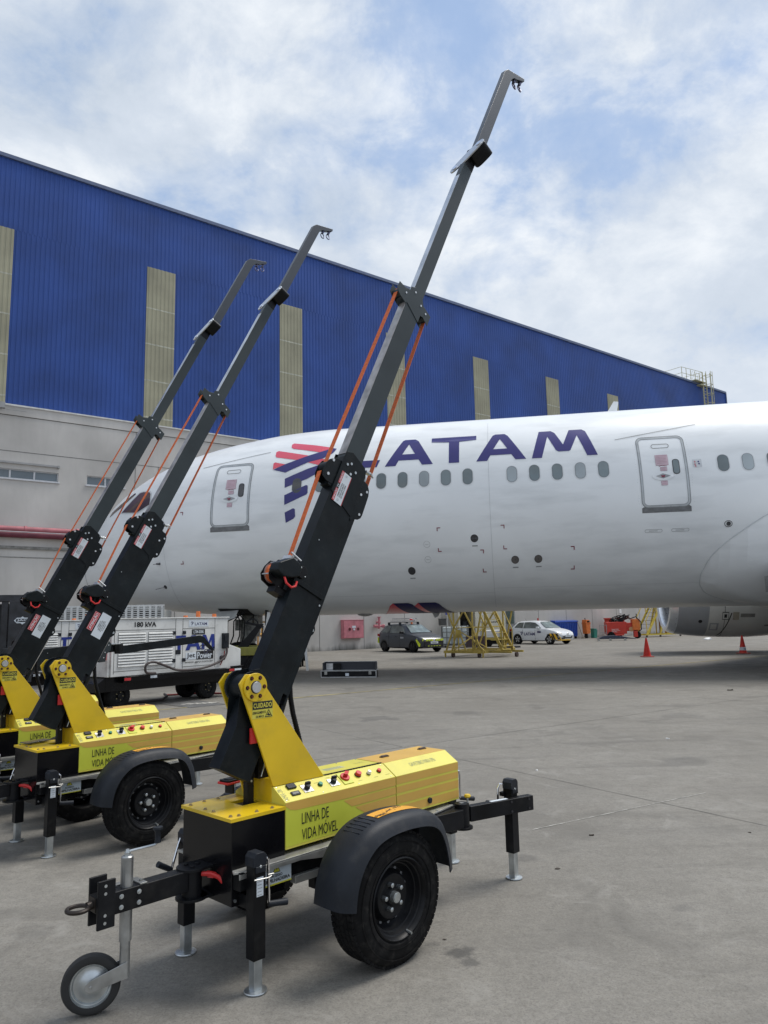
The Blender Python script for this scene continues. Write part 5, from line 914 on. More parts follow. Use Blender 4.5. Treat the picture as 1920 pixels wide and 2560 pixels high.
    knob(-0.033, 0.55, 0.012, 0.013, [green, plastic], 'green_button'); knob(0.240, 0.62, 0.017, 0.020, [red, plastic], 'stop_button'); knob(0.315, 0.55, 0.011, 0.020, [whitep, plastic], 'white_button'); knob(0.395, 0.56, 0.012, 0.014, [red, plastic], 'red_button')
    plate(0.110, 0.176, 0.22, 0.96, 0.004, lime, 'isolator_plate')
    knob(0.143, 0.62, 0.027, 0.014, [red, lime], 'isolator_switch', lambda k, p: (k.hexa([tuple(p+Vector(q)) for q in ((-0.020, -0.010, 0.012), (0.004, -0.018, 0.006), (0.034, 0.006, 0.018), (0.012, 0.014, 0.024), (-0.018, -0.016, 0.028), (0.004, -0.024, 0.022), (0.034, -0.002, 0.032), (0.012, 0.006, 0.036))]), k.bolt(tuple(p+up*0.014+Vector((0.0, 0.0, 0.0))), up, 0.004, 0.004, 1)))
    c = MB()
    for x_ in (-0.285, -0.05, 0.2, 0.445):
        for s_ in (0.1, 0.93): c.bolt(sp(x_, s_), up, 0.003, 0.002)
    for x_ in (0.06, 0.3, 0.45): c.bolt((x_, 0.09, 0.7962), (0, 0, 1), 0.004, 0.003)
    c.build('panel_screw', zinc, cab)
    c = MB(); c.box(0.04, 0.468, -0.100, -0.088, 0.7962, 0.7995)
    for i in range(21): c.cyl((0.045+i*0.0205, -0.104, 0.7990), (0.056+i*0.0205, -0.104, 0.7990), 0.004, n=8)
    c.build('piano_hinge', black, cab)
    c = MB(); f3 = lambda a, b: (a, b, 0.7970); c.poly([(0.13, -0.02, 0.7966), (0.27, -0.02, 0.7966), (0.27, 0.03, 0.7966), (0.13, 0.03, 0.7966)], 0)
    for i in range(4): c.box(0.138, 0.262-0.01*(i % 2), -0.013+i*0.011, -0.008+i*0.011, 0.7966, 0.7971, 1)
    put_text(c, 'TALABARTES', f3, 0.36, 0.43, 0.0, 0.016, 1); c.build('top_label', [mat('pale print', (0.52, 0.52, 0.34)), mat('faded green print', (0, 0, 0))], cab, smooth=0)
    # plates that carry the mast
    pp = [(-0.502, 1.306), (-0.464, 1.35), (-0.393, 1.347), (0.031, 0.8005), (0.031, 0.797), (-0.2985, 0.797), (-0.2985, 0.735)]
    for y_, nm in ((-0.113, 'near'), (0.060, 'far')):
        c = MB(); c.prism([(-0.502, 1.306), (-0.464, 1.35), (-0.393, 1.347), (0.031, 0.7985), (-0.20, 0.7985), (-0.2985, 0.7985)], 'y', y_, y_+0.012)
        c.prism([(-0.345, 0.935), (-0.30, 0.80), (-0.2995, 0.7225), (-0.34, 0.7225), (-0.375, 0.84)], 'y', y_+0.0005, y_+0.0115) if y_ > 0 else None
        po = c.build('mast_bracket', yellow, t, bevel=0.002)
        c = MB(); yy = y_ if y_ < 0 else y_+0.012; s = -1 if y_ < 0 else 1; c.cyl((-0.412, yy, 1.286), (-0.412, yy+s*0.010, 1.286), 0.068, n=40); c.build('bearing_flange', yellow, po, bevel=0.0015)
        c = MB(); c.cyl((-0.412, yy+s*0.008, 1.286), (-0.412, yy+s*0.019, 1.286), 0.0265, n=32); c.cyl((-0.412, yy+s*0.0095, 1.286), (-0.412, yy+s*0.0115, 1.286), 0.031, n=32, mi=1); c.build('pivot_pin', [alu, black_v], po, bevel=0.001)
        c = MB()
        for k in range(6):
            a = R(60*k); q = (-0.412+0.050*math.cos(a), 1.286+0.050*math.sin(a)); c.cyl((q[0], yy+s*0.0095, q[1]), (q[0], yy+s*0.0112, q[1]), 0.0105, n=14, mi=1); c.cyl((q[0], yy+s*0.0095, q[1]), (q[0], yy+s*0.018, q[1]), 0.0072, n=6)
        c.build('flange_bolt', [mat('rusty bolt', (0.12, 0.03, 0.015), 0.5, 0.4), black_v], po)
        if y_ < 0:
            c = MB(); f = ysurf(-0.113, 0.0016); c.poly([(-0.427, -0.1136, 1.134), (-0.303, -0.1136, 1.134), (-0.303, -0.1136, 1.2165), (-0.427, -0.1136, 1.2165)], 0); c.poly([(-0.425, -0.1142, 1.177), (-0.305, -0.1142, 1.177), (-0.305, -0.1142, 1.2145), (-0.425, -0.1142, 1.2145)], 1)
            g_ = ysurf(-0.113, 0.0020); put_text(c, 'CUIDADO', g_, -0.420, -0.310, 1.184, 1.208, 0, 0.03, 1.1); put_text(c, 'ESMAGAMENTO', g_, -0.424, -0.345, 1.156, 1.1685, 1, 0.02); put_text(c, 'DE MÃOS', g_, -0.405, -0.358, 1.138, 1.151, 1, 0.02)
            V_, F_ = curve_geo([[(-0.352, 1.137), (-0.306, 1.137), (-0.329, 1.174)], [(-0.346, 1.1405), (-0.312, 1.1405), (-0.329, 1.168)]]); c.geo(V_, F_, g_, 1); V_, F_ = curve_geo([[(-0.340, 1.148), (-0.330, 1.1435), (-0.318, 1.1435), (-0.316, 1.148), (-0.326, 1.150), (-0.330, 1.160), (-0.334, 1.152)]]); c.geo(V_, F_, g_, 1)
            c.build('warning_sticker', [lemon, black_v], po, smooth=0)
    c = MB(); c.box(-0.2995, -0.285, -0.101, 0.0605, 0.7225, 0.83); c.build('bracket_gusset', yellow, t, bevel=0.002)
    c = MB(); c.box(-0.385, -0.345, -0.018, 0.018, 0.7075, 0.84); c.cyl((-0.365, -0.022, 0.825), (-0.365, 0.022, 0.825), 0.018, n=16); c.box(-0.41, -0.32, -0.03, 0.03, 0.7080, 0.7150); c.build('actuator_mount', black, t, bevel=0.003)
    c = MB(); c.bolt((-0.365, -0.0185, 0.825), (0, -1, 0), 0.006, 0.006); c.build('mount_bolt', zinc, t)
    if not retract:
        c = MB(); c.cyl((-0.365, 0, 0.83), (-0.335, 0, 0.98), 0.022, n=16); c.cyl((-0.335, 0, 0.98), (-0.30, 0.0, 1.10), 0.034, n=16); c.box(-0.33, -0.26, -0.035, 0.05, 0.83, 0.96); c.build('actuator', black, t, bevel=0.003)
        c = MB(); c.cyl((-0.33, -0.055, 0.845), (-0.285, -0.055, 0.965), 0.004, n=8); c.cyl((-0.30, -0.055, 0.925), (-0.287, -0.055, 0.96), 0.009, n=8); c.build('adjuster_rod', zinc, t)
        c = MB(); c.box(-0.425, -0.375, -0.098, -0.086, 1.015, 1.09); c.build('red_cover', red, t, bevel=0.003)
    # hose loop
    c = MB(); pth = [(-0.088, -0.01, 1.44), (-0.095, -0.01, 1.38), (-0.105, 0.0, 1.28), (-0.10, 0.0, 1.20), (-0.084, 0.0, 1.12), (-0.05, 0.0, 1.01), (-0.01, 0.01, 0.90), (0.01, 0.02, 0.80)]
    if retract: pth = [(-0.3, 0.05, 1.1), (-0.25, 0.03, 0.95), (-0.2, 0.02, 0.85), (-0.15, 0.03, 0.80)]
    c.tube(pth, 0.0125, 10)
    for q in range(60):
        f_ = q/60*(len(pth)-1); i_ = int(f_); p_ = Vector(pth[i_]).lerp(Vector(pth[i_+1]), f_-i_); n_ = (Vector(pth[i_+1])-Vector(pth[i_])).normalized(); c.cyl(p_, p_+n_*0.005, 0.0145, n=10)
    c.build('corrugated_hose', black, t)
    # below the deck: sign, second axle parts
    c = MB(); c.box(-0.455, -0.292, -0.243, -0.240, 0.396, 0.492); c.prism([(-0.455, 0.396), (-0.292, 0.396), (-0.292, 0.402), (-0.455, 0.402)], 'y', -0.2445, -0.243, 1)
    f = ysurf(-0.243, 0.0012); V_, F_ = curve_geo([[(-0.402, 0.448), (-0.356, 0.448), (-0.379, 0.488)]]); c.geo(V_, F_, ysurf(-0.243, 0.0006), 2); V_, F_ = curve_geo([[(-0.397, 0.451), (-0.361, 0.451), (-0.379, 0.483)]]); c.geo(V_, F_, f, 1); c.prism([(-0.381, 0.461), (-0.377, 0.461), (-0.3765, 0.476), (-0.3815, 0.476)], 'y', -0.2452, -0.2446, 2)
    put_text(c, 'ACESSO', f, -0.412, -0.345, 0.430, 0.442, 2, 0.03); put_text(c, 'EMPILHADEIRA', f, -0.45, -0.30, 0.410, 0.425, 2, 0.03); c.build('access_sign', [mat('pale grey sign', (0.42, 0.47, 0.50)), mat('olive yellow print', (0.42, 0.40, 0.03)), black_v], t, smooth=0)
    c = MB(); c.box(-0.26, -0.10, -0.235, -0.195, 0.365, 0.40); c.build('perforated_rail', galv, t, bevel=0.002)
    make_wheel(t, -0.612, -1); make_wheel(t, 0.612, 1)
    make_mudguard(t, -1); make_mudguard(t, 1)
    for s in (-1, 1):
        make_jack(t, -0.528, s*0.288, 0.555, 0.137, crank=(0.9, -0.25) if s < 0 else None, cpath=None if s < 0 else [(-0.528, 0.288, 0.55), (-0.553, 0.30, 0.556), (-0.571, 0.30, 0.514), (-0.608, 0.30, 0.403), (-0.682, 0.30, 0.446)])
    # rear swing arms
    for s, A_, B_, J_ in ((-1, (0.98, -0.262), (1.50, -0.400), (1.395, -0.322)), (1, (0.98, 0.262), (1.42, 0.175), (1.386, 0.165))):
        d_ = Vector((B_[0]-A_[0], B_[1]-A_[1], 0)).normalized(); n_ = Vector((-d_.y, d_.x, 0))*0.026; a_ = Vector((*A_, 0))+d_*0.045; b_ = Vector((*B_, 0))
        c = MB(); c.hexa([tuple(p+Vector((0, 0, 0.402))) for p in (a_-n_, b_-n_, b_+n_, a_+n_)]+[tuple(p+Vector((0, 0, 0.490))) for p in (a_-n_, b_-n_, b_+n_, a_+n_)]); ao = c.build('swing_arm', black, t, bevel=0.004)
        c = MB(); c.cyl((*A_, 0.375), (*A_, 0.512), 0.044, n=24); c.cyl((*A_, 0.370), (*A_, 0.382), 0.062, n=24); c.cyl((*A_, 0.5125), (*A_, 0.514), 0.014, n=16, mi=1); c.build('arm_hinge', [black, galv], ao, bevel=0.002)
        if s < 0:
            c = MB(); p_ = Vector((*A_, 0.514))+d_*0.028-n_*0.8; c.cyl(p_, p_+Vector((0, 0, 0.03)), 0.006, n=10, mi=1); c.lathe([(0.0, 0.0), (0.016, 0.002), (0.021, 0.01), (0.016, 0.02), (0.0, 0.023)], p_+Vector((0, 0, 0.028)), (0, 0, 1), 20); c.build('lock_knob', [yellow, zinc], ao)
            q0_ = a_+d_*0.17; q1_ = a_+d_*0.30; c = MB(); c.hexa([tuple(p+Vector((0, 0, 0.4905))) for p in (q0_-n_*0.5, q1_-n_*0.5, q1_+n_*0.5, q0_+n_*0.5)]+[tuple(p+Vector((0, 0, 0.4915))) for p in (q0_-n_*0.5, q1_-n_*0.5, q1_+n_*0.5, q0_+n_*0.5)]); c.build('arm_label', white_v, ao, smooth=0)
            c = MB(); c.box(J_[0]-0.05, J_[0]+0.09, J_[1]+0.02, J_[1]+0.05, 0.49, 0.515); c.box(J_[0]+0.07, J_[0]+0.085, J_[1]+0.0, J_[1]+0.05, 0.49, 0.53); c.build('arm_clip', black, ao, bevel=0.002)
            c = MB()
            for tt in (0.36, 0.50):
                for z_ in (0.418, 0.474): p_ = a_+d_*(tt-0.045)-n_; c.bolt((p_.x, p_.y, z_), -n_.normalized(), 0.008, 0.005)
            c.build('arm_bolt', mat('dark bolt', (0.05, 0.05, 0.055), 0.35, 0.6), ao)
        make_jack(t, J_[0], J_[1], 0.565 if s < 0 else 0.56, 0.155 if s < 0 else 0.185, crank=None, cpath=[(1.39, -0.30, 0.55), (1.375, -0.255, 0.555), (1.362, -0.25, 0.53), (1.358, -0.25, 0.44), (1.36, -0.16, 0.43)] if s < 0 else [(1.386, 0.165, 0.575), (1.395, 0.12, 0.59), (1.412, 0.10, 0.585), (1.419, 0.10, 0.56), (1.421, 0.10, 0.41), (1.545, 0.09, 0.385)])
    # drawbar
    c = MB(); c.box(-1.068, -0.715, -0.036, 0.036, 0.402, 0.4925); db = c.build('drawbar', black, t, bevel=0.005)
    c = MB(); c.cyl((-0.678, 0, 0.365), (-0.678, 0, 0.487), 0.046, n=28); c.cyl((-0.678, 0, 0.487), (-0.678, 0, 0.500), 0.070, n=32); c.cyl((-0.678, 0, 0.360), (-0.678, 0, 0.372), 0.072, n=32); c.box(-0.66, -0.598, -0.06, 0.06, 0.36, 0.372); c.box(-0.66, -0.598, -0.06, 0.06, 0.487, 0.499)
    for a in range(3): c.cyl((-0.678+0.03*math.cos(a*2.1), 0.03*math.sin(a*2.1), 0.500), (-0.678+0.03*math.cos(a*2.1), 0.03*math.sin(a*2.1), 0.508), 0.011, n=12)
    c.build('drawbar_hinge', black, db, bevel=0.002)
    c = MB(); c.hexa([(-0.64, -0.075, 0.455), (-0.625, -0.095, 0.452), (-0.625, -0.075, 0.452), (-0.64, -0.06, 0.455), (-0.64, -0.07, 0.482), (-0.61, -0.10, 0.472), (-0.605, -0.08, 0.472), (-0.635, -0.06, 0.482)]); c.tube([(-0.66, -0.055, 0.472), (-0.63, -0.085, 0.470), (-0.605, -0.11, 0.455), (-0.588, -0.135, 0.425)], 0.0105, 8); c.build('lock_lever', red, db)
    c = MB()
    for y_ in (-0.043, 0.036): c.box(-1.142, -1.066, y_-0.003, y_+0.010, 0.362, 0.552)
    c.box(-1.142, -1.068, -0.033, 0.033, 0.425, 0.49); po = c.build('coupling_plate', black, db, bevel=0.003)
    c = MB()
    for z_ in (0.385, 0.415, 0.50, 0.53): c.cyl((-1.11, -0.0462, z_), (-1.11, -0.0468, z_), 0.0065, n=12)
    for x_ in (-1.035, -0.955):
        for z_ in (0.425, 0.468): c.cyl((x_, -0.036, z_), (x_, -0.0375, z_), 0.010, n=14); c.bolt((x_, -0.0375, z_), (0, -1, 0), 0.007, 0.005)
    c.build('coupling_bolt', zinc, db)
    c = MB(); c.tube([(-1.205+0.042*math.cos(2*math.pi*i/24), 0.042*math.sin(2*math.pi*i/24), 0.455) for i in range(24)], 0.009, 8, close=True); c.cyl((-1.168, 0, 0.455), (-1.12, 0, 0.457), 0.017, n=14); c.box(-1.145, -1.12, -0.028, 0.028, 0.43, 0.485); c.build('towing_eye', mat('brown black forged steel', (0.035, 0.028, 0.024), 0.45, 0.5), db)
    c = MB(); c.box(-1.03, -0.93, 0.03, 0.062, 0.478, 0.497); c.box(-0.95, -0.918, -0.036, 0.06, 0.493, 0.499); c.bolt((-0.93, -0.0, 0.499), (0, 0, 1), 0.008, 0.007); c.build('clamp_bracket', galv, db, bevel=0.001)
    tx, ty = -0.995, 0.0
    c = MB(); c.cyl((tx, ty, 0.275), (tx, ty, 0.612), 0.026, n=24); c.cyl((tx, ty, 0.612), (tx, ty, 0.617), 0.026, 0.021, 24); c.cyl((tx, ty, 0.13), (tx, ty, 0.278), 0.0215, n=24); jw = c.build('jockey_post', mat('brushed zinc tube', (0.40, 0.41, 0.41), 0.36, 0.85, var=0.12, vs=14), t)
    c = MB(); c.cyl((tx, ty, 0.617), (tx, ty, 0.63), 0.013, n=12); c.cyl((tx, ty, 0.63), (tx, ty, 0.642), 0.010, 0.007, 12); c.tube([(tx, ty, 0.632), (tx+0.115, ty-0.02, 0.638), (tx+0.128, ty-0.022, 0.645), (tx+0.130, ty-0.022, 0.66)], 0.005, 8); c.build('jockey_crank', zinc, jw)
    c = MB(); c.lathe([(0.0, 0.0), (0.014, 0.0), (0.012, 0.02), (0.013, 0.045), (0.022, 0.058), (0.021, 0.066), (0.0, 0.07)], (tx+0.130, ty-0.022, 0.645), (0, 0, 1), 18); c.build('crank_knob', plastic, jw)
    # jockey wheel swivelled out of line
    C_ = Vector((-1.104, 0.072, 0.119)); wd = Vector((0.109, -0.060, 0)).normalized(); wn = Vector((wd.y, -wd.x, 0)); wn = wn if wn.y < 0 else -wn
    c = MB(); c.lathe([(0.082, -0.02), (0.098, -0.024), (0.112, -0.020), (0.118, -0.010), (0.118, 0.010), (0.112, 0.020), (0.098, 0.024), (0.082, 0.02)], C_, wn, 48); ww = c.build('jockey_wheel', greyrub, t)
    c = MB(); c.lathe([(0.084, 0.022), (0.082, 0.018), (0.080, 0.010), (0.060, 0.006), (0.045, 0.012), (0.030, 0.020), (0.0, 0.022)], C_, wn, 40); c.lathe([(0.084, -0.022), (0.078, -0.010), (0.03, -0.02), (0.0, -0.022)], C_, wn, 40); c.lathe([(0.070, 0.0085), (0.073, 0.0125), (0.076, 0.0095)], C_, wn, 40); c.build('jockey_rim', zinc, ww)
    c = MB()
    for s in (1, -1):
        o_ = wn*s*0.034; th_ = wn*s*0.003; a_ = C_+o_; b_ = Vector((tx, ty, 0.165))+o_*0.75; pts = []
        up_ = Vector((0, 0, 1)); prof_ = [a_+up_*0.024-wd*0.006, a_+wd*-0.022+up_*0.010, a_+wd*-0.022-up_*0.012, a_-up_*0.024-wd*0.004, Vector((tx, ty, 0.135))+o_*0.75+wd*0.012, Vector((tx, ty, 0.20))+o_*0.75+wd*0.012]
        A2 = [c._v(p) for p in prof_]; B2 = [c._v(p+th_) for p in prof_]; c.face(A2); c.face(B2[::-1])
        for i in range(6): c.face([A2[i], B2[i], B2[(i+1) % 6], A2[(i+1) % 6]])
    c.cyl(C_-wn*0.04, C_+wn*0.042, 0.006, n=12); c.build('wheel_fork', mat('brushed zinc tube', (0, 0, 0)), ww, bevel=0.0015)
    return t, make_mast(t, ext, low_sticker, th, retract)
t1, _ = make_trailer('nearest yellow lifeline trailer, whole in view with its jockey wheel and tallest mast')
t1.location = (-0.4451, 4.0897, 0); t1.rotation_euler = (0, 0, R(45.86))
t2, mast2 = make_trailer('second yellow lifeline trailer, mid left, red and white sticker low on its mast', low_sticker=True, th=28.4, ext=-0.15)
t2.location = (-2.2571, 6.0831, 0); t2.rotation_euler = (0, 0, R(46.67))
t3 = copy_tree(t2); t3['label'] = 'third yellow lifeline trailer, cut by the left edge, its raised mast the lowest'
t3.location = (-3.156, 7.0162, 0); t3.rotation_euler = (0, 0, R(44.44))
for ch in t3.children:
    if ch.name.startswith('mast') and not ch.name.startswith('mast_br'): ch.rotation_euler = (0, R(27.6), 0)
t4, _ = make_trailer('farthest yellow lifeline trailer with its mast lowered flat behind the raised ones', th=85.0, retract=True)
t4.rotation_euler = (0, 0, R(45.5)); rr = Vector((1.023, -0.2, 0)); a_ = R(45.5)
t4.location = (-3.36-(rr.x*math.cos(a_)-rr.y*math.sin(a_)), 8.82-(rr.x*math.sin(a_)+rr.y*math.cos(a_)), 0)
# red and black tray and a tablet left on the lids
c = MB(); c.prism(rrect(-0.065, 0.065, -0.045, 0.045, 0.018), 'z', 0, 0.012, 1); c.prism(rrect(-0.055, 0.055, -0.036, 0.036, 0.012), 'z', 0.012, 0.02, 0)
for k in range(5): c.cyl((-0.03+k*0.015, 0.0, 0.02), (-0.03+k*0.015, 0.0, 0.024), 0.005, n=8)
o = c.build('control_tray', [black, red], t1, bevel=0.003, loc=(-0.245, 0.165, 0.7245), rot=(0, 0, R(20)))
bpy.data.objects.remove(o)
c = MB(); c.prism(rrect(-0.075, 0.075, -0.045, 0.045, 0.016), 'z', 0, 0.010, 1); c.prism(rrect(-0.066, 0.066, -0.038, 0.038, 0.012), 'z', 0.010, 0.02, 0); c.box(-0.05, 0.02, -0.02, 0.02, 0.02, 0.024, 0); c.box(-0.03, -0.02, -0.03, 0.03, -0.05, 0.0, 0)
c.build('control_tray', [black, red], t1, bevel=0.002, loc=(-0.335, 0.175, 0.79), rot=(0, 0, R(8)))
c = MB(); c.prism(rrect(-0.10, 0.10, -0.05, 0.05, 0.01), 'z', 0, 0.008); o = c.build('tablet', mat('tablet grey', (0.07, 0.075, 0.085), 0.25), None, bevel=0.002)
a_ = R(46.67); lx, ly = -0.47, 0.165; o.location = (t2.location.x+lx*math.cos(a_)-ly*math.sin(a_), t2.location.y+lx*math.sin(a_)+ly*math.cos(a_), 0.7315); o.rotation_euler = (0, 0, a_+R(12)); tag(o, 'flat dark grey tablet lying on the yellow lid of the second trailer', 'tablet')
# ------------------------------------------------------------------ ground power units
gpu_w = mat('off white cabinet paint', (0.64, 0.645, 0.63), 0.45, var=0.05, vs=2.5, dirt=0.35); gnavy = mat('blue lettering', (0.012, 0.03, 0.22), 0.5)
louv = mat('louvre grey', (0.25, 0.255, 0.25), 0.5, var=0.1)
def make_gpu(label, num):
    # x = towards the right (rear) end, near face at y=0, z up
    g = tag(empty('ground_power_unit', (0, 0, 0)), label, 'generator', 'white ground power units')
    c = MB(); c.box(-2.84, 0.0, 0.0, 1.1, 0.62, 1.71); c.prism([(-2.84, 0.62), (-2.84, 1.70), (-2.90, 1.62), (-2.90, 0.62)], 'y', 0.03, 1.07); c.build('cabinet', gpu_w, g, bevel=0.012)
    c = MB(); c.box(-2.87, 0.03, -0.02, 1.12, 1.712, 1.735); c.build('cabinet_roof', gpu_w, g, bevel=0.004)
    c = MB(); c.prism([(0.02, 0.60), (0.02, 1.12), (0.12, 1.12), (0.42, 1.02), (0.42, 0.60)], 'y', 0.05, 1.05); c.build('rear_locker', gpu_w, g, bevel=0.01)
    ln = mat('dark joint', (0, 0, 0)); c = MB()
    def seam(x0, z0, x1, z1): c.box(min(x0, x1)-0.005, max(x0, x1)+0.005, -0.003, 0.0005, min(z0, z1)-0.005, max(z0, z1)+0.005)
    for x in (-2.78, -1.38, -1.20, -0.36): seam(x, 0.68, x, 1.70)
    seam(-2.78, 1.50, -1.38, 1.50); seam(-1.20, 1.50, -0.36, 1.50); seam(-2.78, 0.72, -1.38, 0.72); seam(-1.20, 0.72, -0.36, 0.72); c.build('cabinet_seam', ln, g, smooth=0)
    for (x0, x1) in ((-2.70, -2.09), (-2.03, -1.45)):
        for (z0, z1) in ((0.80, 1.13), (1.16, 1.46)):
            c = MB(); c.box(x0, x1, -0.004, 0.001, z0, z1, 1); k = 6; h = (z1-z0)/k
            for i in range(k): zz = z0+i*h; c.hexa([(x0+0.005, -0.022, zz+0.004), (x1-0.005, -0.022, zz+0.004), (x1-0.005, -0.002, zz+0.010), (x0+0.005, -0.002, zz+0.010), (x0+0.005, -0.012, zz+h*0.62), (x1-0.005, -0.012, zz+h*0.62), (x1-0.005, 0.0, zz+h*0.8), (x0+0.005, 0.0, zz+h*0.8)], 0)
            c.build('louvre', [gpu_w, louv], g, smooth=0)
    c = MB()
    for x in (-1.42, -1.17):
        for z in (0.86, 1.42): c.box(x-0.04, x+0.04, -0.02, 0.0, z-0.035, z+0.035)
    c.box(-1.37, -1.25, -0.012, 0.0, 0.98, 1.07); c.box(-0.17, -0.02, -0.07, 0.0, 1.05, 1.38); c.box(-0.15, -0.04, -0.085, -0.07, 1.2, 1.34); c.box(-0.41, -0.37, -0.02, 0.0, 1.07, 1.10); c.build('latch', plastic, g, bevel=0.004)
    f = lambda a, b: (a, -0.006, b); c = MB(); put_text(c, '180 kVA', f, -2.35, -1.85, 1.555, 1.655, 0, 0.035); c.box(-1.05, -0.54, -0.005, -0.001, 1.535, 1.675, 2); put_text(c, 'LATAM', f, -0.90, -0.58, 1.565, 1.625, 3, 0.015)
    c.tube([(-0.98, -0.006, 1.57), (-0.97, -0.006, 1.60), (-0.94, -0.006, 1.615), (-0.96, -0.006, 1.64), (-1.0, -0.006, 1.63)], 0.008, 4, 3); c.box(-0.97, -0.63, -0.006, -0.001, 1.37, 1.48, 0); put_text(c, num, lambda a, b: (a, -0.009, b), -0.93, -0.67, 1.395, 1.46, 2, 0.02)
    # blue letters TAM with the first one cut at the door edge
    def L(sp_): V_, F_ = curve_geo(sp_); c.geo(V_, F_, f, 1)
    L([[(-1.37, 1.36), (-1.12, 1.36), (-1.12, 1.31), (-1.25, 1.305), (-1.25, 1.05), (-1.33, 1.05), (-1.33, 1.30), (-1.37, 1.30)]])
    L([[(-1.13, 1.05), (-0.99, 1.35), (-0.89, 1.36), (-0.86, 1.35), (-0.74, 1.05), (-0.83, 1.05), (-0.855, 1.12), (-1.0, 1.12), (-1.03, 1.05)], [(-0.925, 1.28), (-0.885, 1.18), (-0.975, 1.18)]])
    L([[(-0.72, 1.05), (-0.69, 1.36), (-0.60, 1.36), (-0.53, 1.20), (-0.46, 1.37), (-0.38, 1.37), (-0.365, 1.05), (-0.44, 1.05), (-0.455, 1.25), (-0.51, 1.12), (-0.56, 1.12), (-0.62, 1.25), (-0.64, 1.05)]])
    c.box(-1.12, -0.42, -0.005, -0.001, 0.86, 1.0, 2); c.box(-0.85, -0.40, -0.006, -0.001, 0.85, 1.02, 0); put_text(c, 'Jet', f, -1.10, -0.88, 0.87, 0.99, 0, 0.02); put_text(c, 'Power', lambda a, b: (a, -0.009, b), -0.83, -0.43, 0.865, 1.0, 2, 0.02); put_text(c, 'www.gpu.com.br', f, -1.14, -0.40, 0.775, 0.825, 0, 0.01)
    c.build('lettering', [black_v, gnavy, white_v, mat('navy print', (0.02, 0.02, 0.10))], g, smooth=0)
    c = MB(); c.box(-2.88, 0.0, 0.1, 1.0, 0.34, 0.615); c.box(-2.6, 0.42, -0.06, 0.0, 0.52, 0.615); c.box(-2.6, -2.55, -0.06, 0.1, 0.50, 0.615); c.box(0.36, 0.42, -0.06, 1.05, 0.50, 0.66); c.box(0.05, 0.42, -0.06, -0.03, 0.615, 0.66); c.prism([(-3.05, 0.34), (-2.88, 0.34), (-2.88, 0.615), (-3.05, 0.5)], 'y', 0.1, 1.0); c.build('trailer_frame', mat('gloss black panel', (0, 0, 0)), g, bevel=0.006)
    c = MB(); c.box(0.0, 0.14, -0.066, -0.058, 0.55, 0.60, 0); c.box(0.15, 0.34, -0.066, -0.058, 0.55, 0.60, 1); c.box(-2.58, -2.44, -0.066, -0.058, 0.54, 0.59, 0); c.box(-2.0, -1.85, -0.066, -0.058, 0.55, 0.60, 1); c.build('marker_reflector', [red_v, white_v], g, smooth=0)
    for x in (-0.42, -2.55):
        for y, s in ((0.12, -1), (0.98, 1)):
            c = MB(); c.lathe([(0.12, 0.0), (0.17, 0.01), (0.22, 0.0), (0.242, -0.03), (0.242, -0.17), (0.22, -0.2), (0.12, -0.2)], (x, y, 0.242), (0, s, 0), 36)
            for k in range(30):
                a = 2*math.pi*k/30; q = [(x+r_*math.cos(a+e), y+s*h, 0.242+r_*math.sin(a+e)) for r_ in (0.238, 0.2465) for e, h in ((0, -0.03), (0.1, -0.03), (0.1, -0.09), (0, -0.09))]; c.hexa(q)
            wo = c.build('wheel', rubber, g); c = MB(); c.lathe([(0.125, -0.005), (0.11, -0.03), (0.05, -0.035), (0.045, 0.0), (0.0, 0.005)], (x, y, 0.242), (0, s, 0), 24)
            for k in range(5): a = 2*math.pi*k/5; c.cyl((x+0.075*math.cos(a), y-s*0.035, 0.242+0.075*math.sin(a)), (x+0.075*math.cos(a), y-s*0.01, 0.242+0.075*math.sin(a)), 0.010, n=6, mi=1)
            c.build('rim', [black, mat('brass hub', (0.35, 0.3, 0.18), 0.4, 0.7)], wo)
    c = MB(); c.tube([(-0.09, -0.08, 1.06), (-0.11, -0.10, 0.95), (-0.20, -0.11, 0.84), (-0.42, -0.10, 0.74), (-0.8, -0.10, 0.665), (-1.35, -0.09, 0.665), (-1.65, -0.10, 0.76), (-1.95, -0.11, 0.86), (-2.12, -0.11, 0.83), (-2.15, -0.10, 0.74), (-2.1, -0.09, 0.66), (-1.9, -0.08, 0.64)], 0.024, 10, sm=5)
    c.cyl((-0.18, -0.09, 0.85), (-0.18, 0.0, 0.85), 0.05, n=16); c.build('output_cable', mat('muddy brown cable', (0.055, 0.042, 0.042), 0.6), g)
    c = MB(); c.tube([(-0.13, -0.06, 1.0), (-0.17, -0.07, 0.85), (-0.26, -0.07, 0.70)], 0.013, 8); c.build('red_cable', mat('dull red cable', (0.22, 0.03, 0.03), 0.6), g)
    c = MB()
    for x, h in ((-0.95, 0.04), (-0.62, 0.13), (-0.18, 0.07)): c.cyl((x, 0.25, 1.735), (x, 0.25, 1.735+h), 0.05, 0.042, 14)
    c.build('beacon', mat('amber beacon', (0.62, 0.16, 0.04), 0.35), g); c = MB(); c.cyl((-0.47, 0.4, 1.735), (-0.47, 0.4, 1.86), 0.022, n=10); c.build('red_lamp', red, g)
    return g
g1 = make_gpu('white ground power unit with bold 180 kVA lettering under the aircraft nose', 'LTM-0006'); GA = R(52); g1.location = (-3.51, 16.6, 0); g1.rotation_euler = (0, 0, GA)
g2 = copy_tree(g1); g2['label'] = 'second white ground power unit half hidden behind the forklift and the left masts'; g2.location = (-6.4, 17.8, 0)
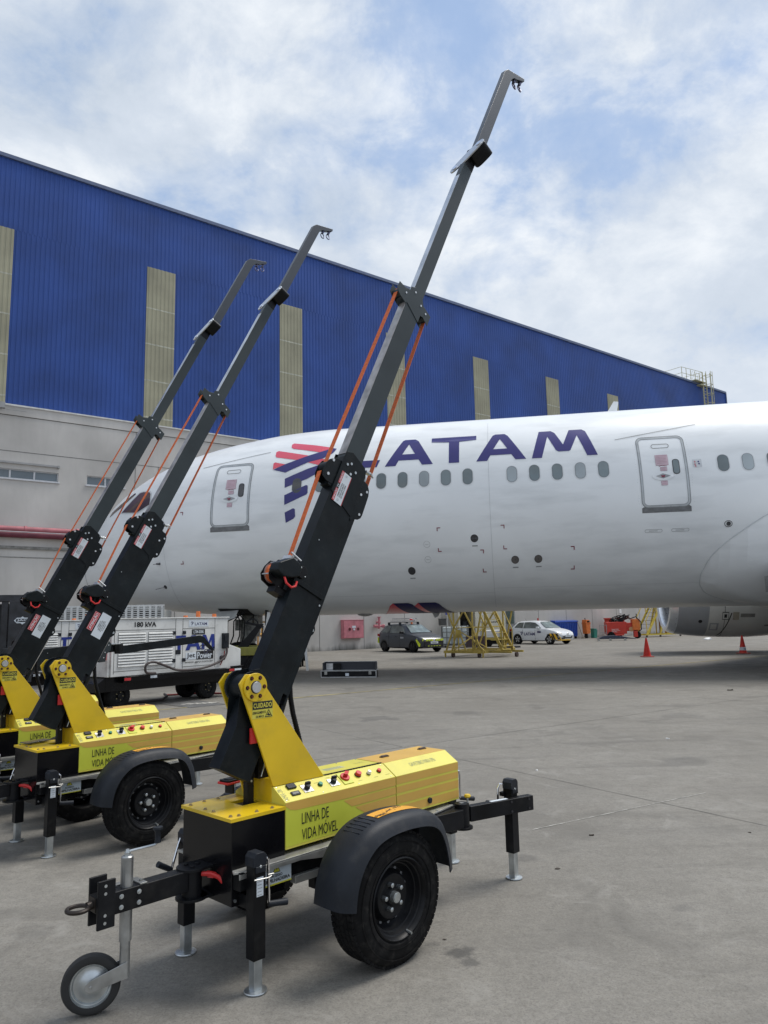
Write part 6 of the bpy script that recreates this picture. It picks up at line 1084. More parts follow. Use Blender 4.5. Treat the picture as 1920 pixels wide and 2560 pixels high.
c = MB(); c.lathe([(0.0, 0.0), (0.07, 0.0), (0.075, 0.02), (0.075, 0.30), (0.06, 0.36), (0.025, 0.38), (0.025, 0.42), (0.0, 0.42)], (-5.36, 14.2, 0.95), (0, 0, 1), 20); c.box(-5.43, -5.29, 14.1, 14.12, 1.05, 1.18, 1)
eo = c.build('fire_extinguisher', [mat('extinguisher red', (0.42, 0.04, 0.05), 0.35), white_v, gpu_w]); tag(eo, 'small red fire extinguisher on the left end of the nearer power unit', 'extinguisher')
# perforated air conditioning unit behind the power units
ac = tag(empty('air_conditioning_cart', (-7.55, 20.4, 0), R(8)), 'low white cart with a perforated grille top behind the 180 kVA power unit', 'air conditioner')
c = MB(); c.box(-1.5, 1.45, 0.05, 1.4, 0.5, 2.0); c.build('cart_body', gpu_w, ac, bevel=0.01)
c = MB(); c.box(-1.5, 1.45, -0.01, 0.04, 1.62, 1.70); c.box(-1.5, 1.45, -0.01, 0.04, 2.10, 2.14)
for i in range(19): x = -1.5+i*0.159; c.box(x, x+0.06, -0.01, 0.03, 1.70, 2.10)
for i in range(8): c.box(-1.5, 1.42, -0.006, 0.028, 1.70+i*0.055, 1.722+i*0.055)
c.box(-1.5, 1.45, 0.04, 0.06, 2.0, 2.14); c.build('grille', gpu_w, ac, smooth=0)
c = MB(); c.box(-1.45, 1.4, 0.046, 0.05, 1.70, 2.10); c.box(-1.3, 1.3, 0.1, 1.3, 0.25, 0.5); c.build('dark_interior', black_v, ac, smooth=0)
for x in (-1.0, 1.0):
    for y in (0.1, 1.3): c = MB(); c.cyl((x, y, 0.25), (x, y+0.15, 0.25), 0.25, n=24); c.build('wheel', rubber, ac)
# cables lying on the apron near the power units
c = MB(); c.tube([(-6.2, 15.0, 0.03), (-5.6, 15.3, 0.03), (-5.0, 15.7, 0.03), (-4.75, 16.05, 0.03), (-4.8, 16.5, 0.05), (-5.0, 17.0, 0.05)], 0.028, 8); tag(c.build('ground_cable', mat('muddy brown cable', (0, 0, 0))), 'thick brown cable looping on the apron under the power unit', 'cable')
c = MB(); c.tube([(-5.0, 17.1, 0.02), (-4.3, 17.4, 0.02), (-3.6, 17.2, 0.02), (-3.2, 17.5, 0.02)], 0.02, 8); tag(c.build('ground_cable', mat('dull red cable', (0, 0, 0))), 'thin reddish cable on the apron behind the power unit wheels', 'cable')

# ------------------------------------------------------------------ forklift at the left edge
fk = tag(empty('forklift', (-5.95, 11.0, 0), R(24)), 'black forklift mast and carriage cut by the left edge', 'forklift')
fb = mat('black forklift steel', (0.022, 0.023, 0.028), 0.45, var=0.3, vs=8)
c = MB()
for x in (-0.42, -0.30, 0.30, 0.42): c.box(x-0.045, x+0.045, -0.07, 0.07, 0.06, 2.0)
c.box(-0.55, 0.55, -0.09, 0.09, 1.98, 2.08); c.box(-0.48, 0.48, 0.02, 0.08, 1.1, 1.2); c.box(-0.48, 0.48, 0.02, 0.08, 0.2, 0.32); c.build('mast', fb, fk, bevel=0.006)
c = MB()
for x in (-0.12, 0.10):
    for k in range(46): c.box(x-0.028, x+0.028, -0.05, -0.02, 0.35+k*0.034, 0.372+k*0.034)
    c.cyl((x-0.04, -0.03, 1.9), (x+0.04, -0.03, 1.9), 0.07, n=18)
c.build('lift_chain', mat('oily chain', (0.03, 0.03, 0.035), 0.35, 0.7), fk)
c = MB(); c.cyl((-0.22, 0.0, 0.2), (-0.22, 0.0, 1.6), 0.05, n=14); c.cyl((0.22, 0.0, 0.2), (0.22, 0.0, 1.6), 0.05, n=14); c.tube([(0.0, -0.06, 0.4), (0.02, -0.09, 1.0), (0.0, -0.07, 1.7), (0.03, -0.02, 1.86)], 0.018, 8); c.tube([(-0.05, -0.06, 0.4), (-0.07, -0.1, 0.9), (-0.06, -0.07, 1.6)], 0.018, 8); c.build('lift_cylinder', mat('oily chain', (0, 0, 0)), fk)
c = MB(); c.box(0.36, 0.72, -0.10, -0.06, 0.9, 1.99); c.box(-0.5, 0.36, 0.09, 0.12, 0.3, 1.95); c.box(0.3, 0.74, -0.13, -0.06, 1.22, 1.30); c.box(-0.6, 0.7, -0.2, -0.12, 0.45, 0.55); c.box(-0.6, 0.7, -0.2, -0.12, 0.8, 0.9); co = c.build('carriage', fb, fk, bevel=0.006)
c = MB(); f = lambda a, b: (a, -0.103, b+0.2); V_, F_ = curve_geo([[(0.43, 1.50), (0.47, 1.54), (0.52, 1.54), (0.545, 1.56), (0.57, 1.54), (0.62, 1.54), (0.655, 1.50), (0.61, 1.46), (0.57, 1.46), (0.545, 1.44), (0.52, 1.46), (0.47, 1.46)], rrect(0.455, 0.63, 1.475, 1.525, 0.02)]); c.geo(V_, F_, f, 0); put_text(c, 'JAC', f, 0.47, 0.615, 1.482, 1.518, 0, 0.03); c.build('emblem', white_v, co, smooth=0)
for x in (-0.35, 0.35):
    c = MB(); c.box(x-0.06, x+0.06, -0.24, -0.20, 0.1, 0.9); c.box(x-0.06, x+0.06, -1.25, -0.2, 0.06, 0.10); c.build('fork', fb, fk, bevel=0.004)
c = MB(); c.box(-0.5, 0.5, 0.3, 1.9, 0.35, 1.0); c.prism([(1.5, 0.35), (2.4, 0.35), (2.4, 1.15), (1.6, 1.25)], 'x', -0.5, 0.5); c.box(-0.25, 0.25, 1.2, 1.5, 1.0, 1.6); c.build('truck_body', mat('dull orange body', (0.30, 0.12, 0.02), 0.45), fk, bevel=0.03)
c = MB()
for x in (-0.48, 0.48): c.bar((x, 0.45, 1.0), (x, 0.65, 2.05), 0.06); c.bar((x, 1.9, 1.2), (x, 1.75, 2.05), 0.06)
c.box(-0.52, 0.52, 0.6, 0.68, 2.03, 2.09); c.box(-0.52, 0.52, 1.72, 1.8, 2.03, 2.09)
for k in range(6): c.box(-0.52+k*0.2, -0.48+k*0.2, 0.62, 1.78, 2.03, 2.08)
c.build('overhead_guard', fb, fk, smooth=0)
for x in (-0.6, 0.6):
    for y, r_ in ((0.4, 0.34), (1.9, 0.26)): c = MB(); c.lathe([(0.12, -0.1), (r_-0.03, -0.1), (r_, -0.06), (r_, 0.06), (r_-0.03, 0.1), (0.12, 0.1), (0.0, 0.06)], (x*0.95, y, r_), (1, 0, 0), 30); c.build('wheel', rubber, fk)

# ------------------------------------------------------------------ cars
def make_car(name, label, paint, sc, roofz, hood_l=0.95, wheel_m=None, kind=0):
    # x forward, y left, origin between the near wheels' axles on the ground
    car = tag(empty(name, (0, 0, 0)), label, 'car'); Wd = 0.85; WB = 2.5
    # stations: x, bottom, belt z, belt half width, roof z, roof half width
    S_ = [(-0.66, 0.42, 0.78, 0.60, 0.80, 0.50), (-0.62, 0.30, 0.95, 0.74, 1.00, 0.60), (-0.50, 0.22, 1.0, 0.80, 1.20, 0.56), (-0.25, 0.20, 0.985, 0.835, 1.385, 0.56), (0.1, 0.20, 0.965, 0.85, 1.45, 0.57), (0.7, 0.19, 0.94, 0.855, 1.475, 0.575), (1.15, 0.19, 0.925, 0.855, 1.465, 0.57), (1.5, 0.19, 0.915, 0.85, 1.40, 0.56), (1.85, 0.19, 0.92, 0.845, 1.19, 0.60), (2.18, 0.20, 0.93, 0.84, 0.975, 0.68), (2.5, 0.20, 0.87, 0.83, 0.93, 0.66), (2.85, 0.20, 0.79, 0.80, 0.85, 0.62), (3.08, 0.22, 0.70, 0.72, 0.745, 0.55), (3.20, 0.26, 0.58, 0.60, 0.62, 0.45), (3.23, 0.30, 0.5, 0.5, 0.53, 0.4)]
    hb_ = MB(); rows = []
    for x, zb, zt, hw, zr, rw in S_:
        zr = zr*(roofz/1.475) if zr > 1.0 else zr
        half = [(0, zb), (hw*0.8, zb), (hw*0.97, zb+0.06), (hw*1.0, zb+0.22), (hw*1.0, (zb+zt)/2+0.1), (hw*0.985, zt-0.04), (hw*0.955, zt), (rw+(hw*0.955-rw)*0.08 if zr-zt > 0.15 else hw*0.8, zr-0.05 if zr-zt > 0.15 else zt+(zr-zt)*0.6), (rw*0.88, zr-0.012), (0, zr)]
        rows.append([hb_._v((x, -y, z)) for y, z in half]+[hb_._v((x, y, z)) for y, z in half[-2:0:-1]])
    n_ = len(rows[0])
    for a, b in zip(rows, rows[1:]):
        for j in range(n_): hb_.face([a[j], a[(j+1) % n_], b[(j+1) % n_], b[j]])
    hb_.face(rows[0]); hb_.face(rows[-1]); body = hb_.build('body', paint, car, smooth=40)
    def side(x, z):
        for (s0, s1) in zip(S_, S_[1:]):
            if x <= s1[0]: break
        q = (x-s0[0])/(s1[0]-s0[0]); g_ = lambda i: s0[i]+(s1[i]-s0[i])*q; zt, hw, zr, rw = g_(2), g_(3), g_(4), g_(5)
        zr = zr*(roofz/1.475) if zr > 1.0 else zr
        if z <= zt: return hw*(1.0 if z < zt-0.04 else 0.97)
        return hw*0.955+(rw+(hw*0.955-rw)*0.08-hw*0.955)*min(1, (z-zt)/max(0.05, zr-0.05-zt))
    gl = mat('car glass', (0.085, 0.10, 0.10), 0.06, var=0.3, vs=2, spec=0.9); hdk = roofz/1.475
    for s in (-1, 1):
        for poly in ([(-0.28, 1.02), (0.42, 0.985), (0.42, 1.37*hdk), (0.02, 1.36*hdk), (-0.15, 1.24*hdk)], [(0.47, 0.985), (1.85, 0.965), (1.62, 1.17*hdk), (1.30, 1.345*hdk), (0.9, 1.385*hdk), (0.47, 1.375*hdk)]):
            c = MB(); bm_ = [c._v((x, s*(side(x, z)+0.026), z)) for x, z in poly]; c.face(bm_ if s < 0 else bm_[::-1]); c.build('side_window', gl, car, smooth=0)
        c = MB()
        for x_ in (0.445, 1.42): c.box(x_-0.004, x_+0.004, min(s*(side(x_, .6)-0.01), s*(side(x_, .6)+0.004)), max(s*(side(x_, .6)-0.01), s*(side(x_, .6)+0.004)), 0.30, 0.90)
        c.build('door_line', black_v, body, smooth=0)
        c = MB()
        for x_ in (0.10, 0.95): c.box(x_, x_+0.16, min(s*0.85, s*0.885), max(s*0.85, s*0.885), 0.80, 0.825)
        c.build('door_handle', paint, car, bevel=0.004)
        c = MB(); c.box(1.62, 1.80, min(s*0.84, s*1.02), max(s*0.84, s*1.02), 0.955, 1.07); c.build('door_mirror', paint if kind else black, car, bevel=0.03)
    c = MB(); zz = lambda k: k*hdk
    c.poly([(1.56, -0.50, zz(1.375)), (1.56, 0.50, zz(1.375)), (2.16, 0.66, 0.985), (2.16, -0.66, 0.985)]); bmesh.ops.translate(c.bm, verts=c.bm.verts, vec=(0.02, 0, 0.018)); c.build('windscreen', mat('windscreen glass', (0.16, 0.20, 0.205), 0.05, var=0.25, vs=2, spec=0.9), car, smooth=0)
    c = MB(); c.poly([(-0.54, -0.50, 1.14), (-0.54, 0.50, 1.14), (-0.30, 0.48, zz(1.35)), (-0.30, -0.48, zz(1.35))]); bmesh.ops.translate(c.bm, verts=c.bm.verts, vec=(-0.03, 0, 0.01)); c.build('rear_window', gl, car, smooth=0)
    for x in (0.0, WB):
        for s in (-1, 1):
            c = MB(); pts = [(x+0.345*math.cos(R(a)), 0.30+0.345*math.sin(R(a))) for a in range(-15, 196, 15)]; y0 = s*(side(max(-0.5, min(3, x)), 0.5)-0.01)
            c.prism(pts, 'y', min(y0, y0+s*0.016), max(y0, y0+s*0.016)); c.build('wheel_arch', black_v, body, smooth=0)
            c = MB(); c.lathe([(0.2, 0.0), (0.285, 0.0), (0.30, -0.03), (0.30, -0.16), (0.285, -0.19), (0.2, -0.19)], (x, s*(0.853), 0.30), (0, s, 0), 36); wo = c.build('wheel', rubber, car)
            c = MB(); c.lathe([(0.2, 0.0), (0.19, -0.03), (0.0, -0.05)], (x, s*0.853, 0.30), (0, s, 0), 30, mi=1)
            for k in range(5):
                a = 2*math.pi*k/5+0.3
                for da in (-0.16, 0.16): c.bar((x+0.03*math.cos(a), s*0.845, 0.30+0.03*math.sin(a)), (x+0.195*math.cos(a+da), s*0.852, 0.30+0.195*math.sin(a+da)), 0.022, 0.03)
            c.build('rim', [wheel_m, black_v], wo)
    c = MB(); c.poly([(3.19, -0.50, 0.50), (3.19, 0.50, 0.50), (3.235, 0.36, 0.36), (3.235, -0.36, 0.36)]); bmesh.ops.translate(c.bm, verts=c.bm.verts, vec=(0.03, 0, 0)); c.build('front_air_intake', black_v, car, smooth=0)
    for s in (-1, 1):
        c = MB(); c.hexa([(2.86, s*0.80, 0.66), (3.10, s*0.66, 0.62), (3.19, s*0.42, 0.60), (2.95, s*0.45, 0.60), (2.80, s*0.815, 0.74), (3.02, s*0.67, 0.72), (3.15, s*0.42, 0.67), (2.95, s*0.45, 0.67)]); c.build('headlight', mat('headlight glass', (0.45, 0.47, 0.5), 0.1, 0.2), car, bevel=0.01)
        c = MB(); c.box(-0.66, -0.48, min(s*0.62, s*0.83), max(s*0.62, s*0.83), 0.80, 0.94); c.build('tail_light', mat('tail light red', (0.25, 0.01, 0.01), 0.2), car, bevel=0.02)
    c = MB(); c.box(3.235, 3.262, -0.24, 0.24, 0.44, 0.555, 0); c.poly([(3.2625, -0.15, 0.47), (3.2625, 0.15, 0.47), (3.2625, 0.15, 0.52), (3.2625, -0.15, 0.52)], 1); c.build('number_plate', [white_v, grey_v], car, smooth=0)
    c = MB(); c.cyl((3.21, 0, 0.60), (3.235, 0, 0.60), 0.075, n=24); c.lathe([(0.075, 0.0), (0.085, 0.01), (0.075, 0.02)], (3.225, 0, 0.60), (1, 0, 0), 24); c.build('badge', chrome, car)
    car.scale = (sc,)*3
    return car, side, body
hiv = mat('fluorescent yellow tape', (0.62, 0.72, 0.03), 0.4)
gm = mat('slate grey car paint', (0.028, 0.036, 0.050), 0.3, 0.0, var=0.01, coat=0.4, rv=0.0)
gc, gs, gb_ = make_car('hatchback_car', 'dark grey hatchback with fluorescent yellow dashes and a ladder on its roof rack', gm, 0.945, 1.47, wheel_m=mat('dark alloy', (0.03, 0.03, 0.035), 0.3, 0.6))
gc.location = (-0.10+0.80*math.cos(R(35.2))*0.945, 38.2+0.80*math.sin(R(35.2))*0.945, 0); gc.rotation_euler = (0, 0, R(-54.8))
c = MB()
for i in range(9):
    y = -0.62+i*0.155; xx = 3.235 if abs(y) < 0.5 else 3.12
    if abs(y) > 0.10: c.box(xx, xx+0.03, y-0.055, y+0.055, 0.575, 0.675)
for i in range(7): y = -0.55+i*0.18; c.box(3.225 if abs(y) < 0.45 else 3.13, 3.26 if abs(y) < 0.45 else 3.17, y-0.055, y+0.055, 0.315, 0.34)
c.hexa([(2.80, -0.845, 0.60), (2.92, -0.83, 0.60), (3.04, -0.765, 0.30), (2.98, -0.80, 0.30), (2.80, -0.835, 0.66), (2.86, -0.825, 0.66), (3.06, -0.755, 0.44), (3.0, -0.79, 0.44)]); c.box(-0.665, -0.60, -0.80, -0.70, 0.45, 0.75); c.build('reflective_tape', hiv, gc, smooth=0)
c = MB(); c.box(2.55, 3.22, -0.72, 0.72, 0.24, 0.30); c.box(3.12, 3.24, -0.62, 0.62, 0.30, 0.58); c.build('black_bumper', black_v, gc, bevel=0.02)
c = MB(); y_ = -(gs(1.3, 0.7)+0.006); c.box(1.48, 1.78, y_-0.002, y_, 0.70, 0.79); put_text(c, 'Swissport', lambda a, b: (a, y_-0.004, b), 1.50, 1.76, 0.72, 0.77, 1); c.build('door_lettering', [mat('pale door label', (0.3, 0.32, 0.35)), white_v], gc, smooth=0)
c = MB()
for x_ in (0.15, 1.15): c.bar((x_, -0.62, 1.53), (x_, 0.62, 1.53), 0.035, 0.03); c.box(x_-0.06, x_+0.06, -0.64, -0.55, 1.40, 1.54); c.box(x_-0.06, x_+0.06, 0.55, 0.64, 1.40, 1.54)
c.build('roof_rack', plastic, gc, bevel=0.004)
ld = MB()
for y in (-0.30, 0.15): ld.bar((-0.15, y, 0.0), (1.35, y, 0.0), 0.03, 0.06); ld.bar((-0.05, y+0.04, 0.11), (1.45, y+0.04, 0.11), 0.03, 0.06)
for k in range(7): ld.cyl((-0.1+k*0.22, -0.30, 0), (-0.1+k*0.22, 0.15, 0), 0.014, n=8); ld.cyl((0.0+k*0.22, -0.26, 0.11), (0.0+k*0.22, 0.19, 0.11), 0.014, n=8)
ld.cyl((1.40, -0.2, 0.07), (1.62, -0.2, 0.04), 0.05, 0.02, n=10, mi=1); lo_ = ld.build('roof_ladder', [alu, red], None); lo_.location = gc.matrix_basis @ Vector((0, 0.05, 1.60)); lo_.rotation_euler = gc.rotation_euler; tag(lo_, 'silver extension ladder lashed on the roof of the dark grey car', 'ladder')
c = MB(); c.cyl((0, 0, 0), (0, 0, 0.10), 0.055, 0.045, 14); o = c.build('beacon', mat('amber beacon', (0, 0, 0)), gc, loc=(1.45, -0.05, 1.43))
wc, ws, wb_ = make_car('hatchback_car', 'white hatchback with yellow and black front stripes and airline lettering on its doors', mat('white car paint', (0.66, 0.68, 0.70), 0.25, var=0.01, coat=0.5, rv=0.0), 0.945, 1.44, wheel_m=alu, kind=1)
wc.location = (7.82+0.80*math.cos(R(39))*0.945, 44.75+0.80*math.sin(R(39))*0.945, 0); wc.rotation_euler = (0, 0, R(-51))
c = MB(); y_ = -(gs(1.0, 0.6)+0.008); put_text(c, 'LATAM', lambda a, b: (a, y_, b), 0.56, 1.40, 0.54, 0.72, 0, 0.03); c.tube([(0.34, y_, 0.56), (0.37, y_, 0.66), (0.46, y_, 0.70), (0.38, y_, 0.76), (0.28, y_, 0.70)], 0.024, 4); c.box(1.60, 1.88, y_-0.002, y_+0.004, 0.70, 0.80, 0); c.build('door_lettering', [mat('navy print', (0, 0, 0))], wc, smooth=0)
c = MB(); ye = mat('amber yellow stripe', (0.72, 0.42, 0.02), 0.4)
for k in range(7):
    x0 = 2.50+k*0.13; q = []
    for x, z in ((x0+0.02, 0.68), (x0+0.17, 0.64), (x0+0.33, 0.30), (x0+0.18, 0.30)): x = min(x, 3.19); q.append((x, -(gs(x, z)+0.035), z))
    c.poly(q, k % 2)
c.box(2.9, 3.26, -0.70, 0.2, 0.235, 0.30, 0); c.box(3.24, 3.27, -0.6, -0.32, 0.33, 0.42, 1); c.box(-0.64, -0.5, -0.845, -0.70, 0.35, 0.75, 1); c.box(-0.665, -0.62, -0.80, -0.6, 0.45, 0.65, 0); c.build('hazard_stripe', [ye, black_v], wc, smooth=0)
c = MB(); c.cyl((0, 0, 0), (0, 0, 0.16), 0.05, 0.045, 14); c.build('beacon', mat('dark red beacon', (0.35, 0.03, 0.03), 0.3), wc, loc=(1.0, 0, 1.43)); c = MB(); c.cyl((0, 0, 0), (-0.12, 0, 0.16), 0.006, n=6); c.build('aerial', black, wc, loc=(0.1, 0, 1.40))
# ------------------------------------------------------------------ yellow maintenance stand
ysteel = mat('weathered yellow steel', (0.42, 0.32, 0.07), 0.55, var=0.15, vs=3, dirt=0.3)
ms = tag(empty('maintenance_stand', (3.15, 30.88, 0), R(-37.5)), 'tall yellow tubular maintenance stand with a stairway between the two cars', 'stand')
# local x along the near beam 0.9 each way, y away
c = MB(); c.box(-0.95, 0.95, -0.05, 0.05, 0.17, 0.27); c.box(-0.95, 0.95, 2.55, 2.65, 0.17, 0.27); c.box(-0.95, -0.85, 0, 2.6, 0.17, 0.27); c.box(0.85, 0.95, 0, 2.6, 0.17, 0.27)
for x in (-0.9, 0.9): c.bar((x, 0, 0.0), (x, 0, 0.2), 0.05)
B = lambda a, b, w_=0.055: c.bar(a, b, w_)
for y in (0.0, 2.6):
    B((-0.45, y, 0.27), (-0.45, y, 4.4)); B((0.45, y, 0.27), (0.45, y, 4.4)); B((-0.85, y, 0.27), (-0.45, y, 1.2)); B((-0.45, y, 1.2), (-0.8, y, 2.0)); B((-0.45, y, 1.2), (0.2, y, 2.1)); B((0.45, y, 1.2), (0.8, y, 0.27)); B((0.45, y, 1.2), (0.0, y, 2.0)); B((0.45, y, 0.7), (0.95, y, 0.27)); B((0.5, y, 0.27), (0.9, y, 1.9))
for z in (1.2, 2.3, 3.4): B((-0.45, 0, z), (-0.45, 2.6, z), 0.04); B((0.45, 0, z), (0.45, 2.6, z), 0.04)
B((-0.45, 0, 0.3), (-0.45, 2.6, 1.2), 0.04); B((-0.45, 2.6, 0.3), (-0.45, 0, 1.2), 0.04)
c.build('frame', ysteel, ms, smooth=0)
c = MB()
for y in (0.6, 1.5): c.bar((1.45, y, 0.27), (-0.2, y, 3.6), 0.05, 0.12); c.bar((1.45, y, 1.1), (-0.1, y, 4.3), 0.035); c.bar((1.45, y, 0.27), (1.45, y, 1.1), 0.035); c.bar((0.7, y, 1.78), (0.7, y, 2.6), 0.035)
for k in range(12): f_ = k/12; c.box(1.30-1.65*f_, 1.48-1.65*f_, 0.62, 1.48, 0.42+3.3*f_*0.98, 0.44+3.3*f_*0.98)
c.box(-0.95, 1.9, 0.5, 0.58, 0.17, 0.25); c.box(-0.95, 1.9, 1.5, 1.58, 0.17, 0.25); c.build('stairway', ysteel, ms, smooth=0)
c = MB(); c.box(-1.0, 0.6, 0, 2.6, 3.7, 3.76); c.build('platform', ysteel, ms, smooth=0)
c = MB(); c.bar((-0.55, -0.03, 0.27), (-0.32, -0.03, 0.95), 0.05); c.bar((0.12, -0.03, 0.27), (-0.12, -0.03, 0.95), 0.05); c.bar((-0.22, -0.03, 0.27), (-0.22, -0.03, 0.9), 0.04); c.prism([(-0.38, 0.8), (-0.06, 0.8), (-0.10, 1.12), (-0.34, 1.12)], 'y', -0.05, -0.02); c.tube([(-0.22+0.045*math.cos(a*0.52), -0.03, 1.22+0.06*math.sin(a*0.52)) for a in range(12)], 0.012, 6, close=True); c.build('tow_bracket', ysteel, ms, smooth=0)
for x, y in ((-0.55, 0.05), (0.7, 0.05), (1.85, 1.05), (-0.8, 2.6)): c = MB(); c.cyl((x-0.04, y, 0.10), (x+0.04, y, 0.10), 0.10, n=18); c.build('castor', mat('rusty dark castor', (0.05, 0.03, 0.025), 0.6), ms)
# intermediate bulk container, cream booth, boxes, side cart, mats
ib = tag(empty('bulk_container', (3.05, 41.6, 0), R(-10)), 'white plastic bulk tank in a grey tube cage right of the grey car', 'tank')
c = MB(); c.box(0.05, 1.35, 0.05, 1.05, 0.18, 1.12); c.build('tank', mat('milky tank plastic', (0.55, 0.60, 0.60), 0.4, var=0.06, vs=3), ib, bevel=0.05, seg=3)
c = MB()
for i in range(6): x = 0.0+i*0.28; c.cyl((x, 0, 0.15), (x, 0, 1.18), 0.022, n=8)
for z in (0.2, 0.55, 0.85, 1.16): c.cyl((0, 0, z), (1.4, 0, z), 0.02, n=8); c.cyl((0, 0, z), (0, 1.1, z), 0.02, n=8); c.cyl((1.4, 0, z), (1.4, 1.1, z), 0.02, n=8)
for i in range(4): c.cyl((0, i*0.36, 0.15), (0, i*0.36, 1.18), 0.022, n=8); c.cyl((1.4, i*0.36, 0.15), (1.4, i*0.36, 1.18), 0.022, n=8)
c.box(0, 1.4, 0, 1.1, 0.1, 0.15); c.box(0, 0.15, 0, 1.1, 0, 0.1); c.box(1.25, 1.4, 0, 1.1, 0, 0.1); c.build('cage', mat('dull grey tube', (0.22, 0.23, 0.23), 0.5, 0.4), ib)
bt = tag(empty('cream_booth', (5.3, 44.6, 0), R(12)), 'cream site cabin with a dark doorway behind the yellow stand', 'cabin'); cream = mat('cream cabin panel', (0.60, 0.57, 0.47), 0.55, var=0.05, vs=2)
c = MB(); c.box(0, 1.9, 0, 1.8, 0.0, 2.7); c.box(-1.05, -0.95, 0, 1.8, 0, 2.7); c.box(-1.0, 0, 1.7, 1.8, 0, 2.7); c.box(-1.05, 1.9, 0, 1.8, 2.7, 2.78); c.build('cabin_wall', cream, bt, smooth=0)
c = MB(); c.box(-0.95, 0.0, 1.6, 1.69, 0, 2.7); c.box(-0.95, 0.0, 0.3, 1.6, 0.0, 0.4); c.build('dark_interior', mat('brown black interior', (0.035, 0.028, 0.026), 0.7), bt, smooth=0)
c = MB(); c.lathe([(0.0, 0.55), (0.3, 0.5), (0.45, 0.2), (0.5, 0.0)], (-0.45, 0.8, 0.9), (0, 0, 1), 20); c.box(-0.9, 0.0, 0.4, 1.2, 0.4, 0.95); c.build('covered_bundle', black, bt)
c = MB(); c.box(0.3, 0.75, -0.012, -0.002, 1.75, 2.1, 0); c.box(0.42, 0.6, -0.018, -0.012, 1.92, 2.02, 1); put_text(c, 'COM PALIHAR', lambda a, b: (a, -0.012, b), 0.25, 1.5, 1.28, 1.38, 1, 0.02); c.build('cabin_notice', [whitep, black_v], bt, smooth=0)
c = MB(); c.box(1.96, 2.6, 0.2, 0.4, 0.0, 2.6, 0); c.box(2.05, 2.5, 0.15, 0.2, 1.2, 2.5, 1); c.build('glazed_side', [mat('grey rail', (0, 0, 0)), mat('greenish dark glass', (0.08, 0.11, 0.10), 0.1)], bt, smooth=0)
c = MB(); c.box(-0.18, 0.18, 0, 0.3, 0, 0.36); c.box(-0.2, 0.2, -0.02, 0.3, 0.36, 0.39); tag(c.build('meter_box', mat('dark grey box', (0.06, 0.06, 0.06), 0.5), None, (3.35, 44.0, 1.2), (0, 0, R(20))), 'small dark grey box mounted above the caged tank', 'box')
c = MB(); c.box(-0.02, 0.02, 0, 0.02, -1.2, 0.4, 1); c.box(-0.10, 0.10, -0.02, 0.0, -0.05, 0.5, 0); c.box(-0.25, 0.25, 0, 0.25, -1.3, -1.2, 1); tag(c.build('blue_banner', [mat('royal blue sign', (0.02, 0.04, 0.30)), alu], None, (3.55, 43.6, 1.85), (0, 0, R(10)), smooth=0), 'narrow royal blue banner on a pole left of the cream cabin doorway', 'banner')
bx = MB(); bx.box(0, 1.1, 0, 0.8, 0.05, 0.62); bx.box(0.9, 1.1, -0.02, 0.0, 0.1, 0.5); tag(bx.build('dark_chest', mat('wine dark chest', (0.05, 0.03, 0.035), 0.5), None, (4.25, 40.3, 0), (0, 0, R(-5)), bevel=0.02), 'dark brown chest standing behind the yellow stand', 'chest')
uc = tag(empty('utility_cart', (5.35, 41.4, 0), R(5)), 'low yellow and white tow cart behind the stand stairway', 'cart')
c = MB(); c.box(0, 1.2, 0, 1.0, 0.5, 0.9); c.build('cart_body', gpu_w, uc, bevel=0.03); c = MB(); c.box(-0.1, 1.3, -0.05, 1.05, 0.34, 0.50); c.box(-0.1, 0.0, -0.05, 0.0, 0.5, 1.3); c.box(0.9, 1.0, -0.05, 0.0, 0.3, 1.45); c.build('cart_frame', ysteel, uc, smooth=0)
c = MB(); c.cyl((0.25, -0.1, 0.2), (0.25, 0.1, 0.2), 0.2, n=20); c.cyl((1.05, -0.1, 0.2), (1.05, 0.1, 0.2), 0.2, n=20); c.box(0.1, 1.2, 0, 0.9, 0.15, 0.34); c.build('wheel', rubber, uc)
sc_ = tag(empty('tool_trolley', (6.9, 47.2, 0), R(15)), 'yellow trolley carrying red and blue bags behind the stand', 'trolley')
c = MB(); c.box(-0.6, 0.75, 0, 0.7, 0.30, 0.36); c.box(-0.6, 0.75, 0, 0.7, 0.08, 0.12)
for x in (-0.6, 0.72): c.box(x, x+0.03, 0, 0.03, 0.05, 1.15); c.box(x, x+0.03, 0.67, 0.7, 0.05, 1.15)
c.box(-0.6, 0.75, 0, 0.02, 1.12, 1.15); c.box(-1.0, -0.6, 0, 0.6, 0.1, 1.15); c.build('trolley_frame', ysteel, sc_, smooth=0)
c = MB(); c.box(-0.45, -0.05, 0.1, 0.5, 0.36, 1.05, 0); c.box(0.0, 0.5, 0.1, 0.5, 0.36, 0.75, 2); c.box(0.05, 0.55, 0.08, 0.5, 0.75, 1.02, 1); c.build('bag', [mat('bright red bag', (0.5, 0.03, 0.03)), mat('azure bag', (0.03, 0.22, 0.5)), black], sc_, bevel=0.04)
c = MB(); c.prism([(5.95, 40.3), (6.60, 39.15), (7.05, 39.7), (6.5, 40.8)], 'z', 0.0, 0.09); tag(c.build('rubber_mat', mat('black rubber mat', (0.018, 0.018, 0.02), 0.7), None, smooth=0), 'black rubber mat lying on the apron right of the stand', 'mat')
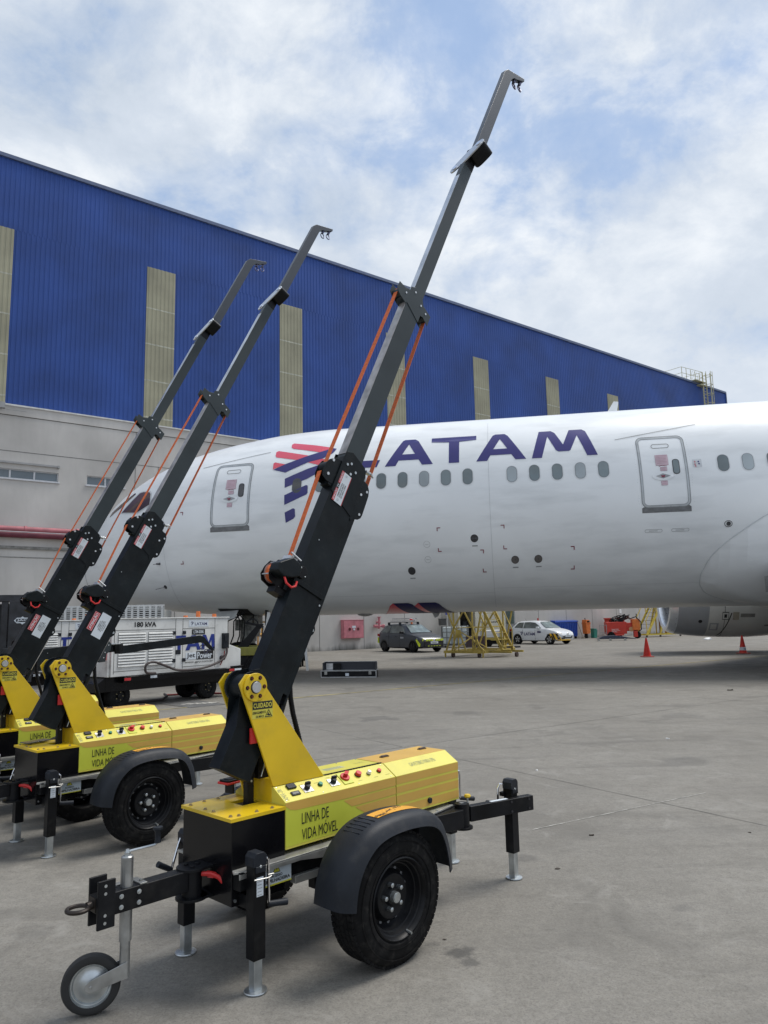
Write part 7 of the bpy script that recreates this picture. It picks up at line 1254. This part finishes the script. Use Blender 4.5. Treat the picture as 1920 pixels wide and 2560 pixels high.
# bins by the wall
c0 = MB(); bb = mat('royal blue bin plastic', (0.010, 0.055, 0.32), 0.4, var=0.06)
blu = tag(empty('wheeled_bin', (11.9, 52.3, 0), HA), 'large royal blue wheeled rubbish bin behind the white car', 'bin', 'blue bins by the wall')
c0.prism([(-0.62, 0.15), (0.62, 0.15), (0.70, 1.15), (-0.70, 1.15)], 'y', -0.4, 0.4); c0.build('bin_body', bb, blu, bevel=0.03)
for k in range(7):
    c0 = MB(); c0.box(-0.6+k*0.19, -0.55+k*0.19, -0.43, -0.4, 0.25, 1.1); c0.build('bin_rib', bb, blu, smooth=0)
c0 = MB(); c0.prism([(-0.45, 1.15), (0.45, 1.15), (0.42, 1.24), (0.0, 1.30), (-0.42, 1.26)], 'x', -0.72, 0.72); c0.build('bin_lid', bb, blu, bevel=0.02)
for x in (-0.5, 0.5): c0 = MB(); c0.cyl((x, -0.3, 0.09), (x+0.05, -0.3, 0.09), 0.09, n=14); c0.build('castor', rubber, blu)
b2 = copy_tree(blu); b2.location = (12.75, 53.0, 0); b2['label'] = 'second royal blue wheeled bin, the one farther right of the pair by the wall'
ob = tag(empty('orange_litter_bin', (14.15, 53.15, 0), HA), 'orange litter bin on a post against the wall', 'bin'); c = MB(); c.prism([(-0.20, 0.32), (0.20, 0.32), (0.25, 1.02), (-0.25, 1.02)], 'y', -0.18, 0.18); c.box(-0.27, 0.27, -0.2, 0.2, 1.02, 1.10); c.prism([(-0.25, 1.10), (0.25, 1.10), (0.15, 1.28), (-0.22, 1.30)], 'y', -0.18, 0.18); c.build('bin_body', mat('orange bin plastic', (0.62, 0.16, 0.03), 0.45), ob, bevel=0.02); c = MB(); c.box(-0.12, 0.14, -0.21, -0.18, 1.12, 1.22); c.cyl((-0.1, 0, 1.25), (-0.1, 0, 1.42), 0.03); c.cyl((0.0, 0.05, 0), (0.0, 0.05, 0.5), 0.12, n=12); c.build('bin_opening', black, ob)
c = MB(); c.prism([(-0.16, 0.0), (0.16, 0.0), (0.2, 0.58), (-0.2, 0.58)], 'y', -0.15, 0.15); c.box(-0.22, 0.1, -0.17, 0.17, 0.58, 0.66); tag(c.build('green_bin', mat('sea green plastic', (0.02, 0.20, 0.16), 0.45), None, (14.75, 53.5, 0), (0, R(5), HA), bevel=0.02), 'small sea green bin leaning by the orange one', 'bin')
c = MB(); c.cyl((0, 0, 0), (-0.35, 0.2, 1.25), 0.018, n=8); c.box(-0.15, 0.15, -0.03, 0.03, 0.0, 0.10); tag(c.build('broom', mat('worn wood', (0.22, 0.19, 0.15), 0.7), None, (13.75, 52.6, 0), (0, 0, HA)), 'old broom leaning on the wall left of the orange bin', 'broom')
# red equipment
rc = mat('signal red steel', (0.50, 0.035, 0.02), 0.45, var=0.06, vs=4); rb_ = tag(empty('red_container', (16.6, 54.6, 0), HA), 'tall red open topped bin against the wall', 'bin')
c = MB(); c.prism([(-0.50, 0.12), (0.55, 0.12), (0.70, 1.32), (-0.66, 1.32)], 'y', -0.4, 0.4); c.box(-0.70, 0.74, -0.44, 0.44, 1.30, 1.38); c.box(-0.4, -0.3, -0.3, 0.3, 0, 0.12); c.box(0.35, 0.45, -0.3, 0.3, 0, 0.12); c.build('bin_body', rc, rb_, bevel=0.02)
rr_ = tag(empty('hydraulic_cart', (16.1, 50.6, 0), R(-8)), 'red servicing cart with coiled black hoses on top', 'cart')
c = MB(); c.box(-1.25, 0.1, 0, 1.0, 0.32, 1.12); c.box(0.1, 0.85, 0.05, 0.9, 0.5, 1.05); c.box(0.5, 0.75, -0.2, 0.1, 0.1, 0.5); c.build('cart_body', rc, rr_, bevel=0.03)
c = MB(); c.box(0.45, 0.95, -0.1, 0.6, 0.55, 1.3); c.build('orange_tank', mat('orange bin plastic', (0, 0, 0)), rr_, bevel=0.04)
c = MB(); f = lambda a, b: (a, -0.008, b); put_text(c, 'UNIDADE', f, -0.9, -0.45, 0.60, 0.66, 0); put_text(c, 'HIDRAULICA', f, -0.9, -0.35, 0.52, 0.58, 0); put_text(c, 'MOVEL', f, -0.9, -0.55, 0.44, 0.50, 0); c.build('cart_lettering', whitep, rr_, smooth=0)
c = MB()
for k in range(5): c.tube([(-0.5+0.1*k+0.45*math.cos(a*0.45), 0.4+0.3*math.sin(a*0.45), 1.2+0.06*k+0.10*math.sin(a*0.9+k)) for a in range(14)], 0.04, 6, close=True)
c.tube([(0.3, 0.1, 1.3), (0.7, -0.1, 1.45), (1.0, -0.15, 1.1), (1.02, -0.1, 0.6), (0.85, 0, 0.45)], 0.035, 8); c.bar((-0.9, 0.2, 1.15), (0.1, 0.5, 1.62), 0.07); c.bar((-0.6, 0.3, 1.15), (0.4, 0.5, 1.58), 0.06); c.cyl((0.85, 0.5, 1.3), (0.85, 0.5, 1.65), 0.03); c.build('hose', black, rr_)
for x in (-0.95, 0.75): c = MB(); c.lathe([(0.0, 0.02), (0.1, 0.0), (0.2, 0.0), (0.24, -0.04), (0.24, -0.12), (0.1, -0.14)], (x, -0.05, 0.24), (0, -1, 0), 24); c.build('wheel', rubber, rr_)
c = MB(); c.cyl((0.38, -0.04, 0.62), (0.38, -0.02, 0.62), 0.16, n=24); c.cyl((0.38, -0.045, 0.62), (0.38, -0.04, 0.62), 0.07, n=16); c.build('gauge', mat('tan disc', (0.45, 0.25, 0.12)), rr_)
c = MB()
for x in (-1.7, -1.25): c.box(x, x+0.03, -0.02, 0.0, 0.2, 0.95)
for z in (0.4, 0.9): c.box(-1.7, -1.22, -0.02, 0.0, z, z+0.03)
c.build('cart_rack', mat('grey rail', (0, 0, 0)), rr_, smooth=0)
jk = tag(empty('floor_jack', (14.0, 46.9, 0), R(-6)), 'low blue grey wheeled jack in front of the red cart', 'jack'); c = MB(); c.prism([(-0.9, 0.12), (1.0, 0.12), (0.9, 0.24), (0.2, 0.34), (-0.5, 0.30)], 'y', -0.15, 0.25); c.bar((0.9, 0.1, 0.2), (1.5, 0.1, 0.1), 0.05); c.build('jack_body', mat('blue grey steel', (0.05, 0.06, 0.09), 0.4, 0.4), jk, bevel=0.01)
for x in (-0.8, -0.1, 0.8): c = MB(); c.cyl((x, -0.22, 0.08), (x, -0.16, 0.08), 0.08, n=14); c.build('castor', galv, jk)
# yellow access stairs behind the engine
by = mat('bright yellow steel', (0.62, 0.47, 0.06), 0.5, var=0.08, vs=4); ys = tag(empty('access_stairs', (18.1, 52.4, 0), R(25)), 'bright yellow wheeled access stairs partly behind the engine', 'stairs')
c = MB(); c.box(-0.1, 3.3, -0.05, 0.03, 0.14, 0.22); c.box(-0.1, 3.3, 1.05, 1.13, 0.14, 0.22); c.box(-0.1, 0, 0, 1.1, 0.14, 0.22); c.box(3.2, 3.3, 0, 1.1, 0.14, 0.22)
for y in (0.0, 1.05):
    c.bar((0.1, y, 0.2), (2.0, y, 2.9), 0.05, 0.16); c.bar((0.0, y, 1.1), (1.9, y, 3.8), 0.04); c.bar((0.1, y, 0.2), (0.05, y, 1.15), 0.04); c.bar((1.1, y, 1.6), (1.05, y, 2.6), 0.04); c.bar((1.3, y, 0.2), (2.2, y, 2.9), 0.09); c.bar((2.0, y, 0.2), (2.0, y, 2.9), 0.06); c.bar((3.2, y, 0.2), (2.2, y, 2.0), 0.06); c.bar((2.9, y, 0.2), (2.9, y, 2.9), 0.06)
for z in (1.1, 2.0): c.bar((1.6, 0, z), (3.0, 0, z), 0.05)
c.box(1.9, 3.3, 0, 1.1, 2.88, 2.94); c.build('stairs_frame', by, ys, smooth=0)
c = MB()
for k in range(10): c.box(0.12+k*0.19, 0.34+k*0.19, 0.03, 1.05, 0.35+k*0.265, 0.375+k*0.265)
c.build('tread', mat('worn metal tread', (0.28, 0.26, 0.20), 0.5, 0.4), ys, smooth=0)
c = MB(); c.box(2.1, 2.9, 0.4, 0.9, 0.25, 1.9); c.build('amber_tank', mat('orange brown tank', (0.30, 0.13, 0.02), 0.5), ys, bevel=0.05); c = MB(); c.cyl((1.85, 0.3, 0.25), (1.85, 0.3, 1.5), 0.13, n=18); c.build('gas_cylinder', gpu_w, ys)
for x in (0.05, 1.3, 3.2): c = MB(); c.cyl((x, -0.03, 0.07), (x, 0.03, 0.07), 0.07, n=14); c.build('castor', mat('rusty dark castor', (0, 0, 0)), ys)
# cones
cone_m = mat('red orange cone', (0.60, 0.03, 0.02), 0.5, var=0.08, vs=6)
def cone(x, y, label, extra):
    k = tag(empty('traffic_cone', (x, y, 0)), label, 'cone', 'red cones on the apron'); c = MB(); c.lathe([(0.145, 0.03), (0.03, 0.70), (0.022, 0.70), (0.0, 0.69)], (0, 0, 0), (0, 0, 1), 24); c.build('cone_body', cone_m, k)
    c = MB(); c.box(-0.20, 0.20, -0.20, 0.20, 0.0, 0.035); c.build('cone_base', mat('faded cone base', (0.45, 0.10, 0.08), 0.6), k, bevel=0.008)
    if extra: c = MB(); c.lathe([(0.128, 0.13), (0.108, 0.25)], (0, 0, 0), (0, 0, 1), 24); put_text(c, 'VCC', lambda a, b: (a, -0.124, b), -0.04, 0.06, 0.16, 0.21, 1, 0.03); c.build('cone_sleeve', [white_v, black_v], k)
    else: c = MB(); c.lathe([(0.024, 0.70), (0.024, 0.715), (0.0, 0.715)], (0, 0, 0), (0, 0, 1), 16); c.build('cone_cap', mat('rusty dark castor', (0, 0, 0)), k)
cone(9.82, 28.5, 'plain red traffic cone standing alone left of the engine', False); cone(13.92, 29.5, 'red traffic cone with a white lettered sleeve below the engine', True)
# flight case lying open under the fuselage
fc = tag(empty('flight_case', (-1.10, 21.45, 0), R(-9.5)), 'long black flight case with silver edges standing open under the fuselage', 'case')
c = MB(); c.box(-0.79, 0.79, -0.01, 0.32, 0.0, 0.19); c.build('case_base', black, fc); c = MB(); c.box(-0.77, 0.77, 0.30, 0.34, 0.19, 0.43); c.box(-0.77, -0.75, 0.05, 0.32, 0.19, 0.41); c.box(0.75, 0.77, 0.05, 0.32, 0.19, 0.41); c.build('case_lid', mat('case lining', (0.02, 0.022, 0.03), 0.6), fc, smooth=0)
c = MB()
for z in (0.0, 0.175): c.box(-0.805, 0.805, -0.022, 0.0, z, z+0.022)
c.box(-0.805, 0.805, -0.022, 0.33, 0.19, 0.20)
for x in (-0.805, 0.785): c.box(x, x+0.02, -0.022, 0.0, 0.022, 0.175)
c.box(-0.78, 0.78, 0.29, 0.30, 0.425, 0.437)
for x in (-0.79, -0.78+1.55): c.box(x, x+0.012, 0.28, 0.30, 0.2, 0.43)
c.build('case_edging', alu, fc, smooth=0)
c = MB()
for x in (-0.66, 0.62): c.box(x-0.04, x+0.04, -0.028, -0.01, 0.08, 0.165)
c.build('case_latch', galv, fc, bevel=0.004); c = MB(); c.box(-0.09, 0.01, -0.015, -0.01, 0.04, 0.12); c.box(-0.72, -0.5, 0.27, 0.29, 0.21, 0.38, 1); c.box(-0.5, -0.28, 0.2, 0.29, 0.2, 0.38, 2); c.build('case_contents', [white_v, alu, black], fc, smooth=0)
# belt of ground equipment behind the power unit
tg = tag(empty('tow_tractor', (-4.1, 20.6, 0), R(8)), 'olive yellow low platform tractor behind the power unit and the nearest mast', 'tractor')
c = MB(); c.box(-0.4, 1.05, 0, 1.6, 0.70, 0.93); c.box(-0.9, -0.3, 0.1, 1.5, 0.62, 0.90); c.build('platform', mat('olive yellow paint', (0.20, 0.19, 0.03), 0.5, var=0.1, dirt=0.3), tg, bevel=0.02)
c = MB(); c.box(-0.8, 1.0, 0.1, 1.5, 0.2, 0.7); c.box(0.75, 1.3, -0.06, 0.1, 0.60, 0.64); c.box(0.75, 1.3, -0.10, 0.1, 0.36, 0.40); c.prism([(0.0, 0.93), (0.55, 1.55), (0.72, 1.55), (0.30, 0.93)], 'y', 0.2, 0.35); c.bar((0.55, 0.25, 1.52), (0.2, 0.25, 1.60), 0.06); c.bar((0.7, 0.25, 1.5), (0.66, 0.25, 1.1), 0.03); c.tube([(0.4+0.16*math.cos(a*0.6), 0.22, 1.55+0.14*math.sin(a*0.6)) for a in range(6)], 0.02, 6); c.build('chassis', black, tg, bevel=0.004)
for x in (-0.5, 0.55): c = MB(); c.lathe([(0.15, -0.12), (0.33, -0.12), (0.36, -0.06), (0.36, 0.06), (0.33, 0.12), (0.15, 0.12), (0, 0.1)], (x, 0.1, 0.36), (0, -1, 0), 28); c.build('wheel', rubber, tg)
# white framed steps seen over the platform
ws_ = tag(empty('white_steps', (-3.35, 23.2, 0), R(5)), 'white tubular step frame behind the nearest mast', 'steps'); c = MB(); c.bar((-0.5, 0, 0.1), (-0.28, 0, 1.9), 0.10); c.bar((0.9, 0, 0.1), (0.7, 0, 2.2), 0.08); c.bar((-0.3, 0, 1.45), (0.75, 0, 1.45), 0.05); c.bar((-0.4, 0, 1.0), (0.78, 0, 1.0), 0.05); c.bar((-0.28, 0, 1.45), (0.1, 0.0, 0.7), 0.03); c.build('steps_frame', whitep, ws_, smooth=0); c = MB(); c.box(-0.40, -0.30, -0.03, 0.07, 1.5, 2.2); c.build('rubber_sleeve', black, ws_, smooth=0)
# yellow railed cart
yc = tag(empty('railed_cart', (-3.0, 26.8, 0), R(94)), 'yellow railed two axle cart half behind the nearest mast', 'cart'); c = MB(); c.box(-0.2, 4.6, 0.0, 1.9, 0.55, 0.62)
for y in (0.0, 1.85):
    for x in (-0.2, 1.4, 3.0, 4.55): c.box(x, x+0.05, y, y+0.05, 0.6, 1.62)
    for z in (1.1, 1.6): c.box(-0.2, 4.6, y, y+0.05, z, z+0.05)
    c.bar((-0.1, y+0.02, 1.6), (1.4, y+0.02, 0.62), 0.04)
c.box(-0.2, -0.15, 0, 1.9, 1.58, 1.63); c.box(-0.2, -0.15, 0, 1.9, 1.1, 1.15)
for y in (0.45, 0.95): c.bar((-0.18, y, 0.62), (-0.18, y, 1.6), 0.045); c.bar((-0.18, y, 1.3), (-0.18, y+0.45, 0.62), 0.04)
c.build('cart_frame', mat('mustard steel', (0.52, 0.30, 0.05), 0.5, var=0.1), yc, smooth=0); c = MB(); c.box(-0.3, -0.2, -0.4, 0.0, 1.60, 1.64); c.box(0.3, 0.36, -0.02, 0.05, 0.0, 0.6); c.box(0.22, 0.44, -0.1, 0.1, 0.0, 0.02); c.build('handle', black, yc, smooth=0)
c = MB(); c.box(0.2, 1.5, 0.2, 1.5, 0.62, 0.98); c.build('cream_box', gpu_w, yc, bevel=0.02)
for x in (0.0, 4.3):
    for y in (0.05, 1.75): c = MB(); c.cyl((x, y, 0.28), (x, y+0.14, 0.28), 0.28, n=22); c.build('wheel', rubber, yc)
# litter and leaves
lm = mat('dead leaf', (0.05, 0.04, 0.03), 0.8)
for k, (x, y, s_, m_, lb) in enumerate(((1.47, 5.73, 0.022, lm, 'curled dark leaf on the apron, middle right'), (1.06, 5.02, 0.02, lm, 'flat dark scrap on the apron right of the rear jack'), (0.26, 4.0, 0.012, lm, 'tiny dark scrap beside the oil stain'), (7.09, 15.75, 0.07, lm, 'dark brown lump on the apron, far right'), (2.63, 5.72, 0.014, lm, 'small dark scrap near the right edge'), (19.4, 45.5, 0.28, whitep, 'scrap of white paper below the engine'), (1.55, 8.1, 0.02, whitep, 'small white scrap on the apron beyond the rear jack'), (3.6, 9.9, 0.03, whitep, 'white scrap on the apron, farther right'))):
    c = MB(); pts = [(math.cos(a*0.9)*s_*random.uniform(.6, 1.1), math.sin(a*0.9)*s_*0.7*random.uniform(.6, 1.1)) for a in range(7)]; vb = [c._v((p[0], p[1], 0.002)) for p in pts]; vt = [c._v((p[0]*0.9, p[1]*0.9, s_*random.uniform(0.1, 0.5))) for p in pts]; c.face(vb); c.face(vt[::-1])
    for i in range(7): c.face([vb[i], vb[(i+1) % 7], vt[(i+1) % 7], vt[i]])
    tag(c.build('leaf' if m_ is lm else 'paper_scrap', m_, None, (x, y, 0.0), smooth=0), lb, 'leaf' if m_ is lm else 'paper')
